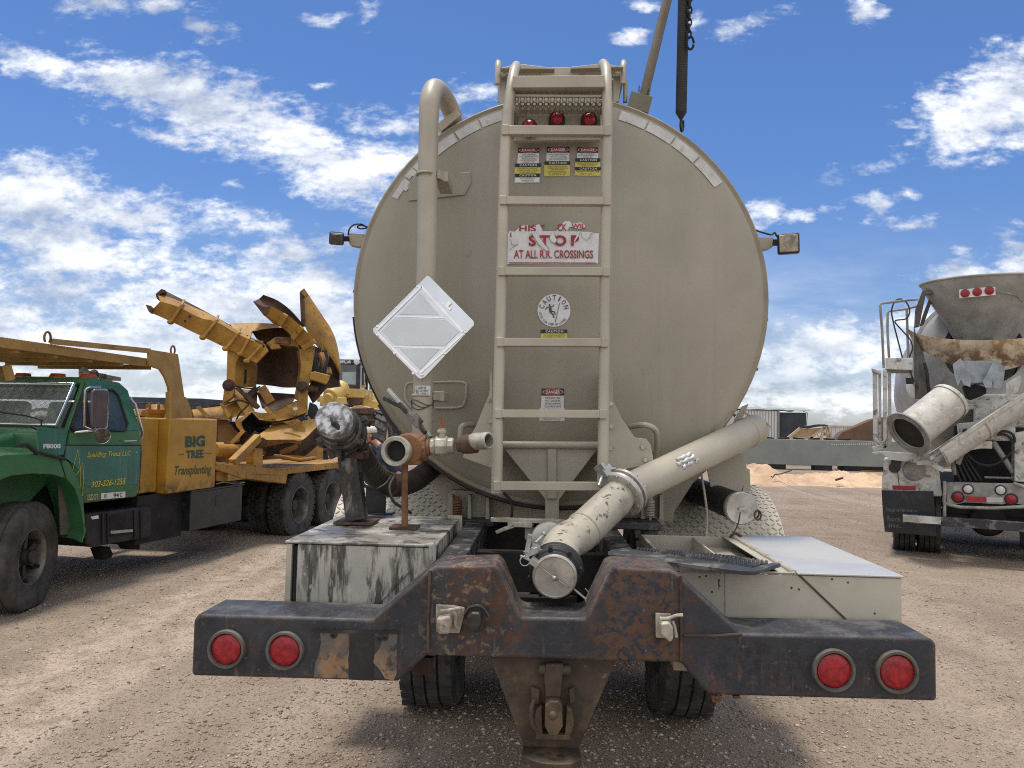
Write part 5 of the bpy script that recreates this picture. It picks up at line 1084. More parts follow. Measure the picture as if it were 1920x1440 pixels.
# rear wall with its window, seats, steering wheel
ru, rl_ = Vector((xz(238, 738, .1)[0], 0, xz(238, 738, .1)[1])), Vector((xz(262, 805, 0)[0]-.02, 0, xz(262, 805, 0)[1]))
m1 = MB()
def rw(y, f): p = ru.lerp(rl_, f); return Vector((p.x, y, p.z))
for (y0_, y1_, f0, f1) in ((.12, WID-.12, 0, .22), (.05, WID-.05, .72, 1.05), (.09, .30, .22, .72), (WID-.30, WID-.09, .22, .72)): m1.prism([rw(y0_, f0), rw(y1_, f0), rw(y1_, f1), rw(y0_, f1)], (-.04, 0, 0))
obj('rear_wall', m1, 'green', cab)
M['seat'] = mat('grey_seat', (.10, .10, .105), .8)
m1 = MB(); zb__ = rl_.z; xr_ = rl_.x
for y in (.22, 1.05): m1.obox(Vector((xr_-.30, y+.30, zb__+.05)), .12, .56, .42, (1, 0, -.2))
obj('seat', m1, 'seat', cab, bev=.04)
m1 = MB(); sc_ = Vector((xr_-.74, .58, zb__+.03)); an_ = Vector((-.75, 0, .65)).normalized(); u_ = Vector((0, 1, 0)); w_ = an_.cross(u_)
m1.tube([sc_+(u_*math.cos(a)+w_*math.sin(a))*.20 for a in np.linspace(0, 6.283, 25)[:-1]], .014, 8, closed=True); m1.bar(sc_-u_*.2, sc_+u_*.2, .03, .015, an_); m1.tube([sc_, sc_+an_*-.3*-1*0+Vector((-.15, 0, -.16))], .02, 8); obj('steering_wheel', m1, 'black', cab)
# cowl panel with the model letters
m1 = MB(); m1.prism(gp([(72, 800), (128, 806), (119, 853), (80, 856), (74, 824)], -.004), (0, .02, 0)); obj('cowl_panel', m1, 'teal', cab)
m1 = MB(); letter_mb(m1, 'F8000', [g(81, 832, -.008), g(114, 832, -.008), g(114, 841, -.008), g(81, 841, -.008)], bold=.05); obj('lettering', m1, 'paper', cab)
# door lower panel (faded) with the owner's lettering
m1 = MB(); m1.prism(gp([(121, 835), (264, 836), (262, 893), (258, 908), (160, 912), (150, 885), (138, 870), (122, 858)], -.003), (0, .012, 0)); door = obj('door', m1, 'teal', gt, bev=.002)
m1 = MB(); m1.tube(gp([(120, 858), (129, 806), (160, 716)], -.001), .005, 6); m1.tube(gp([(262, 836), (265, 850), (262, 900), (260, 930)], -.001), .004, 6); m1.tube(gp([(120, 835), (266, 835)], -.002), .004, 6); obj('door_gap', m1, 'dark', door)
def gtext(s, q, m, parent, y=-.006, **k):
    m1 = MB(); letter_mb(m1, s, [g(a, b, y) for a, b in q], **k); return obj('lettering', m1, m, parent)
gtext('Spalding Trees LLC', [(163, 848), (246, 844.5), (246, 857), (163, 860)], 'yellow_ink', door, shear=.3, bold=.012)
gtext('303-526-1256', [(171, 903), (235, 895.5), (235, 908), (171, 914)], 'yellow_ink', door, shear=.3, bold=.014)
gtext('USDOT', [(163, 927.5), (184.5, 925.5), (184.5, 936.5), (163, 938.5)], 'cream_ink', door, bold=.02)
m1 = MB(); m1.prism(gp([(190, 925), (235, 921.5), (235, 932.5), (190, 936)], -.004), (0, .004, 0)); obj('number_plate', m1, 'paper', door)
gtext('0', [(195.5, 926.5), (200, 926), (200, 933.5), (195.5, 934)], 'pale_ink', door, -.007, bold=.02); gtext('94', [(213, 925), (223, 924), (223, 932), (213, 933)], 'ink_grey', door, -.007, bold=.02); gtext('C', [(225, 924), (229, 923.5), (229, 931.5), (225, 932)], 'ink_grey', door, -.007, bold=.02)
m1 = MB()
for pts in ([(135, 887), (146, 843), (151, 880), (150, 918), (147, 930)], [(135, 900), (151, 880), (155, 867), (157, 900), (154, 930)]):
    m1.tube(gp(pts, -.0045), .0022, 5)
obj('tree_outline', m1, 'yellow_ink', door)
m1 = MB(); m1.bar(g(232, 827, -.03), g(255, 826, -.03), .02, .012); obj('door_handle', m1, 'chrome', door, bev=.003)
m1 = MB(); m1.ball(g(256, 848, -.004), .008, 8); obj('door_lock', m1, 'chrome', door)
# side window with rubber frame and vent post
wp = [(133, 802), (157, 743), (165, 732), (211, 731), (221, 741), (239, 794), (236, 807), (138, 806)]
def on_side(p, e): return Vector((p.x, tum(p.z)-e, p.z))
def gside(a, b, e):
    p = g(a, b, .05)
    for _ in range(4): p = g(a, b, tum(p.z)-e)
    return p
m1 = MB(); P = [gside(a, b, .008) for a, b in wp]; m1.prism(P, (0, .02, 0)); sw = obj('side_window', m1, 'glass', cab)
m1 = MB(); m1.tube([gside(a, b, .012) for a, b in wp], .012, 8, closed=True); m1.tube([gside(160, 745, .012), gside(168, 806, .012)], .016, 8); obj('window_seal', m1, 'black', sw)
# windscreen: chrome frame, mesh guard, pillars
y0, y1 = .13, 1.80
A = gside(144, 722, -.06); Bq = gside(107, 797, -.02)
wtr = Vector((g(143, 722, .16).x-.02, .16, g(143, 722, .16).z)); wbr = Vector((g(107, 798, .06).x, .06, g(107, 798, .06).z))
wtl = Vector((wtr.x, WID-.16, wtr.z)); wbl = Vector((wbr.x, WID-.06, wbr.z))
nw = (wbr-wtr).cross(Vector((0, 1, 0))).normalized()
if nw.x > 0: nw = -nw
# sloping front of the cab below and around the glass
m1 = MB(); m1.prism([wtr+nw*.006, wtl+nw*.006, wbl+nw*.006, wbr+nw*.006], -nw*.05); ws_ = obj('windscreen', m1, 'windshield', cab)
m1 = MB(); m1.tube([wtr+nw*.01, wtl+nw*.01, wbl+nw*.01, wbr+nw*.01], .018, 10, closed=True); obj('chrome_trim', m1, 'chrome', ws_, smooth=50)
m1 = MB(); c0_ = wtr; ex = (wtl-wtr); ez = (wbr-wtr); lx, lz = ex.length, ez.length
for k in range(-22, 34):
    for sgn in (1, -1):
        # diagonal wires clipped to the pane
        x0 = k*.065; pts = []
        for tt in (0, 1):
            u = x0+sgn*tt*lz; pts.append((u, tt*lz))
        (ua, va), (ub, vb) = pts
        def clip(ua, va, ub, vb):
            lo, hi = 0.0, 1.0; d = ub-ua
            for lim, s in ((0, 1), (lx, -1)):
                if abs(d) < 1e-9: continue
                q = (lim-ua)/d
                if (d > 0) == (s == 1): lo = max(lo, q)
                else: hi = min(hi, q)
            return lo, hi
        lo, hi = clip(ua, va, ub, vb)
        if hi-lo > .02:
            p = c0_+ex/lx*(ua+(ub-ua)*lo)+ez/lz*(va+(vb-va)*lo)+nw*.009; q = c0_+ex/lx*(ua+(ub-ua)*hi)+ez/lz*(va+(vb-va)*hi)+nw*.009
            m1.tube([p, q], .0013, 4, cap=False)
M['wire'] = mat('grey_wire', (.16, .17, .165), .5)
obj('mesh_guard', m1, 'wire', ws_)
m1 = MB(); m1.tube(spline([wbr+Vector((-.03, .1, .02))+nw*.03, wbr+Vector((0, .3, .06))+nw*.03, wbr+Vector((.03, .75, .10))+nw*.03], 6), .007, 6); m1.tube([wbr+Vector((-.12, .05, -.0)), wbr+Vector((-.03, .12, .03))+nw*.03], .008, 6); obj('wiper', m1, 'black', ws_)
# hood and fenders
hz = lambda px, py, y: xz(px, py, y)
x_c = wbr.x
m1 = MB(); hoodp = [(x_c+.02, wbr.z-.02), (x_c-.35, wbr.z-.10), (x_c-1.30, wbr.z-.20), (x_c-1.36, wbr.z-.62), (x_c-1.30, .72), (x_c-.2, .72), (x_c+.12, 1.0), (x_c+.14, 1.3)]
lo_prism(m1, hoodp, lambda z: .22 if z < 1.2 else .22+(z-1.2)*.35, None); hood = obj('hood', m1, 'green', gt, bev=.05, seg=4)
m1 = MB(); lo_prism(m1, [(x_c+.03, wbr.z-.015), (x_c-.20, wbr.z-.05), (x_c-.20, 1.22), (x_c+.20, 1.22), (x_c+.16, wbr.z-.02)], lambda z: .015 if z < 1.3 else .015+(z-1.3)*.30); obj('cowl', m1, 'green', hood, bev=.03, seg=3)
# front mud guard with wheel arch
fp = [(125, 872), (112, 848), (98, 858), (78, 849), (0, 860)]
def arch(side):
    m1 = MB()
    y_o = -.035 if side == 0 else WID+.035
    xs_ = [g(a, b, -.03) for a, b in ((158, 1010), (157, 990), (151, 950), (140, 915), (124, 897), (100, 890), (60, 888), (20, 892), (-20, 908), (-60, 950))]
    xo_ = [g(a, b, -.03) for a, b in ((153, 1018), (160, 990), (156, 940), (146, 900), (130, 868), (115, 858), (80, 851), (10, 852), (-50, 866), (-110, 950))]
    n = len(xs_)
    P = [Vector((p.x, 0, p.z)) for p in xo_]; Q = [Vector((p.x, 0, p.z)) for p in xs_]
    th = -.0
    for i in range(n-1):
        for a, b, c, d in ((P[i], P[i+1], Q[i+1], Q[i]),):
            v = [Vector((q.x, y_o, q.z)) for q in (a, b, c, d)]
            m1.add(v, [(0, 1, 2, 3)])
    # top skin running inwards to the hood
    s = 1 if side == 0 else -1
    for i in range(n-1):
        a, b = P[i], P[i+1]; m1.add([Vector((a.x, y_o, a.z)), Vector((b.x, y_o, b.z)), Vector((b.x, y_o+s*.10, b.z+.035)), Vector((a.x, y_o+s*.10, a.z+.035))], [(0, 1, 2, 3)])
        m1.add([Vector((a.x, y_o+s*.10, a.z+.035)), Vector((b.x, y_o+s*.10, b.z+.035)), Vector((b.x, y_o+s*.42, b.z+.055)), Vector((a.x, y_o+s*.42, a.z+.055))], [(0, 1, 2, 3)])
        a, b = Q[i], Q[i+1]; m1.add([Vector((a.x, y_o, a.z)), Vector((b.x, y_o, b.z)), Vector((b.x, y_o+s*.30, b.z)), Vector((a.x, y_o+s*.30, a.z))], [(0, 1, 2, 3)])
    return m1
fd = obj('mud_guard', arch(0), 'green', gt, bev=.012, smooth=40); obj('mud_guard', arch(1), 'green', gt, bev=.012, smooth=40)
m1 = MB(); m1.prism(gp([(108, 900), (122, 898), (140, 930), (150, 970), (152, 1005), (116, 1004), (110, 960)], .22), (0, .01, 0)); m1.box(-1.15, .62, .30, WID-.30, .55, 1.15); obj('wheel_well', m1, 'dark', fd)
m1 = MB(); m1.prism(gp([(110, 905), (122, 905), (138, 940), (146, 1000), (114, 1003)], .12), (0, .01, 0)); M['dustpanel'] = mat('dusty_panel', (.13, .12, .105), .8, layers=[((.05, .045, .04), 6, .5, .7, .6)]); obj('splash_panel', m1, 'dustpanel', fd)
m1 = MB(); m1.tube(gp([(66, 846), (122, 861)], -.05), .014, 8); m1.tube(gp([(34, 833), (50, 833), (70, 850)], -.05), .02, 8); obj('hood_latch', m1, 'black', gt)
m1 = MB(); m1.tube(gp([(124, 897), (119, 880), (112, 858)], -.038), .004, 6); m1.tube(gp([(77, 856), (76, 826), (70, 806), (56, 800)], .07), .006, 6); obj('panel_gap', m1, 'dark', gt)
# lamps on the roof
zr = g(172, 707, .12).z
for i, y in enumerate((.20, .55, .95, 1.35, 1.72)):
    m1 = MB(); x = cabp[4][0]+.02; m1.prism([Vector((x-.02, y-.065, zr-.005)), Vector((x-.02, y+.065, zr-.005)), Vector((x-.01, y+.045, zr+.035)), Vector((x-.01, y-.045, zr+.035))], (.09, 0, 0)); obj('roof_lamp', m1, 'amber', gt, bev=.006)
# mirrors
m1 = MB(); m1.prism(gp([(174, 735), (177, 731), (199, 731), (201.5, 735), (200, 800), (197, 803), (178, 802), (174, 798)], -.17), (0, .03, 0)); mir = obj('mirror', m1, 'mirror_back', gt, bev=.008, seg=3)
m1 = MB(); m1.tube([g(a, b, -.17+.015) for a, b in ((174, 735), (177, 731), (199, 731), (201.5, 735), (200, 800), (197, 803), (178, 802), (174, 798))], .010, 8, closed=True)
m1.tube(spline([g(158, 800, -.06), g(160, 740, -.10), g(166, 727, -.12), g(188, 727, -.15)], 6), .011, 8); m1.tube([g(158, 800, -.06), g(172, 806, -.14), g(186, 806, -.15)], .009, 8); m1.tube([g(139, 811, .0), g(184, 806, -.16)], .012, 8); m1.tube([g(187, 731, -.15), g(187, 724, -.02)], .012, 8); obj('mirror_arm', m1, 'chrome', mir)
m1 = MB(); c = g(191.5, 817.5, -.20); axm = Vector((-.55, -.83, .02)).normalized(); m1.lathe([(0, .05), (.05, .035), (.072, .0), (.070, -.004), (.066, 0)], c, -axm, 28); m1.lathe([(.067, -.002), (0, -.002)], c, -axm, 28); rm = obj('round_mirror', m1, 'chrome', gt, smooth=40)
# air horns
m1 = MB()
for px, py in ((157, 699), (176, 704)):
    a = g(px, py, .5); b = a+Vector((.28, 0, -.0)); m1.lathe([(.062, 0), (.05, .012), (.028, .05), (.018, .12), (.016, .3)], a, (1, 0, -.02), 20); m1.lathe([(.05, .012), (0, .03)], a, (1, 0, -.02), 20)
m1.bar(g(193, 706, .5), g(220, 711, .5), .09, .04); m1.prism(gp([(198, 709), (212, 712), (209, 718), (198, 718)], .47), (0, .08, 0)); obj('air_horn', m1, 'steel', gt, smooth=40)
m1 = MB(); m1.tube(gp([(244, 745), (248, 752), (253, 757), (264, 800), (267, 812), (265, 822)], .02), .013, 8); obj('grab_handle', m1, 'chrome', gt)
# front wheel (flat) and rear duals
FR = .47
m1 = tyre_mb(FR, .27, .235, lugs=0, flat=.06, c=(0, 0, FR-.06), n=56); wf = obj('front_wheel', m1, 'tyre', gt, smooth=35); wf.location = (.085, .145, 0); wf.rotation_euler = (0, 0, R(19))
M['rimgrey'] = mat('dusty_rim_paint', (.17, .16, .145), .4, .35, var=(9, .25), layers=[((.20, .18, .155), 8, .5, .7, .7), ((.10, .05, .03), 14, .6, .72, .6)])
M['hubdark'] = mat('hub_dark', (.03, .028, .027), .5, .2, var=(9, .3), layers=[((.12, .10, .085), 10, .52, .7, .6)])
def spoke_rim(parent, c, r, depth=.05):
    m1 = MB(); c = Vector(c); m1.lathe([(r*1.03, .03), (r*1.05, -.03), (r*1.0, -.036), (r*.93, -.01), (r*.90, .03), (r*.88, .16)], c, (0, 1, 0), 40, cap=False); rm = obj('rim', m1, 'rimgrey', parent, smooth=40)
    m1 = MB(); m1.lathe([(.0, -.01), (.05, -.01), (.065, .0), (.075, .05), (.09, .08), (.09, .16), (0, .16)], c, (0, 1, 0), 24)
    for k in range(6):
        a = 2*math.pi*k/6+.5; v = Vector((math.cos(a), 0, math.sin(a))); m1.bar(c+v*.06+Vector((0, .06, 0)), c+v*r*.93+Vector((0, .05, 0)), .05, .06, (0, 1, 0)); m1.cyl(c+v*r*.86+Vector((0, .03, 0)), c+v*r*.86-Vector((0, .012, 0)), .014, 6)
    m1.lathe([(r*.9, .17), (0, .17)], c, (0, 1, 0), 24); m1.lathe([(.0, -.045), (.05, -.045), (.06, -.03), (.06, .0)], c, (0, 1, 0), 20); obj('hub', m1, 'hubdark', rm, bev=.003)
spoke_rim(wf, (0, -.085, FR-.06), .235)
m1 = tyre_mb(FR, .27, .235, flat=.06, c=(.05, WID-.135, FR-.06), n=40); obj('front_wheel', m1, 'tyre', gt, smooth=35)
RW = FR
for xc in (g(563, 962, 0).x-.02, g(563, 962, 0).x+1.03):
    for k, (yc, fl) in enumerate(((.125, .075), (.44, .045), (WID-.44, .06), (WID-.125, .06))):
        c = (xc, yc, RW-fl)
        m1 = tyre_mb(RW, .26, .25, lugs=34 if yc < .5 else 0, flat=fl, c=c, n=48); w = obj('rear_wheel', m1, 'tyre', gt, smooth=35)
        if yc < .5:
            m1 = MB(); m1.lathe([(.262, -.09), (.266, -.128), (.256, -.132), (.246, -.12), (.235, -.02), (.225, .10)], c, (0, 1, 0), 40, cap=False); rm2 = obj('rim', m1, 'rimgrey', w, smooth=40)
            m1 = MB(); m1.lathe([(.228, .09), (.15, .07), (.13, .03), (.10, .0), (.085, -.03), (.08, -.05), (0, -.055)], c, (0, 1, 0), 36)
            for kk in range(10): v_ = Vector((math.cos(kk*.628), 0, math.sin(kk*.628))); m1.cyl(Vector(c)+v_*.145+Vector((0, .07, 0)), Vector(c)+v_*.145+Vector((0, .03, 0)), .012, 6)
            obj('hub', m1, 'hubdark', rm2, smooth=40)
# fuel tank, battery boxes, chassis
m1 = MB(); P = [(160, 968), (164, 962), (277, 949), (284, 954), (284, 1002), (278, 1008), (176, 1026), (162, 1022)]; m1.prism(gp(P, .06), (0, .5, 0)); ft = obj('fuel_tank', m1, 'black', gt, bev=.035, seg=4)
m1 = MB(); m1.prism([p-Vector((0, .004, 0)) for p in gp([(205, 968), (247, 957), (248, 1000), (206, 1008)], .06)], (0, .02, 0)); obj('step_recess', m1, 'dark', ft)
m1 = MB(); m1.prism([p-Vector((0, .02, 0)) for p in gp([(205, 995), (246, 992), (246, 997), (205, 1001)], .06)], (0, .04, 0)); obj('step', m1, 'steel', ft)
m1 = MB()
for px in (192, 202, 252, 264): m1.tube(gp([(px, 958 if px > 230 else 963), (px+1, 1010 if px > 230 else 1020)], .052), .010, 8)
obj('tank_strap', m1, 'blackpaint', ft)
m1 = MB(); m1.prism(gp([(170, 969), (184, 966), (186, 972), (173, 974)], .054), (0, .004, 0)); obj('white_label', m1, 'paper', ft)
m1 = MB(); m1.prism(gp([(188, 1028), (206, 1025), (212, 1040), (208, 1046), (196, 1050)], .3), (0, .12, 0)); m1.prism(gp([(233, 1012), (262, 1010), (262, 1030), (244, 1030)], .3), (0, .12, 0)); obj('hanging_bracket', m1, 'dark', gt)
xb0, xb1 = g(357, 950, .0).x, g(455, 912, .0).x
zb1, zb0 = g(455, 910, .0).z, g(455, 975, .0).z
m1 = MB(); m1.box(xb0, xb1, 0, .5, zb0, zb1); bx = obj('battery_box', m1, 'blackpaint', gt, bev=.008)
m1 = MB(); m1.box(xb0-.01, xb1+.02, -.012, .51, zb1, zb1+.018); m1.prism(gp([(405, 930), (411, 929), (412, 948), (405, 950)], -.004), (0, .02, 0)); obj('lid', m1, 'blackpaint', bx, bev=.003)
m1 = MB()
for k in range(4): m1.tube(spline([g(405, 908, .05+.06*k), g(420, 904-k, .05+.06*k), g(440, 907-k*1.5, .04+.05*k), g(458, 904, .06+.05*k)], 6), .010, 6)
obj('loose_pipe', m1, 'steel', bx)
m1 = MB(); m1.box(xb0-.75, xb0, .10, WID-.1, .30, .80); m1.box(-.9, 6.6, .55, .65, .55, .80); m1.box(-.9, 6.6, WID-.65, WID-.55, .55, .80); m1.cyl((.05, .1, .42), (.05, WID-.1, .42), .06, 12)
for xc in (4.79, 5.84): m1.cyl((xc, .1, .41), (xc, WID-.1, .41), .08, 12)
m1.cyl((xb1+.5, .5, .38), (xb1+.5, 1.2, .38), .14, 20); obj('chassis', m1, 'dark', gt, bev=.004)
# ochre box with lettering
yb_ = 0.0
bq = [(320, 784), (407, 783), (404, 912), (318, 928)]
x0b, x1b = g(316, 850, 0).x, g(406, 850, 0).x; zt0, zb_ = g(316, 784, 0).z, g(318, 926, 0).z
m1 = MB(); m1.box(x0b, x1b, 0, 1.25, zb_, zt0); ob = obj('ochre_box', m1, 'yellow_box', gt, bev=.02, seg=3)
gtext('BIG', [(348, 818), (384.5, 816), (384.5, 837), (348, 839)], 'green_ink', ob, -.004, bold=.045)
gtext('TREE', [(349, 845), (382, 843), (382, 858), (349, 860)], 'green_ink', ob, -.004, bold=.03)
gtext('Transplanting', [(328, 874), (397, 871), (397, 893), (328, 896)], 'green_ink', ob, -.004, shear=.35, bold=.006)
m1 = MB(); m1.bar(g(334, 852.5, -.003), g(345, 852, -.003), .002, .005); m1.bar(g(385, 850.5, -.003), g(397, 850, -.003), .002, .005); obj('lettering', m1, 'green_ink', ob)
m1 = MB(); m1.box(x0b-.45, x0b-.01, .12, 1.3, zb_+.02, zt0-.0); ob2 = obj('ochre_box', m1, 'yellow_box', gt, bev=.02, seg=3)
m1 = MB(); c = g(293, 778, .35); m1.lathe([(.05, -.12), (.08, -.1), (.085, .0), (.11, .02), (.11, .06), (.09, .08), (.05, .12), (0, .12)], c, (0, 0, 1), 12)
for k in range(6): m1.cyl(c+Vector((.09*math.cos(k), .09*math.sin(k), .02)), c+Vector((.10*math.cos(k), .10*math.sin(k), .12)), .016, 6)
obj('filler_fitting', m1, 'yellow', ob2)
m1 = MB(); m1.prism(gp([(262, 780), (268, 768), (300, 768), (316, 775), (316, 784), (278, 784)], .6), (0, .5, 0)); obj('curved_cover', m1, 'yellow', gt, bev=.01)
# headache rack: rear hoop, catwalk grating above the cab
hoop = [(280, 655), (334, 664), (338, 690), (346, 744), (349, 744), (358, 765), (361, 784), (316, 784), (319, 745), (317, 726), (310, 707), (301, 693), (280, 686)]
m1 = MB(); m1.prism(gp(hoop, .06), (0, .03, 0)); hp = obj('rack_post', m1, 'rackyellow', gt, bev=.003)
m1 = MB(); m1.prism(gp(hoop, WID-.35), (0, .03, 0)); obj('rack_post', m1, 'rackyellow', gt, bev=.003)
m1 = MB(); m1.bar(g(316, 735, .04), g(317, 818, .03), .06, .035); obj('rack_strut', m1, 'rackyellow', hp, bev=.003)
m1 = MB(); rail_a, rail_b = g(96, 640, .08), g(281, 658, .08); m1.bar(rail_a, rail_b, .03, .05); obj('rack_rail', m1, 'rackyellow', gt)
def hoopr(px, py, y):
    m1 = MB(); c = g(px, py, y); m1.tube([c+Vector((.035*math.cos(a), 0, .05*math.sin(a))) for a in np.linspace(-.9, math.pi+.9, 14)], .010, 8); obj('lifting_eye', m1, 'rust', gt)
hoopr(89, 633, .08); hoopr(324, 657, .10)
# grating: slopes down towards the rear, carried on angle beams
ga0, ga1 = g(-150, 618, .15), g(281, 678, .12); 
gz = lambda x: ga1.z+(ga0.z-ga1.z)*(x-ga1.x)/(ga0.x-ga1.x)
m1 = MB(); 
gl0, gl1 = ga0.x, ga1.x; W0, W1 = .12, WID-.45
for y in (W0, W1, (W0+W1)/2): m1.bar(Vector((gl0, y, gz(gl0)-.02)), Vector((gl1, y, gz(gl1)-.02)), .045, .075)
n = 6
for i in range(n+1):
    x = gl0+(gl1-gl0)*i/n; m1.bar(Vector((x, W0, gz(x)-.06)), Vector((x, W1, gz(x)-.06)), .05, .05)
rk = obj('catwalk', m1, 'rackyellow', gt)
m1 = MB()
for k in range(13):
    y = W0+.05+(W1-W0-.1)*k/12; m1.bar(Vector((gl0, y, gz(gl0)+.018)), Vector((gl1, y, gz(gl1)+.018)), .03, .03)
for k in range(70):
    x = gl0+(gl1-gl0)*k/69; m1.bar(Vector((x, W0, gz(x)+.018)), Vector((x, W1, gz(x)+.018)), .014, .024)
obj('grating', m1, 'rackyellow', rk)
m1 = MB(); m1.prism(gp([(-60, 690), (14, 686), (20, 712), (-60, 712)], .5), (0, .06, 0)); m1.bar(g(156, 690, .9), g(156, 712, .9), .06, .06); m1.bar(g(12, 685, .2), g(20, 712, .2), .05, .05); obj('rack_strut', m1, 'rackyellow', gt)
# deck, side beam and truss in front of the spade
dk0, dk1 = g(536, 876, 0), g(633, 863, 0)
m1 = MB(); m1.box(dk0.x-1.4, dk1.x+.5, .0, WID, dk0.z-.10, dk0.z); dk = obj('deck', m1, 'yellow', gt, bev=.008)
m1 = MB(); m1.prism(gp([(452, 896), (536, 907), (541, 882), (405, 868), (405, 880)], -.01), (0, .25, 0)); m1.prism(gp([(480, 878), (531, 884), (530, 891), (482, 889)], -.02), (0, .02, 0)); obj('side_beam', m1, 'yellow', dk, bev=.006)
m1 = MB(); m1.bar(g(436, 868, .04), g(484, 820, .04), .09, .10); m1.prism(gp([(477, 841), (493, 841), (493, 880), (477, 880)], .02), (0, .12, 0)); m1.prism(gp([(406, 866), (480, 872), (480, 882), (406, 880)], .02), (0, .12, 0)); obj('truss', m1, 'yellow', dk, bev=.005)
m1 = MB(); m1.prism(gp([(406, 884), (420, 884), (421, 903), (406, 902)], .05), (0, .15, 0)); m1.prism(gp([(570, 834), (606, 834), (606, 868), (570, 868)], .6), (0, .4, 0)); m1.prism(gp([(404, 850), (500, 856), (560, 850), (560, 868), (404, 868)], 1.2), (0, .4, 0)); obj('deck_box', m1, 'yellow', dk, bev=.006)
m1 = MB(); m1.cyl(g(400, 843, .45), g(468, 846, .45), .085, 20); m1.cyl(g(468, 846, .45), g(510, 850, .45), .04, 14); m1.tube(spline([g(480, 860, .5), g(520, 856, .6), g(560, 862, .5), g(590, 858, .6)], 6), .03, 8); obj('lift_cylinder', m1, 'yellow', dk, smooth=40)
# ------------- the tree spade itself: its digging face is turned towards the tail of the tanker
spade = thing('tree_spade', None, None); spade.parent = gt
SA = R(19.0); SD = Vector((-math.sin(SA), math.cos(SA), 0)); S0 = (GO+Gf.X*4.15+Gf.Y*.95).dot(SD)
def tol(p): d = p-GO; return Vector((d.dot(Gf.X), d.dot(Gf.Y), d.z))
VD = Vector((SD.dot(Gf.X), SD.dot(Gf.Y), 0))
def s_(px, py, e=0.0):
    r_ = ray(px, py); return tol(EYE+r_*((S0+e-EYE.dot(SD))/r_.dot(SD)))
C6 = lambda a, b: (260+a*.20833, 530+b*.20833)
C7 = lambda a, b: (380+a*.20833, 720+b*.20833)
def p6(a, b, e=0.0): return s_(*C6(a, b), e)
def p7(a, b, e=0.0): return s_(*C7(a, b), e)
def plate(nm, pts, e, th, m='yellow', bev=.006, f=p6):
    m1 = MB(); m1.prism([f(a, b, e) for a, b in pts], VD*th); return obj(nm, m1, m, spade, bev=bev)
def strip(nm, A, B, ea, eb, th=.03, m='yellow', sub=4, f=p6, bow=0.0, nv=1, parent=None):
    """sheet between two picture polylines at different depths, optionally bowed"""
    ea_ = ea if isinstance(ea, (list, tuple)) else [ea]*len(A); eb_ = eb if isinstance(eb, (list, tuple)) else [eb]*len(B)
    P = spline([f(a, b, e) for (a, b), e in zip(A, ea_)], sub); Q = spline([f(a, b, e) for (a, b), e in zip(B, eb_)], sub); n = len(P)-1; mq = len(Q)-1
    def fn(u, v):
        i = u*n; k = min(n-1, int(i)); a = P[k].lerp(P[k+1], i-k); j = u*mq; k = min(mq-1, int(j)); b = Q[k].lerp(Q[k+1], j-k)
        return a.lerp(b, v)+VD*(bow*math.sin(math.pi*v)), VD
    m1 = MB(); m1.sheet(n, nv, fn, th); return obj(nm, m1, m, parent or spade, smooth=40)
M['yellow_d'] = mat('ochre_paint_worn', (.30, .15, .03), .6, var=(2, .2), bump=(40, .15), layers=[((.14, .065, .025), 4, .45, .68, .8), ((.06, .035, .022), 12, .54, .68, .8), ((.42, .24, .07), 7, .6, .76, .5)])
# guide beam
mid = [(195, 168), (350, 215), (560, 318), (700, 352), (900, 466), (1120, 562)]
bm_ = strip('guide_beam', mid, [(100, 265), (290, 348), (560, 478), (690, 540), (800, 595), (1060, 725)], -.30, -.22, .04, 'yellow')
strip('beam_top', [(168, 98), (330, 150), (520, 232), (680, 305), (870, 415), (1130, 555)], mid, .02, -.30, .03, 'yellow', parent=bm_)
strip('beam_slide', [(205, 55), (330, 118), (540, 225), (840, 390), (960, 470)], [(175, 100), (325, 152), (520, 234), (820, 392), (950, 478)], .12, .04, .05, 'spade_steel', parent=bm_)
plate('beam_tip', [(60, 195), (112, 208), (134, 236), (100, 266), (88, 258)], -.34, .22, 'spade_steel')
plate('beam_tip', [(152, 100), (205, 55), (240, 66), (232, 90), (190, 100), (192, 168), (160, 140)], -.05, .16, 'spade_steel')
for (a, b), (c, d) in (((388, 205), (290, 352)), ((695, 345), (578, 492)), ((895, 458), (782, 592)), ((985, 515), (915, 640)), ((1090, 578), (975, 702))):
    m1 = MB(); m1.bar(p6(a, b, -.315), p6(c, d, -.29), .035, .04, VD); m1.bar(p6(a, b, -.31), p6(a+22, b-48, -.06), .03, .03, VD); m1.ball(p6(c-2, d+2, -.27), .045, 10, (1.2, 1, .8)); obj('beam_collar', m1, 'yellow', bm_, bev=.005)
m1 = MB(); 
for a, b in ((458, 303), (418, 346)): m1.cyl(p6(a, b, -.31), p6(a, b, -.29), .017, 10)
obj('bolt_hole', m1, 'dark', bm_)
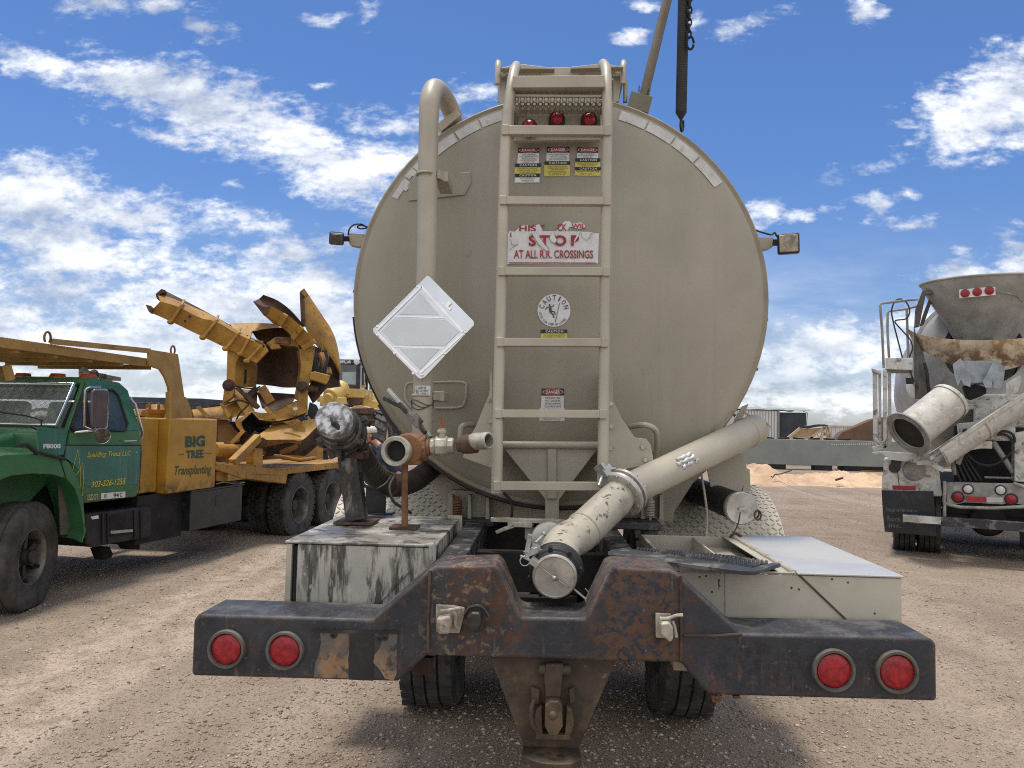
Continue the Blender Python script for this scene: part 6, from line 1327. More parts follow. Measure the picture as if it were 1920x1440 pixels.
# tower and ring
plate('tower_leg', [(798, 592), (905, 560), (985, 515), (932, 622), (877, 720), (864, 930), (852, 1030), (800, 1075), (752, 1088), (772, 935), (790, 895)], -.18, .22)
strip('tower_web', [(932, 622), (877, 720), (866, 830), (864, 932)], [(1010, 660), (1068, 745), (1064, 850), (1058, 945)], -.18, .30, .03, 'yellow', sub=3)
plate('tower_slot', [(952, 782), (972, 780), (970, 905), (948, 915)], .02, .02, 'dark', 0)
plate('ring_leg', [(1398, 505), (1450, 600), (1590, 560), (1572, 700), (1545, 860), (1524, 1000), (1520, 1170), (1480, 1165), (1428, 1060), (1440, 935), (1462, 740), (1445, 610)], -.14, .12)
strip('ring_web', [(1445, 600), (1463, 740), (1441, 935), (1428, 1058)], [(1420, 620), (1440, 745), (1418, 930), (1395, 1045)], -.14, .25, .02, 'yellow_d', sub=3)
strip('top_frame', [(815, 368), (1020, 360), (1160, 366), (1285, 378)], [(905, 465), (1010, 470), (1035, 432), (1250, 402)], .10, -.05, .05, 'yellow')
plate('top_frame', [(1060, 500), (1135, 555), (1170, 610), (1060, 725), (985, 690), (1085, 575)], -.24, .20)
plate('cross_beam', [(1150, 545), (1228, 490), (1400, 505), (1432, 530), (1440, 578), (1262, 556), (1285, 590), (1196, 600)], -.06, .16, 'yellow')
plate('cross_pad', [(1232, 486), (1370, 498), (1366, 556), (1226, 545)], -.08, .05, 'rust')
# concave digging blade inside the ring, and the dark shell round it
strip('inner_blade', [(1035, 560), (1190, 540), (1320, 540), (1480, 560)], [(1060, 915), (1200, 928), (1320, 944), (1470, 942)], [.35, .6, .62, .4], [.40, .65, .66, .42], .03, 'spade_steel', bow=.18, nv=8)
strip('upper_blade', [(1020, 440), (1120, 420), (1250, 402), (1330, 410)], [(1120, 590), (1180, 560), (1240, 540), (1430, 560)], [.15, .2, .25, .25], [.25, .3, .3, .25], .02, 'spade_steel', bow=.1, nv=5)
strip('lower_blade', [(1060, 985), (1180, 990), (1300, 995), (1425, 1005)], [(1110, 1130), (1180, 1160), (1260, 1150), (1385, 1085)], [.3, .5, .5, .35], [.1, .2, .2, .1], .03, 'spade_steel', bow=.12, nv=5)
# upper claw: dark hollow end, pale curved face
strip('claw_hollow', [(1122, 108), (1250, 160), (1370, 250), (1490, 385)], [(1030, 166), (1150, 240), (1290, 340), (1450, 480)], [.10, .18, .22, .20], [-.10, -.05, .0, .0], .03, 'spade_steel', bow=.12, nv=5)
plate('claw_tip', [(1030, 166), (1115, 212), (1200, 216), (1180, 252), (1128, 292)], -.20, .10, 'rust_dark')
strip('claw_arm', [(1200, 214), (1330, 285), (1430, 365), (1520, 450), (1590, 522)], [(1128, 292), (1240, 368), (1330, 432), (1405, 515), (1478, 592)], -.24, -.14, .05, 'yellow')
strip('claw_edge', [(1188, 338), (1215, 368), (1290, 380), (1335, 432)], [(1128, 292), (1200, 340), (1290, 392), (1330, 440)], -.10, -.16, .04, 'yellow_d')
for (a, b), (c, d) in (((1325, 285), (1270, 380)), ((1470, 400), (1385, 500)), ((1588, 522), (1476, 594))):
    m1 = MB(); m1.bar(p6(a, b, -.28), p6(c, d, -.20), .07, .05, VD); obj('claw_rib', m1, 'yellow', spade, bev=.006)
# rear blade: tall curved shell on the right
strip('rear_blade', [(1490, 50), (1532, 112), (1650, 290), (1745, 440), (1795, 600), (1822, 800)], [(1478, 110), (1488, 340), (1540, 480), (1640, 610), (1735, 690), (1806, 830)], [.20, .22, .28, .34, .36, .36], [.02, .05, .10, .18, .26, .34], .04, 'yellow', bow=-.06, nv=5)
plate('blade_edge', [(1450, 82), (1488, 50), (1492, 132), (1502, 398), (1462, 352)], .0, .10, 'rust_dark')
plate('blade_cap', [(1488, 50), (1530, 112), (1500, 132), (1462, 92)], -.02, .06, 'yellow_d')
strip('blade_inside', [(1560, 560), (1640, 600), (1735, 680), (1806, 830)], [(1540, 900), (1610, 935), (1700, 950), (1824, 935)], [.10, .16, .24, .34], [.12, .25, .32, .36], .04, 'spade_steel', bow=.12, nv=6)
m1 = MB(); m1.tube([p6(1560, 478, -.05), p6(1500, 1000, -.05)], .0, 4) if False else None
m1.tube(spline([p6(1640, 640, .1), p6(1655, 700, .06), p6(1640, 800, .04)], 5), .05, 10); m1.tube(spline([p6(1690, 780, .1), p6(1700, 830, .06)], 5), .07, 10); obj('hydraulic_ram', m1, 'yellow_d', spade)
m1 = MB()
for k in range(9): m1.tube(spline([p6(1590+14*k, 590+18*(k % 3), .12), p6(1580+16*k, 690, .02+.02*(k % 4)), p6(1572+14*k, 800, .0), p6(1560+16*k, 930, .05)], 5), .011+.004*(k % 2), 6)
for P in ([(866, 930, -.19), (960, 948, -.2), (1050, 952, -.1), (1090, 935, .0)], [(990, 1098, -.26), (935, 1150, -.32), (900, 1190, -.32), (880, 1235, -.3)], [(1050, 520, -.25), (1100, 545, -.28), (1130, 575, -.24)], [(640, 1110, -.2), (760, 1100, -.24), (900, 1060, -.24), (1000, 1090, -.2)]): m1.tube(spline([p6(*q) for q in P], 6), .012, 6)
obj('hydraulic_hose', m1, 'black', spade)
plate('valve_block', [(1545, 806), (1585, 798), (1722, 832), (1716, 872), (1690, 915), (1538, 870)], -.24, .22, 'yellow', .014)
m1 = MB(); m1.cyl(p6(1515, 948, -.1), p6(1600, 962, -.1), .048, 14); m1.cyl(p6(1595, 961, -.1), p6(1615, 965, -.1), .062, 14); obj('cross_pin', m1, 'rust_dark', spade)
plate('linkage', [(1550, 890), (1690, 915), (1672, 975), (1640, 1010), (1600, 1062), (1570, 1085), (1524, 1000)], .0, .15, 'rust_dark')
plate('linkage', [(1540, 1075), (1600, 1100), (1625, 1150), (1560, 1240), (1520, 1180)], -.05, .15, 'blackpaint')
for a, b in ((812, 926), (1467, 936)):
    m1 = MB(); q_ = p6(a, b, -.18); m1.lathe([(.085, 0), (.085, .03), (.055, .034), (.05, .06), (.04, .068), (0, .068)], q_, -VD, 20); obj('pivot_pin', m1, 'rust_dark', spade, bev=.003)
plate('leg_boss', [(770, 930), (785, 890), (830, 885), (858, 905), (862, 960), (848, 1030), (760, 1085)], -.21, .05)
# lower ring: channel sections with ribs, each a face and a darker underside
strip('lower_ring', [(480, 1142), (600, 1128), (700, 1114), (760, 1080), (852, 1028)], [(500, 1218), (640, 1216), (800, 1226), (880, 1204), (962, 1196)], .10, -.20, .05, 'yellow')
strip('lower_ring', [(852, 1028), (905, 1050), (960, 1040), (1045, 1150)], [(962, 1196), (985, 1180), (1000, 1165), (1040, 1152)], -.10, -.26, .05, 'yellow')
strip('lower_ring', [(1022, 1152), (1100, 1172), (1220, 1158), (1340, 1108), (1428, 1060), (1520, 1098)], [(1092, 1232), (1180, 1246), (1280, 1240), (1400, 1208), (1470, 1182), (1520, 1168)], [-.1, -.1, -.1, -.08, -.1, -.1], [-.50, -.52, -.5, -.42, -.36, -.3], .05, 'yellow')
strip('ring_edge', [(1092, 1232), (1180, 1246), (1280, 1240), (1400, 1208), (1500, 1172)], [(1095, 1246), (1180, 1262), (1285, 1256), (1405, 1226), (1500, 1190)], -.50, -.46, .05, 'rust_dark')
for P, e in (([(512, 1118), (548, 1106), (640, 1214), (606, 1220)], -.24), ([(726, 1092), (752, 1082), (836, 1190), (806, 1226)], -.26), ([(1120, 1130), (1158, 1118), (1236, 1212), (1212, 1230)], -.52), ([(1330, 1108), (1372, 1092), (1424, 1186), (1400, 1206)], -.46)):
    m1 = MB(); m1.prism([p6(a, b, e) for a, b in P], VD*.10); obj('ring_rib', m1, 'yellow', spade, bev=.005)
m1 = MB(); m1.prism([p6(a, b, -.505) for a, b in ((1385, 1125), (1425, 1118), (1432, 1140), (1395, 1150))], VD*.01); obj('worn_label', m1, 'paper', spade)
strip('ring_wall', [(852, 1030), (930, 1080), (1000, 1110), (1060, 1140)], [(870, 940), (960, 960), (1040, 965), (1070, 985)], -.05, .2, .03, 'yellow_d')
m1 = MB(); m1.bar(p6(1105, 945, .05), p6(1195, 1085, .0), .13, .13, VD); obj('blade_stop', m1, 'yellow_d', spade, bev=.008)
m1 = MB(); m1.bar(p6(955, 1000, -.1), p6(1080, 1125, -.14), .06, .08, VD); obj('blade_stop', m1, 'spade_steel', spade, bev=.008)
m1 = MB(); m1.bar(p6(1000, 975, .1), p6(1040, 1010, .1), .2, .2, VD); m1.bar(p6(880, 960, .2), p6(985, 1080, .05), .12, .10, VD); obj('blade_stop', m1, 'rust_dark', spade, bev=.008)
# mouth of the front blade and the blade itself
strip('blade_mouth', [(1022, 1160), (1090, 1236), (1210, 1266)], [(920, 1252), (990, 1345), (1120, 1342)], [-.40, -.46, -.46], [-.5, -.3, -.2], .04, 'blackpaint', bow=.2, nv=4)
plate('blade_arm', [(862, 1240), (962, 1192), (1010, 1170), (918, 1256), (946, 1330), (926, 1350), (880, 1292)], -.42, .12, 'yellow')
plate('blade_arm', [(962, 1192), (1022, 1155), (1096, 1236), (1090, 1240), (1018, 1168), (930, 1250), (918, 1254)], -.54, .06, 'yellow')
strip('front_blade', [(640, 362), (720, 345), (862, 320), (882, 352), (905, 330), (1034, 308)], [(482, 472), (560, 500), (700, 500), (800, 500), (905, 500), (1040, 378)], [-.35, -.35, -.35, -.35, -.35, -.30], [-.75, -.8, -.8, -.78, -.7, -.45], .03, 'yellow', f=p7, nv=3, bow=.04)
strip('front_blade', [(482, 472), (560, 500), (700, 500), (800, 500), (905, 500)], [(500, 575), (600, 560), (720, 535), (800, 530), (880, 545)], [-.75, -.8, -.8, -.78, -.7], [-.70, -.74, -.74, -.72, -.62], .03, 'yellow_d', f=p7)
strip('blade_back', [(905, 500), (960, 450), (1040, 378), (1062, 400)], [(820, 590), (900, 600), (990, 540), (1062, 470)], [-.7, -.6, -.45, -.4], [-.45, -.4, -.35, -.35], .04, 'spade_steel', f=p7)
strip('blade_tail', [(690, 600), (760, 570), (840, 540), (900, 505)], [(700, 632), (770, 622), (830, 590), (880, 560)], -.6, -.5, .04, 'yellow_d', f=p7)
m1 = MB(); m1.prism([p7(a, b, -.62) for a, b in ((725, 345), (860, 318), (885, 350), (850, 352), (820, 378), (790, 372))], VD*.03); obj('blade_clip', m1, 'yellow', spade, bev=.004)
m1 = MB(); m1.bar(p7(255, 540, -.6), p7(372, 418, -.55), .05, .05, VD); obj('blade_link', m1, 'yellow', spade, bev=.004)
m1 = MB(); m1.bar(p7(390, 545, -.5), p7(485, 430, -.5), .06, .09, VD); obj('blade_link', m1, 'rust_dark', spade, bev=.004)
strip('blade_shell', [(140, 330), (230, 340), (300, 420), (350, 440)], [(140, 520), (230, 530), (290, 530), (330, 520)], -.05, -.1, .05, 'yellow_d', f=p7)
plate('blade_lug', [(505, 492), (540, 480), (580, 506), (556, 560), (480, 560)], -.82, .08, 'rust_dark', .004, p7)
plate('spade_base', [(330, 1225), (480, 1142), (500, 1220), (800, 1232), (830, 1330), (700, 1420), (400, 1425)], .10, .5, 'yellow_d')
plate('spade_base', [(780, 1240), (1100, 1300), (1600, 1280), (1640, 1440), (1500, 1560), (760, 1520)], .05, .5, 'rust_dark')
# ================================================================== CONCRETE MIXER
MO = Vector((6.15, 9.9, 0)); MR = -24.0; Mf = Frame(MO, MR)
def q(px, py, y): return Mf.P(px, py, y)
def qp(pts, y): return [q(a, b, y) for a, b in pts]
mx = thing('concrete_mixer_truck', 'old white concrete mixer truck seen from behind, caked in cement', 'mixer truck', MO, MR)
D3 = lambda a, b: (1560+a*.2361, 480+b*.2361)
D4 = lambda a, b: (1600+a*.20833, 760+b*.20833)
# hopper
c = q(1850, 545, .75); zt_ = q(1850, 516, .18).z; zb_ = q(1850, 634, .35).z; xc = q(1852, 540, .5).x
m1 = MB()
rings = [(.80, .58, .72, zt_), (.79, .57, .72, zt_-.03), (.70, .50, .76, zt_-.20), (.50, .38, .90, zt_-.52), (.34, .30, 1.0, zb_)]
def hop(u, v, rr=rings):
    i = min(len(rr)-2, int(v*(len(rr)-1)+1e-6)); f = v*(len(rr)-1)-i; a_ = [rr[i][k]*(1-f)+rr[i+1][k]*f for k in range(4)]; an = 2*math.pi*u
    return Vector((xc+a_[0]*math.cos(an), a_[2]+a_[1]*math.sin(an), a_[3])), Vector((-math.cos(an), -math.sin(an), 0))
m1.sheet(48, 4, hop, .015); hopper = obj('charge_hopper', m1, 'hopper', mx, smooth=50)
m1 = MB(); m1.tube([hop(i/48, 0)[0] for i in range(48)], .018, 8, closed=True); obj('hopper_rim', m1, 'hopper', hopper, smooth=50)
def hop_front(px, py, e=.02):
    # point of the hopper skin seen along that line
    best = None
    for i in range(60):
        y = -.1+i*.02; p = q(px, py, y)
        f = (zt_-p.z)/(zt_-zb_); f = max(0, min(1, f)); i2 = min(3, int(f*4)); 
        rr = rings
        zs = [r[3] for r in rr]
        for k in range(len(rr)-1):
            if zs[k] >= p.z >= zs[k+1]:
                w = (zs[k]-p.z)/(zs[k]-zs[k+1]+1e-9); R1 = [rr[k][j]*(1-w)+rr[k+1][j]*w for j in range(3)]
                if ((p.x-xc)/R1[0])**2+((p.y-R1[2])/R1[1])**2 < 1: return p-Vector((0, e, 0))
    return q(px, py, .3)
yb = hop_front(1832, 547, .04).y
m1 = MB(); m1.prism(qp([(1798, 543), (1866, 537), (1867, 553), (1799, 559)], yb-.01), (0, .02, 0)); lb = obj('light_bar', m1, 'white', mx, bev=.003)
for px, py in ((1809.5, 550), (1832, 547.5), (1855, 545)):
    p = q(px, py, yb-.012); m1 = MB(); m1.lathe([(.055, .0), (.055, .012), (.045, .014), (.045, .02), (.02, .026), (0, .027)], p, (0, -1, 0), 24); obj('marker_lamp', m1, 'red', lb)
m1 = MB(); m1.tube([hop_front(a, b, .01) for a, b in ((1868, 547), (1890, 550), (1906, 555), (1916, 566))], .012, 8); obj('lamp_wire', m1, 'concrete_grey', lb)
# drum
M['drumgrey'] = mat('drum_steel', (.36, .36, .35), .5, var=(2, .15), bump=(20, .15, .008), layers=[((.22, .20, .17), 3, .48, .72, .7), ((.5, .5, .48), 6, .58, .75, .6), ((.10, .085, .07), 14, .64, .74, .6)])
da = Vector((-.02, 1, -.20)).normalized(); d0 = Vector((xc-.02, .95, q(1850, 655, .95).z-.02))
m1 = MB(); m1.lathe([(.50, -.02), (.74, 0), (.80, .06), (.88, .35), (.98, 1.0), (1.06, 1.8), (1.06, 2.6), (.9, 3.6), (.6, 4.3), (0, 4.35)], d0, da, 48, cap=False); m1.lathe([(.50, -.02), (.48, .4), (.6, 1.2)], d0, da, 48, cap=False); drum = obj('drum', m1, 'drumgrey', mx, smooth=50)
m1 = MB(); m1.lathe([(.82, .12), (.87, .13), (.87, .24), (.84, .26)], d0, da, 48, cap=False); m1.lathe([(.47, .5), (0, .5)], d0, da, 24); obj('drum_ring', m1, 'hopper', drum, smooth=40)
m1 = MB()
for k in range(3):
    a0 = k*2.1; 
    def fin(u, v, a0=a0): 
        a = a0+1.6*u; r = .50+.28*v; w = .06+.5*u; e1 = da.orthogonal().normalized(); e2 = da.cross(e1); return d0+(e1*math.cos(a)+e2*math.sin(a))*r+da*w, da
    m1.sheet(10, 2, fin, .01)
obj('mixing_fin', m1, 'hopper', drum, smooth=50)
# discharge collector: half funnel
def coll(u, v):
    a = math.pi*(1.07+.86*u); top = Vector((xc+1.0*math.cos(a), .85+.62*math.sin(a), 0)); bot = Vector((xc+.96*math.cos(a)*(1-.30*max(0,-math.sin(a))), .80+.46*math.sin(a), 0))
    zt1 = q(1715, 613, .85).z+.09+(q(1850, 638, .25).z-q(1715, 613, .85).z-.09)*max(0,-math.sin(a))**.8; zb1 = q(1718, 640, .8).z+(q(1850, 697, .4).z-q(1718, 640, .8).z)*max(0,-math.sin(a))**1.2
    f = v; p = top*(1-f)+bot*f; p.z = zt1*(1-f)+zb1*f
    return p, Vector((-math.cos(a), -math.sin(a), 0))
m1 = MB(); m1.sheet(32, 6, coll, .015); obj('collector', m1, 'collector', mx, smooth=50)
# galvanised throat with two flaps
m1 = MB(); m1.prism(qp([(1801, 676), (1866, 676), (1866, 716), (1820, 720), (1801, 716)], .30), (0, .05, 0)); th_ = obj('throat', m1, 'galv', mx, bev=.01)
for P in ([(1786.7, 683), (1801, 671), (1812, 690), (1822, 709), (1820, 725.5), (1808, 722), (1802, 712), (1796, 725.5), (1790, 705)], [(1864.6, 672.4), (1886, 688), (1884, 705), (1881, 730), (1864, 728), (1862, 712), (1860, 727), (1848, 727), (1843, 714), (1854, 694)]):
    m1 = MB(); 
    pts = qp(P, .12); cx_ = sum(p.x for p in pts)/len(pts); pts = [Vector((p.x, p.y+abs(p.x-cx_)*.5, p.z)) for p in pts]; m1.prism(pts, (0, .015, 0)); obj('rubber_flap', m1, 'galv', th_, bev=.004)
m1 = MB(); m1.prism(qp([(1806, 722), (1830, 720), (1850, 726), (1850, 738), (1822, 750), (1812, 745)], .34), (0, .25, 0)); obj('chute_pivot', m1, 'dark', th_, bev=.02)
# main trough
A, B = q(1752, 850, -.12), q(1915, 742, .30); dv = (B-A).normalized(); upv = Vector((0, 1, 0)).cross(dv); upv = upv if upv.z > 0 else -upv; sdv = dv.cross(upv)
m1 = MB()
def trough(u, v):
    a = math.pi*(1+u)+.0; p = A+(B-A)*v; r = .225; dirn = sdv*math.cos(a)+upv*math.sin(a); return p+dirn*r, -dirn
m1.sheet(16, 10, trough, .012); chute = obj('main_chute', m1, 'chute', mx, smooth=50)
m1 = MB(); 
for s in (1, -1): m1.bar(A+sdv*.225*s, B+sdv*.225*s, .035, .05)
for f in (.02, .5, .98): m1.tube([A+(B-A)*f+(sdv*math.cos(math.pi*(1+i/10))+upv*math.sin(math.pi*(1+i/10)))*.232 for i in range(11)], .014, 6)
obj('chute_rim', m1, 'chute', chute, bev=.003)
m1 = MB(); m1.prism(qp([(1886, 718), (1912, 703), (1916, 712), (1908, 735), (1886, 745)], .1), (0, .02, 0)); m1.cyl(q(1897, 751, .05), q(1897, 751, 0), .03, 12); m1.cyl(q(1897, 767, .05), q(1897, 767, 0), .025, 12); obj('chute_lip', m1, 'chute', chute, bev=.004)
# tubular end section (folding chute) with open dark end
E0 = q(1703, 813, -.42); E1 = q(1798, 738, .12); ev = (E1-E0).normalized(); ev = Vector((ev.x, max(ev.y, .40), ev.z)).normalized(); Le = .80
m1 = MB(); m1.lathe([(.242, .02), (.242, Le), (.255, Le), (.255, Le-.05), (.248, Le-.05)], E0, ev, 40, cap=False); m1.lathe([(.232, 0), (.232, Le)], E0, ev, 40, cap=False); fold = obj('folding_chute', m1, 'chute', mx, smooth=50)
m1 = MB(); m1.lathe([(.232, -.012), (.315, -.012), (.315, .012), (.232, .012)], E0, ev, 40, close=True); u_ = ev.orthogonal().normalized(); w_ = ev.cross(u_)
for k in range(12): 
    v = u_*math.cos(k*.5236)+w_*math.sin(k*.5236); m1.cyl(E0+v*.28-ev*.012, E0+v*.28-ev*.028, .014, 6)
obj('end_ring', m1, 'concrete_grey', fold, bev=.003)
m1 = MB(); m1.lathe([(.231, .03), (.19, .05), (0, .06)], E0, ev, 36); m1.lathe([(.231, Le-.1), (0, Le-.1)], E0, ev, 36); obj('inside_shade', m1, 'dark', fold, smooth=50)  # dark discs stand for the shade inside the open tube
m1 = MB(); m1.bar(q(1744, 860, -.3), q(1770, 845, -.1), .03, .05); m1.bar(q(1768, 846, -.1), q(1846, 833, .2), .06, .09); m1.obox(q(1848, 834, .2), .14, .1, .1); obj('chute_arm', m1, 'concrete_white', mx, bev=.012)
m1 = MB(); m1.prism(qp([(1634, 848), (1655, 846), (1740, 852), (1752, 862), (1735, 870), (1668, 862), (1656, 852), (1640, 852)], -.1), (0, .04, 0)); m1.prism(qp([(1634, 838), (1652, 834), (1656, 842), (1640, 848)], -.08), (0, .05, 0)); m1.prism(qp([(1732, 862), (1752, 866), (1772, 880), (1768, 886), (1740, 872), (1718, 872), (1718, 866)], -.16), (0, .04, 0)); obj('chute_bracket', m1, 'concrete_white', mx, bev=.006)
# ladder, platform, guard rail
m1 = MB()
for x0, x1, y_ in ((1636, 1645, .1), (1646.5, 1652, .3), (1655, 1663, .1), (1664, 1671, .3)): m1.prism(qp([(x0, 692), (x1, 694), (x1+1, 836), (x0+1, 838)], y_), (0, .05, 0))
m1.prism(qp([(1634, 690), (1652, 696), (1652, 702), (1634, 696)], .05), (0, .3, 0)); m1.prism(qp([(1637, 810), (1650, 830), (1660, 838), (1664, 820), (1664, 836), (1655, 846), (1640, 842)], .08), (0, .05, 0)); obj('access_ladder', m1, 'concrete_white', mx, bev=.008)
m1 = MB(); m1.prism(qp([(1660, 671), (1712, 671), (1711, 694), (1661, 692)], .1), (0, .05, 0)); pf = obj('platform', m1, 'concrete_white', mx, bev=.006)
zz2 = q(1690, 694, .1).z; m1 = MB(); m1.box(q(1660, 690, .1).x, q(1712, 690, .1).x, .15, .75, zz2, zz2+.03); obj('platform_deck', m1, 'concrete_grey', pf)
m1 = MB(); 
for P, y_ in (([(1657, 690), (1654, 620), (1650, 573), (1652, 569), (1700, 563), (1721, 561)], .1), ([(1667, 672), (1664, 620), (1664, 587), (1668, 583), (1700, 579), (1719, 574)], .6), ([(1703, 672), (1700, 578)], .6)): m1.tube(qp(P, y_), .017, 8)
gr_ = obj('guard_rail', m1, 'concrete_grey', mx, smooth=50)
m1 = MB(); m1.tube(spline(qp([(1692, 671), (1684, 640), (1674, 600), (1672, 580), (1680, 563), (1694, 562), (1704, 575), (1705, 588), (1698, 598), (1678, 602), (1690, 618), (1706, 636), (1711, 652), (1707, 665), (1705, 672)], .25), 5), .010, 6); m1.tube(spline(qp([(1704, 672), (1704, 685), (1708, 700), (1714, 716)], .12), 5), .010, 6); obj('wash_hose', m1, 'black', mx)
M['postbrown'] = mat('weathered_post', (.10, .088, .075), .7, var=(5, .2), bump=(30, .3, .006), layers=[((.22, .20, .17), 5, .48, .7, .7, dict(stretch=(2, 2, .4))), ((.07, .045, .03), 9, .56, .7, .7)])
# posts carrying hopper
m1 = MB(); m1.prism(qp([(1714, 610), (1720, 640), (1732, 662), (1738, 700), (1742, 745), (1716, 748), (1714, 680)], .55), (0, .18, 0)); m1.prism(qp([(1714, 614), (1716, 580), (1730, 543), (1752, 545), (1748, 552), (1736, 552), (1730, 580), (1724, 612)], .5), (0, .08, 0)); m1.prism(qp([(1724, 612), (1730, 590), (1742, 560), (1750, 556), (1742, 580), (1732, 608)], .7), (0, .08, 0)); obj('support_post', m1, 'postbrown', mx, bev=.012)
m1 = MB(); m1.tube(spline(qp([(1733, 680), (1738, 700), (1741, 730), (1744, 745)], .45), 5), .022, 8); m1.prism(qp([(1698, 708), (1714, 708), (1713, 720), (1699, 720)], .3), (0, .05, 0)); obj('cable_box', m1, 'black', mx, bev=.005)
m1 = MB(); m1.lathe([(0, 0), (.2, .03), (.26, .12), (.26, .9), (.2, 1.0), (0, 1.02)], q(1714, 722, 1.7)+Vector((.15, -.3, 0)), (0, 1, 0), 28); obj('water_tank', m1, 'white', mx, smooth=50)
# body panels
m1 = MB(); m1.prism(qp([(1797, 794), (1840, 790), (1904, 800), (1904, 827), (1842, 826), (1800, 823)], .25), (0, .3, 0)); m1.prism(qp([(1829, 766), (1925, 764), (1925, 796), (1904, 800), (1829, 792)], .45), (0, .3, 0)); m1.prism(qp([(1902, 812), (1935, 806), (1935, 905), (1902, 903)], .22), (0, .3, 0)); m1.prism(qp([(1792, 740), (1935, 740), (1935, 768), (1820, 768), (1790, 790)], .8), (0, .3, 0)); obj('rear_pedestal', m1, 'concrete_white', mx, bev=.01)
m1 = MB(); m1.prism(qp([(1812, 808), (1842, 800), (1842, 814), (1818, 814)], .2), (0, .06, 0)); m1.tube(qp([(1834, 797), (1838, 802), (1842, 797), (1838, 793), (1834, 797)], .22), .012, 6); m1.cyl(q(1810, 808, .2), q(1810, 808, .25), .035, 12); obj('lock_bracket', m1, 'rust_dark', mx, bev=.004)
m1 = MB()
for P in ([(1870, 809.5), (1888, 809), (1900, 816), (1903, 830)], [(1870, 815), (1884, 815), (1895, 822), (1898, 836)]): m1.tube(spline(qp(P, .2), 6), .016, 8)
for k in range(5): m1.tube(spline(qp([(1790+3*k, 818), (1784+5*k, 845), (1790+8*k, 875), (1800+10*k, 902)], .3+.03*k), 6), .022, 8)
for P in ([(1810, 846), (1830, 866), (1858, 872), (1885, 860), (1902, 838)], [(1812, 852), (1840, 872), (1868, 870), (1896, 848)]): m1.tube(spline(qp(P, .18), 8), .011, 6)
obj('hydraulic_hose', m1, 'black', mx, smooth=50)
m1 = MB(); m1.cyl(q(1862, 828, .3), q(1900, 886, .3), .035, 14); m1.cyl(q(1780, 832, .25), q(1790, 890, .3), .03, 12); m1.cyl(q(1806, 846, .2), q(1796, 870, .22), .03, 10); m1.cyl(q(1846, 895, .3), q(1920, 897, .3), .015, 8); obj('hydraulic_ram', m1, 'concrete_grey', mx)
m1 = MB(); m1.box(q(1790, 850, .8).x, q(1935, 850, .8).x, .85, 1.0, q(1850, 905, .8).z, q(1850, 800, .8).z); m1.box(q(1772, 950, .6).x, q(1935, 950, .6).x, .7, 4.5, .55, .95); m1.cyl((xc-1.0, .8, .52), (xc+1.0, .8, .52), .08, 12); m1.lathe([(0, -.22), (.2, -.15), (.24, 0), (.2, .15), (0, .22)], (xc, .75, .5), (0, 1, 0), 20); obj('chassis', m1, 'dark', mx)
# left rear guard, mud flap, strips
m1 = MB(); P = [(1657, 862), (1758, 860), (1762, 890), (1767, 931), (1750, 931), (1653, 920), (1654, 893), (1656, 884)]; m1.prism(qp(P, .06), (0, 1.2, 0)); gd = obj('rear_guard', m1, 'concrete_white', mx, bev=.02, seg=3)
m1 = MB(); m1.prism([p-Vector((0, .003, 0)) for p in qp([(1673, 910), (1717, 911), (1717, 919), (1674, 918)], .06)], (0, .01, 0)); obj('red_reflector', m1, 'red_s', gd)
m1 = MB(); m1.cyl(q(1677, 877, .06), q(1677, 877, .03), .07, 20); m1.prism(qp([(1670, 857), (1689, 857), (1690, 876), (1684, 882), (1671, 870)], .0), (0, .05, 0)); m1.tube(spline(qp([(1683, 880), (1684, 895), (1686, 910)], .03), 5), .006, 6); obj('lamp_box', m1, 'blackpaint', gd, bev=.006)
m1 = MB(); m1.prism(qp([(1692, 857), (1724, 857), (1726, 864), (1693, 862)], .02), (0, .05, 0)); m1.lathe([(.14, 0), (.12, .02), (0, .03)], q(1714, 882, .05), (0, -1, 0), 20); m1.prism(qp([(1728, 890), (1745, 891), (1745, 895), (1728, 894)], .05), (0, .01, 0)); obj('guard_fitting', m1, 'concrete_grey', gd, bev=.004)
m1 = MB(); fl_ = qp([(1653, 919), (1700, 920), (1750, 921), (1753, 960), (1756, 1006), (1700, 1001), (1659, 997), (1655, 960)], .0); m1.prism(fl_, (0, .015, 0)); mf = obj('mud_flap', m1, 'blackpaint', mx, bev=.003)
def qtext(s, P, m, parent, y=-.004, **k):
    m1 = MB(); letter_mb(m1, s, [q(a, b, y) for a, b in P], **k); return obj('lettering', m1, m, parent)
qtext('Improvements', [(1662, 951), (1720, 954), (1720, 963), (1662, 961)], 'pale_ink', mf, bold=.02); qtext('Rock', [(1664, 967), (1690, 969), (1690, 979), (1664, 977)], 'pale_ink', mf, bold=.02); qtext('Inc.', [(1666, 980), (1690, 982), (1690, 990), (1666, 988)], 'pale_ink', mf, bold=.02)
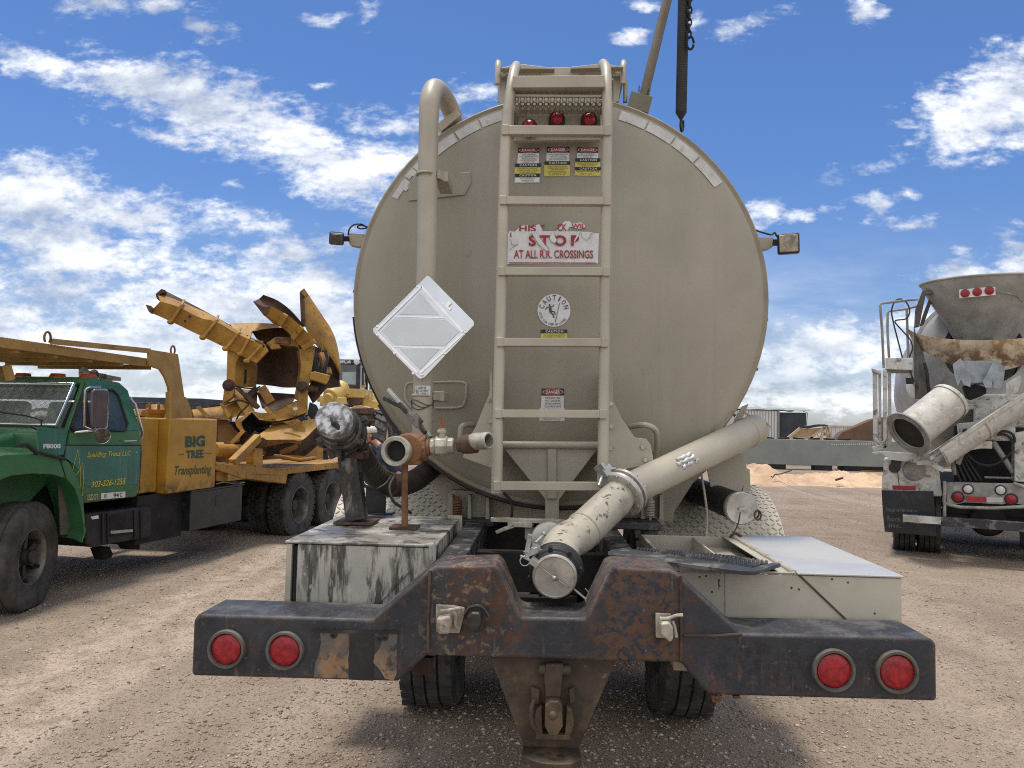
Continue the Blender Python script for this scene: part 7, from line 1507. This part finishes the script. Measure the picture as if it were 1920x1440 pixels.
# lamp panel
m1 = MB(); m1.prism(qp([(1773, 904), (1920, 907), (1922, 948), (1894, 942), (1880, 946), (1810, 942), (1792, 946), (1776, 945)], -.02), (0, .04, 0)); lp_ = obj('lamp_panel', m1, 'concrete_grey', mx, bev=.005)
for px, py, mm, r in ((1796, 932, 'red', .075), (1896, 936, 'red', .075), (1815, 917, 'clear', .066), (1876, 919, 'clear', .066)):
    p = q(px, py, -.022); m1 = MB(); m1.lathe([(r*1.0, 0), (r*1.0, .012), (r*.86, .016), (r*.8, .01)], p, (0, -1, 0), 28); tl = obj('tail_light', m1, 'black', mx); m1 = MB(); m1.lathe([(r*.82, .008), (r*.5, .02), (0, .022)], p, (0, -1, 0), 28); obj('lens', m1, mm, tl, smooth=50)
m1 = MB(); m1.prism(qp([(1811, 930), (1849, 932), (1849, 942), (1812, 940)], -.024), (0, .003, 0)); obj('red_reflector', m1, 'red_s', lp_)
m1 = MB(); m1.prism(qp([(1850, 932), (1881, 933), (1881, 942), (1850, 942)], -.024), (0, .003, 0)); obj('white_reflector', m1, 'tape', lp_)
m1 = MB(); m1.tube(qp([(1772, 906), (1770, 940), (1776, 946), (1800, 951), (1860, 953), (1922, 950)], -.06), .022, 8); m1.tube(qp([(1771, 902), (1771, 968)], -.08), .02, 8); m1.tube(qp([(1900, 906), (1912, 910), (1922, 914)], -.08), .02, 8); obj('lamp_guard', m1, 'concrete_grey', lp_, smooth=50)
m1 = MB(); a, b = q(1692, 972, -.22), q(1950, 990, -.22); m1.bar(a, b, .10, .115); ub = obj('rear_bumper', m1, 'frame', mx, bev=.008)
m1 = MB(); m1.bar(q(1693, 971.5, -.275), q(1764, 976.5, -.275), .012, .09); obj('bumper_plate', m1, 'concrete_white', ub)
# wheels: two duals each side
first = None
mt = tyre_mb(.54, .265, .30, lugs=30, flat=.02, n=44, lug_h=.014)
xl_ = q(1695, 1010, .80).x; xl2 = q(1741, 1010, .80).x
w0 = None
for x in (xl_, xl2, 2*xc-xl_, 2*xc-xl2):
    for y in (.82, 2.15):
        if w0 is None:
            w0 = bpy.data.objects.new('wheel', mt.mesh('tyre')); COL.objects.link(w0); finish(w0, 'tyre', 0, 40); w0.parent = mx; w0.rotation_euler = (0, 0, R(90)); w0.location = (x, y, .52)
            m1 = MB(); m1.lathe([(.30, -.11), (.28, -.1), (.25, .02), (0, .04)], (0, 0, 0), (0, 1, 0), 32); obj('rim', m1, 'dark', w0)
        else: dup_tree(w0, (x, y, .52), R(90), mx)
m1 = MB(); m1.prism([Vector((2*xc-p.x, p.y, p.z)) for p in qp(P, .06)], (0, 1.2, 0)); obj('rear_guard', m1, 'concrete_white', mx, bev=.02)
# ================================================================== WHEEL LOADER behind the green truck
LO = Vector((-4.6, 22.0, 0)); Lf = Frame(LO, 4)
def l(px, py, y): return Lf.P(px, py, y)
def lp(pts, y): return [l(a, b, y) for a, b in pts]
C8 = lambda a, b: (580+a*.1945, 660+b*.1945)
k8 = lambda L: [C8(*p) for p in L]
ld = thing('wheel_loader', 'large yellow wheel loader parked behind the tree digging truck', 'loader', LO, 4)
rl, rr_ = l(*C8(90, 90), 1.6), l(*C8(495, 90), 1.6)
m1 = MB(); m1.box(rl.x, rr_.x, 1.5, 3.3, l(*C8(400, 118), 1.6).z, l(*C8(400, 72), 1.6).z); rf = obj('cab_roof', m1, 'blackpaint', ld, bev=.04)
a, b = C8(228, 80), C8(402, 110)
m1 = MB(); letter_mb(m1, 'CATERPILLAR', [l(a[0], a[1], 1.49), l(b[0], a[1], 1.49), l(b[0], b[1], 1.49), l(a[0], b[1], 1.49)], bold=.03); obj('lettering', m1, 'paper', rf)
m1 = MB(); p = l(*C8(458, 96), 1.48); m1.lathe([(.09, 0), (.09, .05), (.07, .06), (0, .06)], p, (0, -1, 0), 18); obj('roof_lamp', m1, 'clear', rf)
M['loaderglass'] = mat('dark_cab_glass', (.045, .06, .065), .08, var=(3, .2), spec=.8); M['paleglass'] = mat('pale_cab_glass', (.34, .42, .44), .1, var=(2, .1))
m1 = MB(); m1.box(rl.x+.05, rr_.x-.05, 1.65, 3.2, l(*C8(400, 350), 1.7).z, l(*C8(400, 118), 1.7).z); cb_ = obj('cab', m1, 'loaderglass', ld)
m1 = MB(); m1.prism(lp(k8([(318, 195), (452, 190), (460, 315), (318, 310)]), 1.64), (0, .005, 0)); obj('rear_glass', m1, 'paleglass', cb_)
m1 = MB()
zc0, zc1 = l(*C8(400, 352), 1.6).z, l(*C8(400, 116), 1.6).z
for x in (rl.x, rr_.x-.12): m1.box(x, x+.12, 1.56, 1.72, zc0, zc1); m1.box(x, x+.12, 3.1, 3.25, zc0, zc1)
m1.box(rl.x, rr_.x, 1.56, 1.72, zc0-.1, zc0+.05); obj('cab_post', m1, 'blackpaint', cb_, bev=.01)
m1 = MB(); m1.prism(lp(k8([(365, 352), (530, 356), (530, 442), (365, 440)]), 1.4), (0, 1.6, 0)); m1.prism(lp(k8([(100, 440), (170, 400), (180, 350), (310, 345), (360, 440), (360, 520), (100, 520)]), 1.4), (0, 1.0, 0)); m1.prism(lp(k8([(505, 440), (580, 400), (600, 470), (660, 475), (660, 585), (630, 590), (505, 510)]), 1.6), (0, 1.4, 0)); m1.prism(lp(k8([(430, 520), (500, 515), (620, 545), (620, 555), (390, 550)]), .5), (0, 1.2, 0)); body = obj('body', m1, 'catyellow', ld, bev=.04)
m1 = MB(); m1.prism(lp(k8([(370, 450), (500, 440), (505, 520), (380, 530)]), 1.38), (0, .4, 0)); m1.prism(lp(k8([(400, 555), (610, 550), (605, 700), (560, 760), (400, 760)]), 1.0), (0, .5, 0)); obj('front_frame', m1, 'rust_dark', ld)
m1 = MB(); m1.cyl(l(*C8(205, 440), .5), l(*C8(320, 345), 1.0), .27, 20); m1.cyl(l(*C8(180, 455), .4), l(*C8(215, 430), .55), .17, 18); m1.bar(l(*C8(318, 310), .9), l(*C8(340, 420), .9), .25, .3); m1.prism(lp(k8([(215, 430), (255, 420), (270, 500), (215, 500)]), .4), (0, .3, 0)); m1.prism(lp(k8([(260, 440), (330, 430), (360, 540), (330, 620), (250, 600)]), .3), (0, .4, 0)); obj('lift_arm', m1, 'catyellow', ld, bev=.03, smooth=45)
m1 = MB(); m1.prism(lp(k8([(375, 545), (610, 535), (625, 575), (610, 600), (380, 600)]), .2), (0, .3, 0)); m1.prism(lp(k8([(300, 600), (610, 595), (600, 700), (300, 720)]), .3), (0, .3, 0)); obj('coupler', m1, 'rust_dark', ld, bev=.03)
m1 = MB()
for P in ([(505, 345), (505, 170), (540, 340)], [(520, 350), (520, 180)], [(580, 470), (580, 325), (615, 460)], [(84, 480), (84, 435), (160, 425)], [(100, 480), (100, 440)], [(600, 470), (610, 350)]): m1.tube(lp(k8(P), 1.5), .028, 8)
obj('hand_rail', m1, 'catyellow', ld)
m1 = MB(); m1.prism(lp(k8([(505, 150), (520, 150), (522, 320), (508, 320)]), 1.2), (0, .1, 0)); obj('cab_mirror', m1, 'black', ld)
# chevron tyres
R_t = .95; ct = l(*C8(700, 760), .9)
def loader_wheel(x, y, first=[None]):
    if first[0] is None:
        mb = tyre_mb(R_t, .72, .48, n=48)
        for i in range(20):
            for s in (-1, 1):
                a_ = 2*math.pi*(i+(.5 if s > 0 else 0))/20
                for k in range(4):
                    aa = a_+k*.055; yy0 = s*(.05+.085*k); rad = Vector((math.cos(aa), 0, math.sin(aa))); tan = Vector((-math.sin(aa), 0, math.cos(aa)))
                    mb.obox(rad*(R_t+.012)+Vector((0, yy0, 0)), .10, .12, .06, Vector((0, s, 0))+tan*.55, tan)
        w = bpy.data.objects.new('wheel', mb.mesh('tyre')); COL.objects.link(w); finish(w, 'tyre', 0, 40); w.parent = ld; w.rotation_euler = (0, 0, R(90)); w.location = (x, y, R_t)
        m1 = MB(); m1.lathe([(.48, -.28), (.44, -.25), (.40, .05), (.2, .1), (0, .1)], (0, 0, 0), (0, 1, 0), 28); m1.lathe([(.48, .28), (.44, .25), (.40, -.05), (.2, -.1), (0, -.1)], (0, 0, 0), (0, 1, 0), 28); obj('rim', m1, 'catyellow', w); first[0] = w; return w
    return dup_tree(first[0], (x, y, R_t), R(90), ld)
xm = (rl.x+rr_.x)/2
loader_wheel(ct.x-.15, 1.0); loader_wheel(2*xm-ct.x+.15, 1.0); loader_wheel(ct.x-.15, 4.4); loader_wheel(2*xm-ct.x+.15, 4.4)
m1 = MB(); m1.box(2*xm-ct.x, ct.x, .8, 1.3, .7, 1.2); m1.box(xm-.6, xm+.6, .8, 5.5, .8, 1.6); obj('chassis', m1, 'rust_dark', ld)
# ================================================================== PERSON beside the loader
PD = 13.5
def pw(px, py, d=PD):
    r_ = ray(px, py); return EYE+r_*(d/r_.y)
ph = pw(696, 815)
PX = pw(704, 850).x
PO = Vector((PX, PD, 0)); S_ = 1.0
per = thing('person', 'person in navy jacket and pale cap bending forward beside the loader, hands at the face', 'person', PO)
hz_ = ph.z-.0
head = Vector((ph.x-PX, 0, ph.z)); nk = head+Vector((.13, .0, -.17)); ch = nk+Vector((.14, 0, -.12)); wa = ch+Vector((.20, 0, -.30)); pe = wa+Vector((.06, 0, -.13))
def skin_obj(nm, V, E_, Rr, m, parent, root=0, sub=2):
    me = bpy.data.meshes.new(nm); me.from_pydata([tuple(v) for v in V], E_, []); o = bpy.data.objects.new(nm, me); COL.objects.link(o); o.parent = parent
    sk = o.modifiers.new('skin', 'SKIN')
    for i, r_ in enumerate(Rr): d = me.skin_vertices[0].data[i]; d.radius = r_ if isinstance(r_, tuple) else (r_, r_); d.use_root = (i == root)
    sb = o.modifiers.new('sub', 'SUBSURF'); sb.levels = sub; sb.render_levels = sub
    me.materials.append(M[m]); sk.use_smooth_shade = True; return o
zk = .47
V = [pe, wa, ch, nk, head+Vector((.02, 0, -.08)),
     pe+Vector((0, -.10, -.05)), Vector((pe.x-.06, -.12, zk)), Vector((pe.x+.05, -.12, .09)), Vector((pe.x-.11, -.13, .035)),
     pe+Vector((0, .10, -.05)), Vector((pe.x+.0, .13, zk)), Vector((pe.x+.12, .14, .09)), Vector((pe.x-.04, .15, .035)),
     ch+Vector((-.02, -.19, .03)), ch+Vector((-.10, -.23, -.22)), head+Vector((-.10, -.07, -.11)),
     ch+Vector((-.02, .19, .03)), ch+Vector((-.12, .22, -.20)), head+Vector((-.12, .06, -.12))]
E_ = [(0, 1), (1, 2), (2, 3), (3, 4), (0, 5), (5, 6), (6, 7), (7, 8), (0, 9), (9, 10), (10, 11), (11, 12), (2, 13), (13, 14), (14, 15), (2, 16), (16, 17), (17, 18)]
Rr = [(.15, .13), (.14, .12), (.16, .13), .062, .055, .10, .068, .048, .04, .10, .068, .048, .04, .075, .05, .034, .075, .05, .034]
body = skin_obj('body', V, E_, Rr, 'skin', per)
# clothing over the same skeleton
jk = skin_obj('jacket', [V[0]+Vector((0, 0, -.02)), V[1], V[2], V[3]+Vector((.02, 0, -.02)), V[13], V[14], V[14].lerp(V[15], .8), V[16], V[17], V[17].lerp(V[18], .8)], [(0, 1), (1, 2), (2, 3), (2, 4), (4, 5), (5, 6), (2, 7), (7, 8), (8, 9)],
     [(.175, .155), (.165, .145), (.185, .15), .075, .092, .066, .05, .092, .066, .05], 'navy', per)
tr_ = skin_obj('trousers', [V[0]+Vector((0, 0, .02)), V[5], V[6], V[7], V[9], V[10], V[11]], [(0, 1), (1, 2), (2, 3), (0, 4), (4, 5), (5, 6)], [(.165, .145), .118, .085, .066, .118, .085, .066], 'jeans', per)
bt = MB()
for i in (8, 12): bt.ball(V[i]+Vector((.03, 0, .0)), .06, 12, (2.0, .85, .75)); 
obj('boot', bt, 'black', per, smooth=60)
# head with face
hm = MB(); hm.ball(head, .098, 20, (1.02, .80, 1.18)); hm.ball(head+Vector((-.02, 0, -.075)), .062, 14, (1.05, .85, .85)); hm.ball(head+Vector((-.104, 0, -.02)), .02, 10, (1.1, .75, 1.3))
for s in (-1, 1): hm.ball(head+Vector((.01, s*.08, -.015)), .024, 10, (.9, .4, 1.4))
hd = obj('head', hm, 'skin', per, smooth=70)
em = MB()
for s in (-1, 1): em.ball(head+Vector((-.088, s*.032, .005)), .011, 8)
em.ball(head+Vector((-.088, 0, -.072)), .016, 8, (.4, 1.3, .3)); obj('eyes_and_mouth', em, 'black', hd)
hr = MB(); hr.ball(head+Vector((.03, 0, -.01)), .088, 16, (.85, .98, 1.1)); obj('hair', hr, 'hair', hd, smooth=70)
cm = MB(); cm.lathe([(.100, .0), (.103, .03), (.094, .075), (.06, .11), (0, .12)], head+Vector((.0, 0, .035)), (-.08, 0, 1), 22)
cm.sheet(10, 3, lambda u, v: (head+Vector((-.085-.09*v*max(0,math.sin(math.pi*u))**.6, -.085*math.cos(math.pi*u), .048-.025*v)), (0, 0, 1)), .006); obj('cap', cm, 'capcloth', hd, smooth=60)
# hands: palm, four fingers and thumb each, raised to the face
def hand(w, sgn):
    hv = [w, w+Vector((-.015, -sgn*.015, .045)), w+Vector((-.02, -sgn*.02, .085))]; he = [(0, 1), (1, 2)]; hr_ = [.030, .036, .030]
    for k in range(4):
        b0 = hv[1]+Vector((-.022+.016*k-.01, -sgn*.018, .035)); ln = (.030, .036, .034, .026)[k]
        i = len(hv); hv += [b0, b0+Vector((-.008, -sgn*.012, ln)), b0+Vector((.006, -sgn*.026, ln*1.5))]; he += [(1, i), (i, i+1), (i+1, i+2)]; hr_ += [.010, .0095, .008]
    i = len(hv); hv += [w+Vector((-.035, -sgn*.0, .025)), w+Vector((-.052, -sgn*.012, .05)), w+Vector((-.05, -sgn*.022, .07))]; he += [(0, i), (i, i+1), (i+1, i+2)]; hr_ += [.013, .011, .009]
    skin_obj('hand', hv, he, hr_, 'skin', per, 0, 1)
hand(V[15], -1); hand(V[18], 1)
# ================================================================== BACKGROUND on the right
W0 = Frame((0, 0, 0), 0)
def w(px, py, y): return W0.P(px, py, y)
def solo(nm, mb, m, label, cat, base, bev=0, smooth=32, group=None):
    o = obj(nm, mb, m, None, bev, smooth, off=base); return tag(o, label, cat, group)
# shed / covered trailer
a, b = w(1372, 770, 40), w(1458, 770, 40); zt1 = w(1440, 768, 40).z
so2 = Vector((b.x, 40, 0)); Sf = Frame(so2, 0)
sh = thing('storage_shed', 'white corrugated shed with a dark open end behind the grey girder', 'shed', so2)
m1 = MB(); wd = b.x-a.x
n = 16
for i in range(n): m1.box(-wd+wd*i/n, -wd+wd*(i+.62)/n, -.03, .02, .0, zt1-.06)
m1.box(-wd, 0, .02, 2.6, 0, zt1-.06); obj('wall', m1, 'shed', sh)
p1 = w(1506, 776, 40.6); m1 = MB(); m1.box(.02, p1.x-so2.x, .15, 2.6, 0, zt1-.12); obj('dark_end', m1, 'shed_dark', sh)
m1 = MB(); m1.box(.0, .09, -.04, .1, 0, zt1); obj('corner_post', m1, 'girder', sh)
m1 = MB(); m1.sheet(24, 6, lambda u, v: (Vector((-wd-.1+(wd+.2+p1.x-so2.x)*u, -.08+2.75*v, zt1-.06+.13*max(0,math.sin(math.pi*v))**.5+.035*abs(math.sin(u*13))+.02)), (0, 0, 1)), .03); obj('roof', m1, 'shed_roof', sh)
m1 = MB(); pa, pb, pc = w(1506, 771, 40.2), w(1514, 774, 40.2), w(1512, 800, 40.2); m1.tube([p-so2 for p in (pa, pb, pc)], .02, 6); obj('rail', m1, 'girder', sh)
# grey girder
ga, gb = w(1380, 830, 32), w(1690, 826, 32)
m1 = MB(); zt2, zb2 = w(1500, 824, 32).z, w(1500, 872, 32).z
gl = thing('steel_girder', 'long grey painted steel girder lying on blocks behind the sand', 'girder', ((ga.x+gb.x)/2, 32, 0)); L2 = (gb.x-ga.x)/2+4
m1.box(-L2, L2, 0, .6, zb2, zt2); obj('beam', m1, 'girder', gl, bev=.02)
m1 = MB()
for i in range(9): m1.obox(Vector((-L2*.52+i*.62, .25, zt2+.03)), .38, .3, .07, (1, 0, .1*(-1)**i))
obj('top_fitting', m1, 'dark', gl)
m1 = MB()
for px in (1458, 1545, 1600): x = w(px, 873, 32).x-gl.location.x; m1.box(x-.35, x+.35, .05, .5, 0, zb2)
obj('block', m1, 'dark', gl)
m1 = MB(); ma, mb_ = w(1560, 834, 31.98), w(1660, 832, 31.98)
for i in range(26): x = ma.x-gl.location.x+(mb_.x-ma.x)*i/25; m1.obox(Vector((x, -.01, ma.z+(mb_.z-ma.z)*i/25)), .05, .02, .05)
obj('bolt_row', m1, 'tape', gl)
# rusty plate
pts = [w(a_, b_, 33.0) for a_, b_ in ((1561, 832), (1578, 811), (1606, 799), (1636, 786), (1672, 780), (1672, 836))]
bs = Vector((pts[0].x, 33, 0)); m1 = MB(); m1.prism(pts, (0, .5, 0)); m1.box(pts[0].x+.3, pts[4].x, 33.15, 33.3, 0, 1.2)
solo('earth_blade', m1, 'brownplate', 'brown rusty curved steel blade standing behind the grey girder', 'blade', bs, .02)
# timber frame with tarpaulin
bs = w(1510, 825, 36); bs.z = 0; tf = thing('timber_stack', 'leaning pale timber frame draped with a dark ragged sheet behind the girder', 'timber frame', bs)
m1 = MB()
for (x0, y0_), (x1, y1_) in (((1476, 822), (1502, 801)), ((1519, 822), (1546, 801)), ((1480, 822), (1524, 821)), ((1502, 801), (1548, 797)), ((1552, 800), (1560, 826)), ((1546, 802), (1538, 826)), ((1550, 798), (1553, 826))): m1.bar(w(x0, y0_, 36)-bs, w(x1, y1_, 36)-bs, .10, .10)
obj('plank', m1, 'wood', tf)
m1 = MB(); m1.prism([w(a_, b_, 36.2)-bs for a_, b_ in ((1478, 822), (1502, 804), (1545, 802), (1520, 822))], (0, .3, 0)); obj('panel', m1, 'sand', tf)
m1 = MB(); m1.sheet(14, 2, lambda u, v: (w(1500+52*u, 797.5+1.2*math.sin(u*7)-1.5*u*u+(3.5+1.5*math.sin(u*5))*v, 35.9)-bs, (0, 1, 0)), .1); obj('ragged_sheet', m1, 'shed_dark', tf)
m1 = MB()
for i in range(12): m1.cyl(w(1530+2, 815, 36)-bs, w(1538, 823, 36)-bs, .02, 5) if i == 0 else None
m1.prism([w(a_, b_, 35.9)-bs for a_, b_ in ((1548, 811), (1554, 810), (1555, 817), (1549, 817))], (0, .3, 0)); obj('post_block', m1, 'wood', tf)
# low white sheet fence
fa, fb = w(1552, 800, 38), w(1640, 800, 38); bs = Vector((fa.x, 38, 0)); fn = thing('sheet_fence', 'low pale sheet fence between the timber frame and the rusty blade', 'fence', bs)
zf = w(1580, 798, 38).z
m1 = MB()
for i in range(12): x = (fb.x-fa.x)*i/12; m1.box(x, x+(fb.x-fa.x)/12-.04, 0, .05, .1, zf-.08)
obj('panel', m1, 'shed', fn)
m1 = MB(); m1.box(0, fb.x-fa.x, -.05, .08, zf-.08, zf); obj('top_rail', m1, 'wood', fn)
# low concrete kerb wall behind the sand
m1 = MB(); ca, cb2 = w(1460, 873, 30), w(1700, 880, 30); m1.box(ca.x, cb2.x+3, 30, 30.4, 0, w(1500, 874, 30).z)
# sand pile
s0, s1_ = w(1372, 905, 24), w(1672, 905, 24); sx0, sx1 = s0.x, s1_.x; bs = Vector(((sx0+sx1)/2, 24.4, 0))
def sandz(u, v):
    prof = .30+.75*math.exp(-((u-.20)/.12)**2)+.30*math.exp(-((u-.63)/.16)**2)+.12*math.exp(-((u-.85)/.1)**2)
    edge = min(1, 4*u, 5*(1-u)); sh_ = max(0,math.sin(math.pi*v))**.8
    return .62*prof*edge*sh_+.05*sh_*math.sin(u*47+v*9)*math.sin(v*23+u*5)+.03*sh_*math.sin(u*120+3*v)
m1 = MB(); m1.grid(110, 24, lambda u, v: Vector((sx0-.6+(sx1-sx0+1.6)*u, 22.8+3.2*v+.25*math.sin(u*21), sandz(u, v)-.03)))
sp_ = solo('sand_heap', m1, 'sand', 'low long heap of pale sand in front of the grey girder', 'sand heap', bs, 0, 60)
def stick(nm, P, r, m, label, cat):
    Q = [W0.P(a_, b_, y_) for a_, b_, y_ in P]; base = Vector((Q[0].x, Q[0].y, Q[0].z-r)); m1 = MB(); m1.tube(Q, r, 6); solo(nm, m1, m, label, cat, base)
stick('bent_rod', [(1484, 882, 23.0), (1466, 888, 22.9), (1453, 890, 22.8), (1449, 895, 22.75), (1446, 893, 22.75)], .02, 'rust_dark', 'thin bent dark rod lying on the left part of the sand heap', 'rod')
stick('dark_stick', [(1567, 900, 22.7), (1580, 896, 22.75)], .035, 'rust_dark', 'short dark stick at the foot of the sand heap', 'stick')
p = W0.Gz(1420, 899, .03); m1 = MB(); m1.sheet(6, 3, lambda u, v: (p+Vector((-.14+.28*u, -.05+.12*v, .015*math.sin(u*6))), (0, 0, 1)), .012)
M['blue'] = mat('blue_plastic', (.16, .20, .40), .5); solo('plastic_scrap', m1, 'blue', 'small flat scrap of blue plastic lying on the dirt by the sand', 'scrap', Vector((p.x, p.y, p.z)))
# dark trailer far behind the green truck
ta, tb = w(243, 745, 30), w(330, 745, 30); bs = Vector(((ta.x+tb.x)/2, 30, 0)); tl_ = thing('box_trailer', 'dark long trailer standing far behind the green cab', 'trailer', bs)
ztl, zbl = w(280, 745, 30).z, w(280, 768, 30).z
m1 = MB(); m1.box(ta.x-bs.x-1.5, tb.x-bs.x+1, 0, 2.4, zbl, ztl); obj('body', m1, 'shed_dark', tl_, bev=.02)
m1 = MB(); m1.box(ta.x-bs.x-1.5, tb.x-bs.x+1, -.03, 0, ztl-.25, ztl-.18); m1.box(ta.x-bs.x-1.5, tb.x-bs.x+1, -.04, 0, zbl-.06, zbl+.04); obj('side_rail', m1, 'frame', tl_)
m1 = MB()
for x in (-2, -.8, 1.6): m1.lathe([(.25, -.15), (.5, -.15), (.5, .15), (.25, .15)], (x, .5, .5), (0, 1, 0), 24, close=True); m1.lathe([(.25, -.05), (0, -.05)], (x, .5, .5), (0, 1, 0), 16)
m1.box(-3, 2.5, .6, 1.8, .6, zbl); obj('running_gear', m1, 'black', tl_)
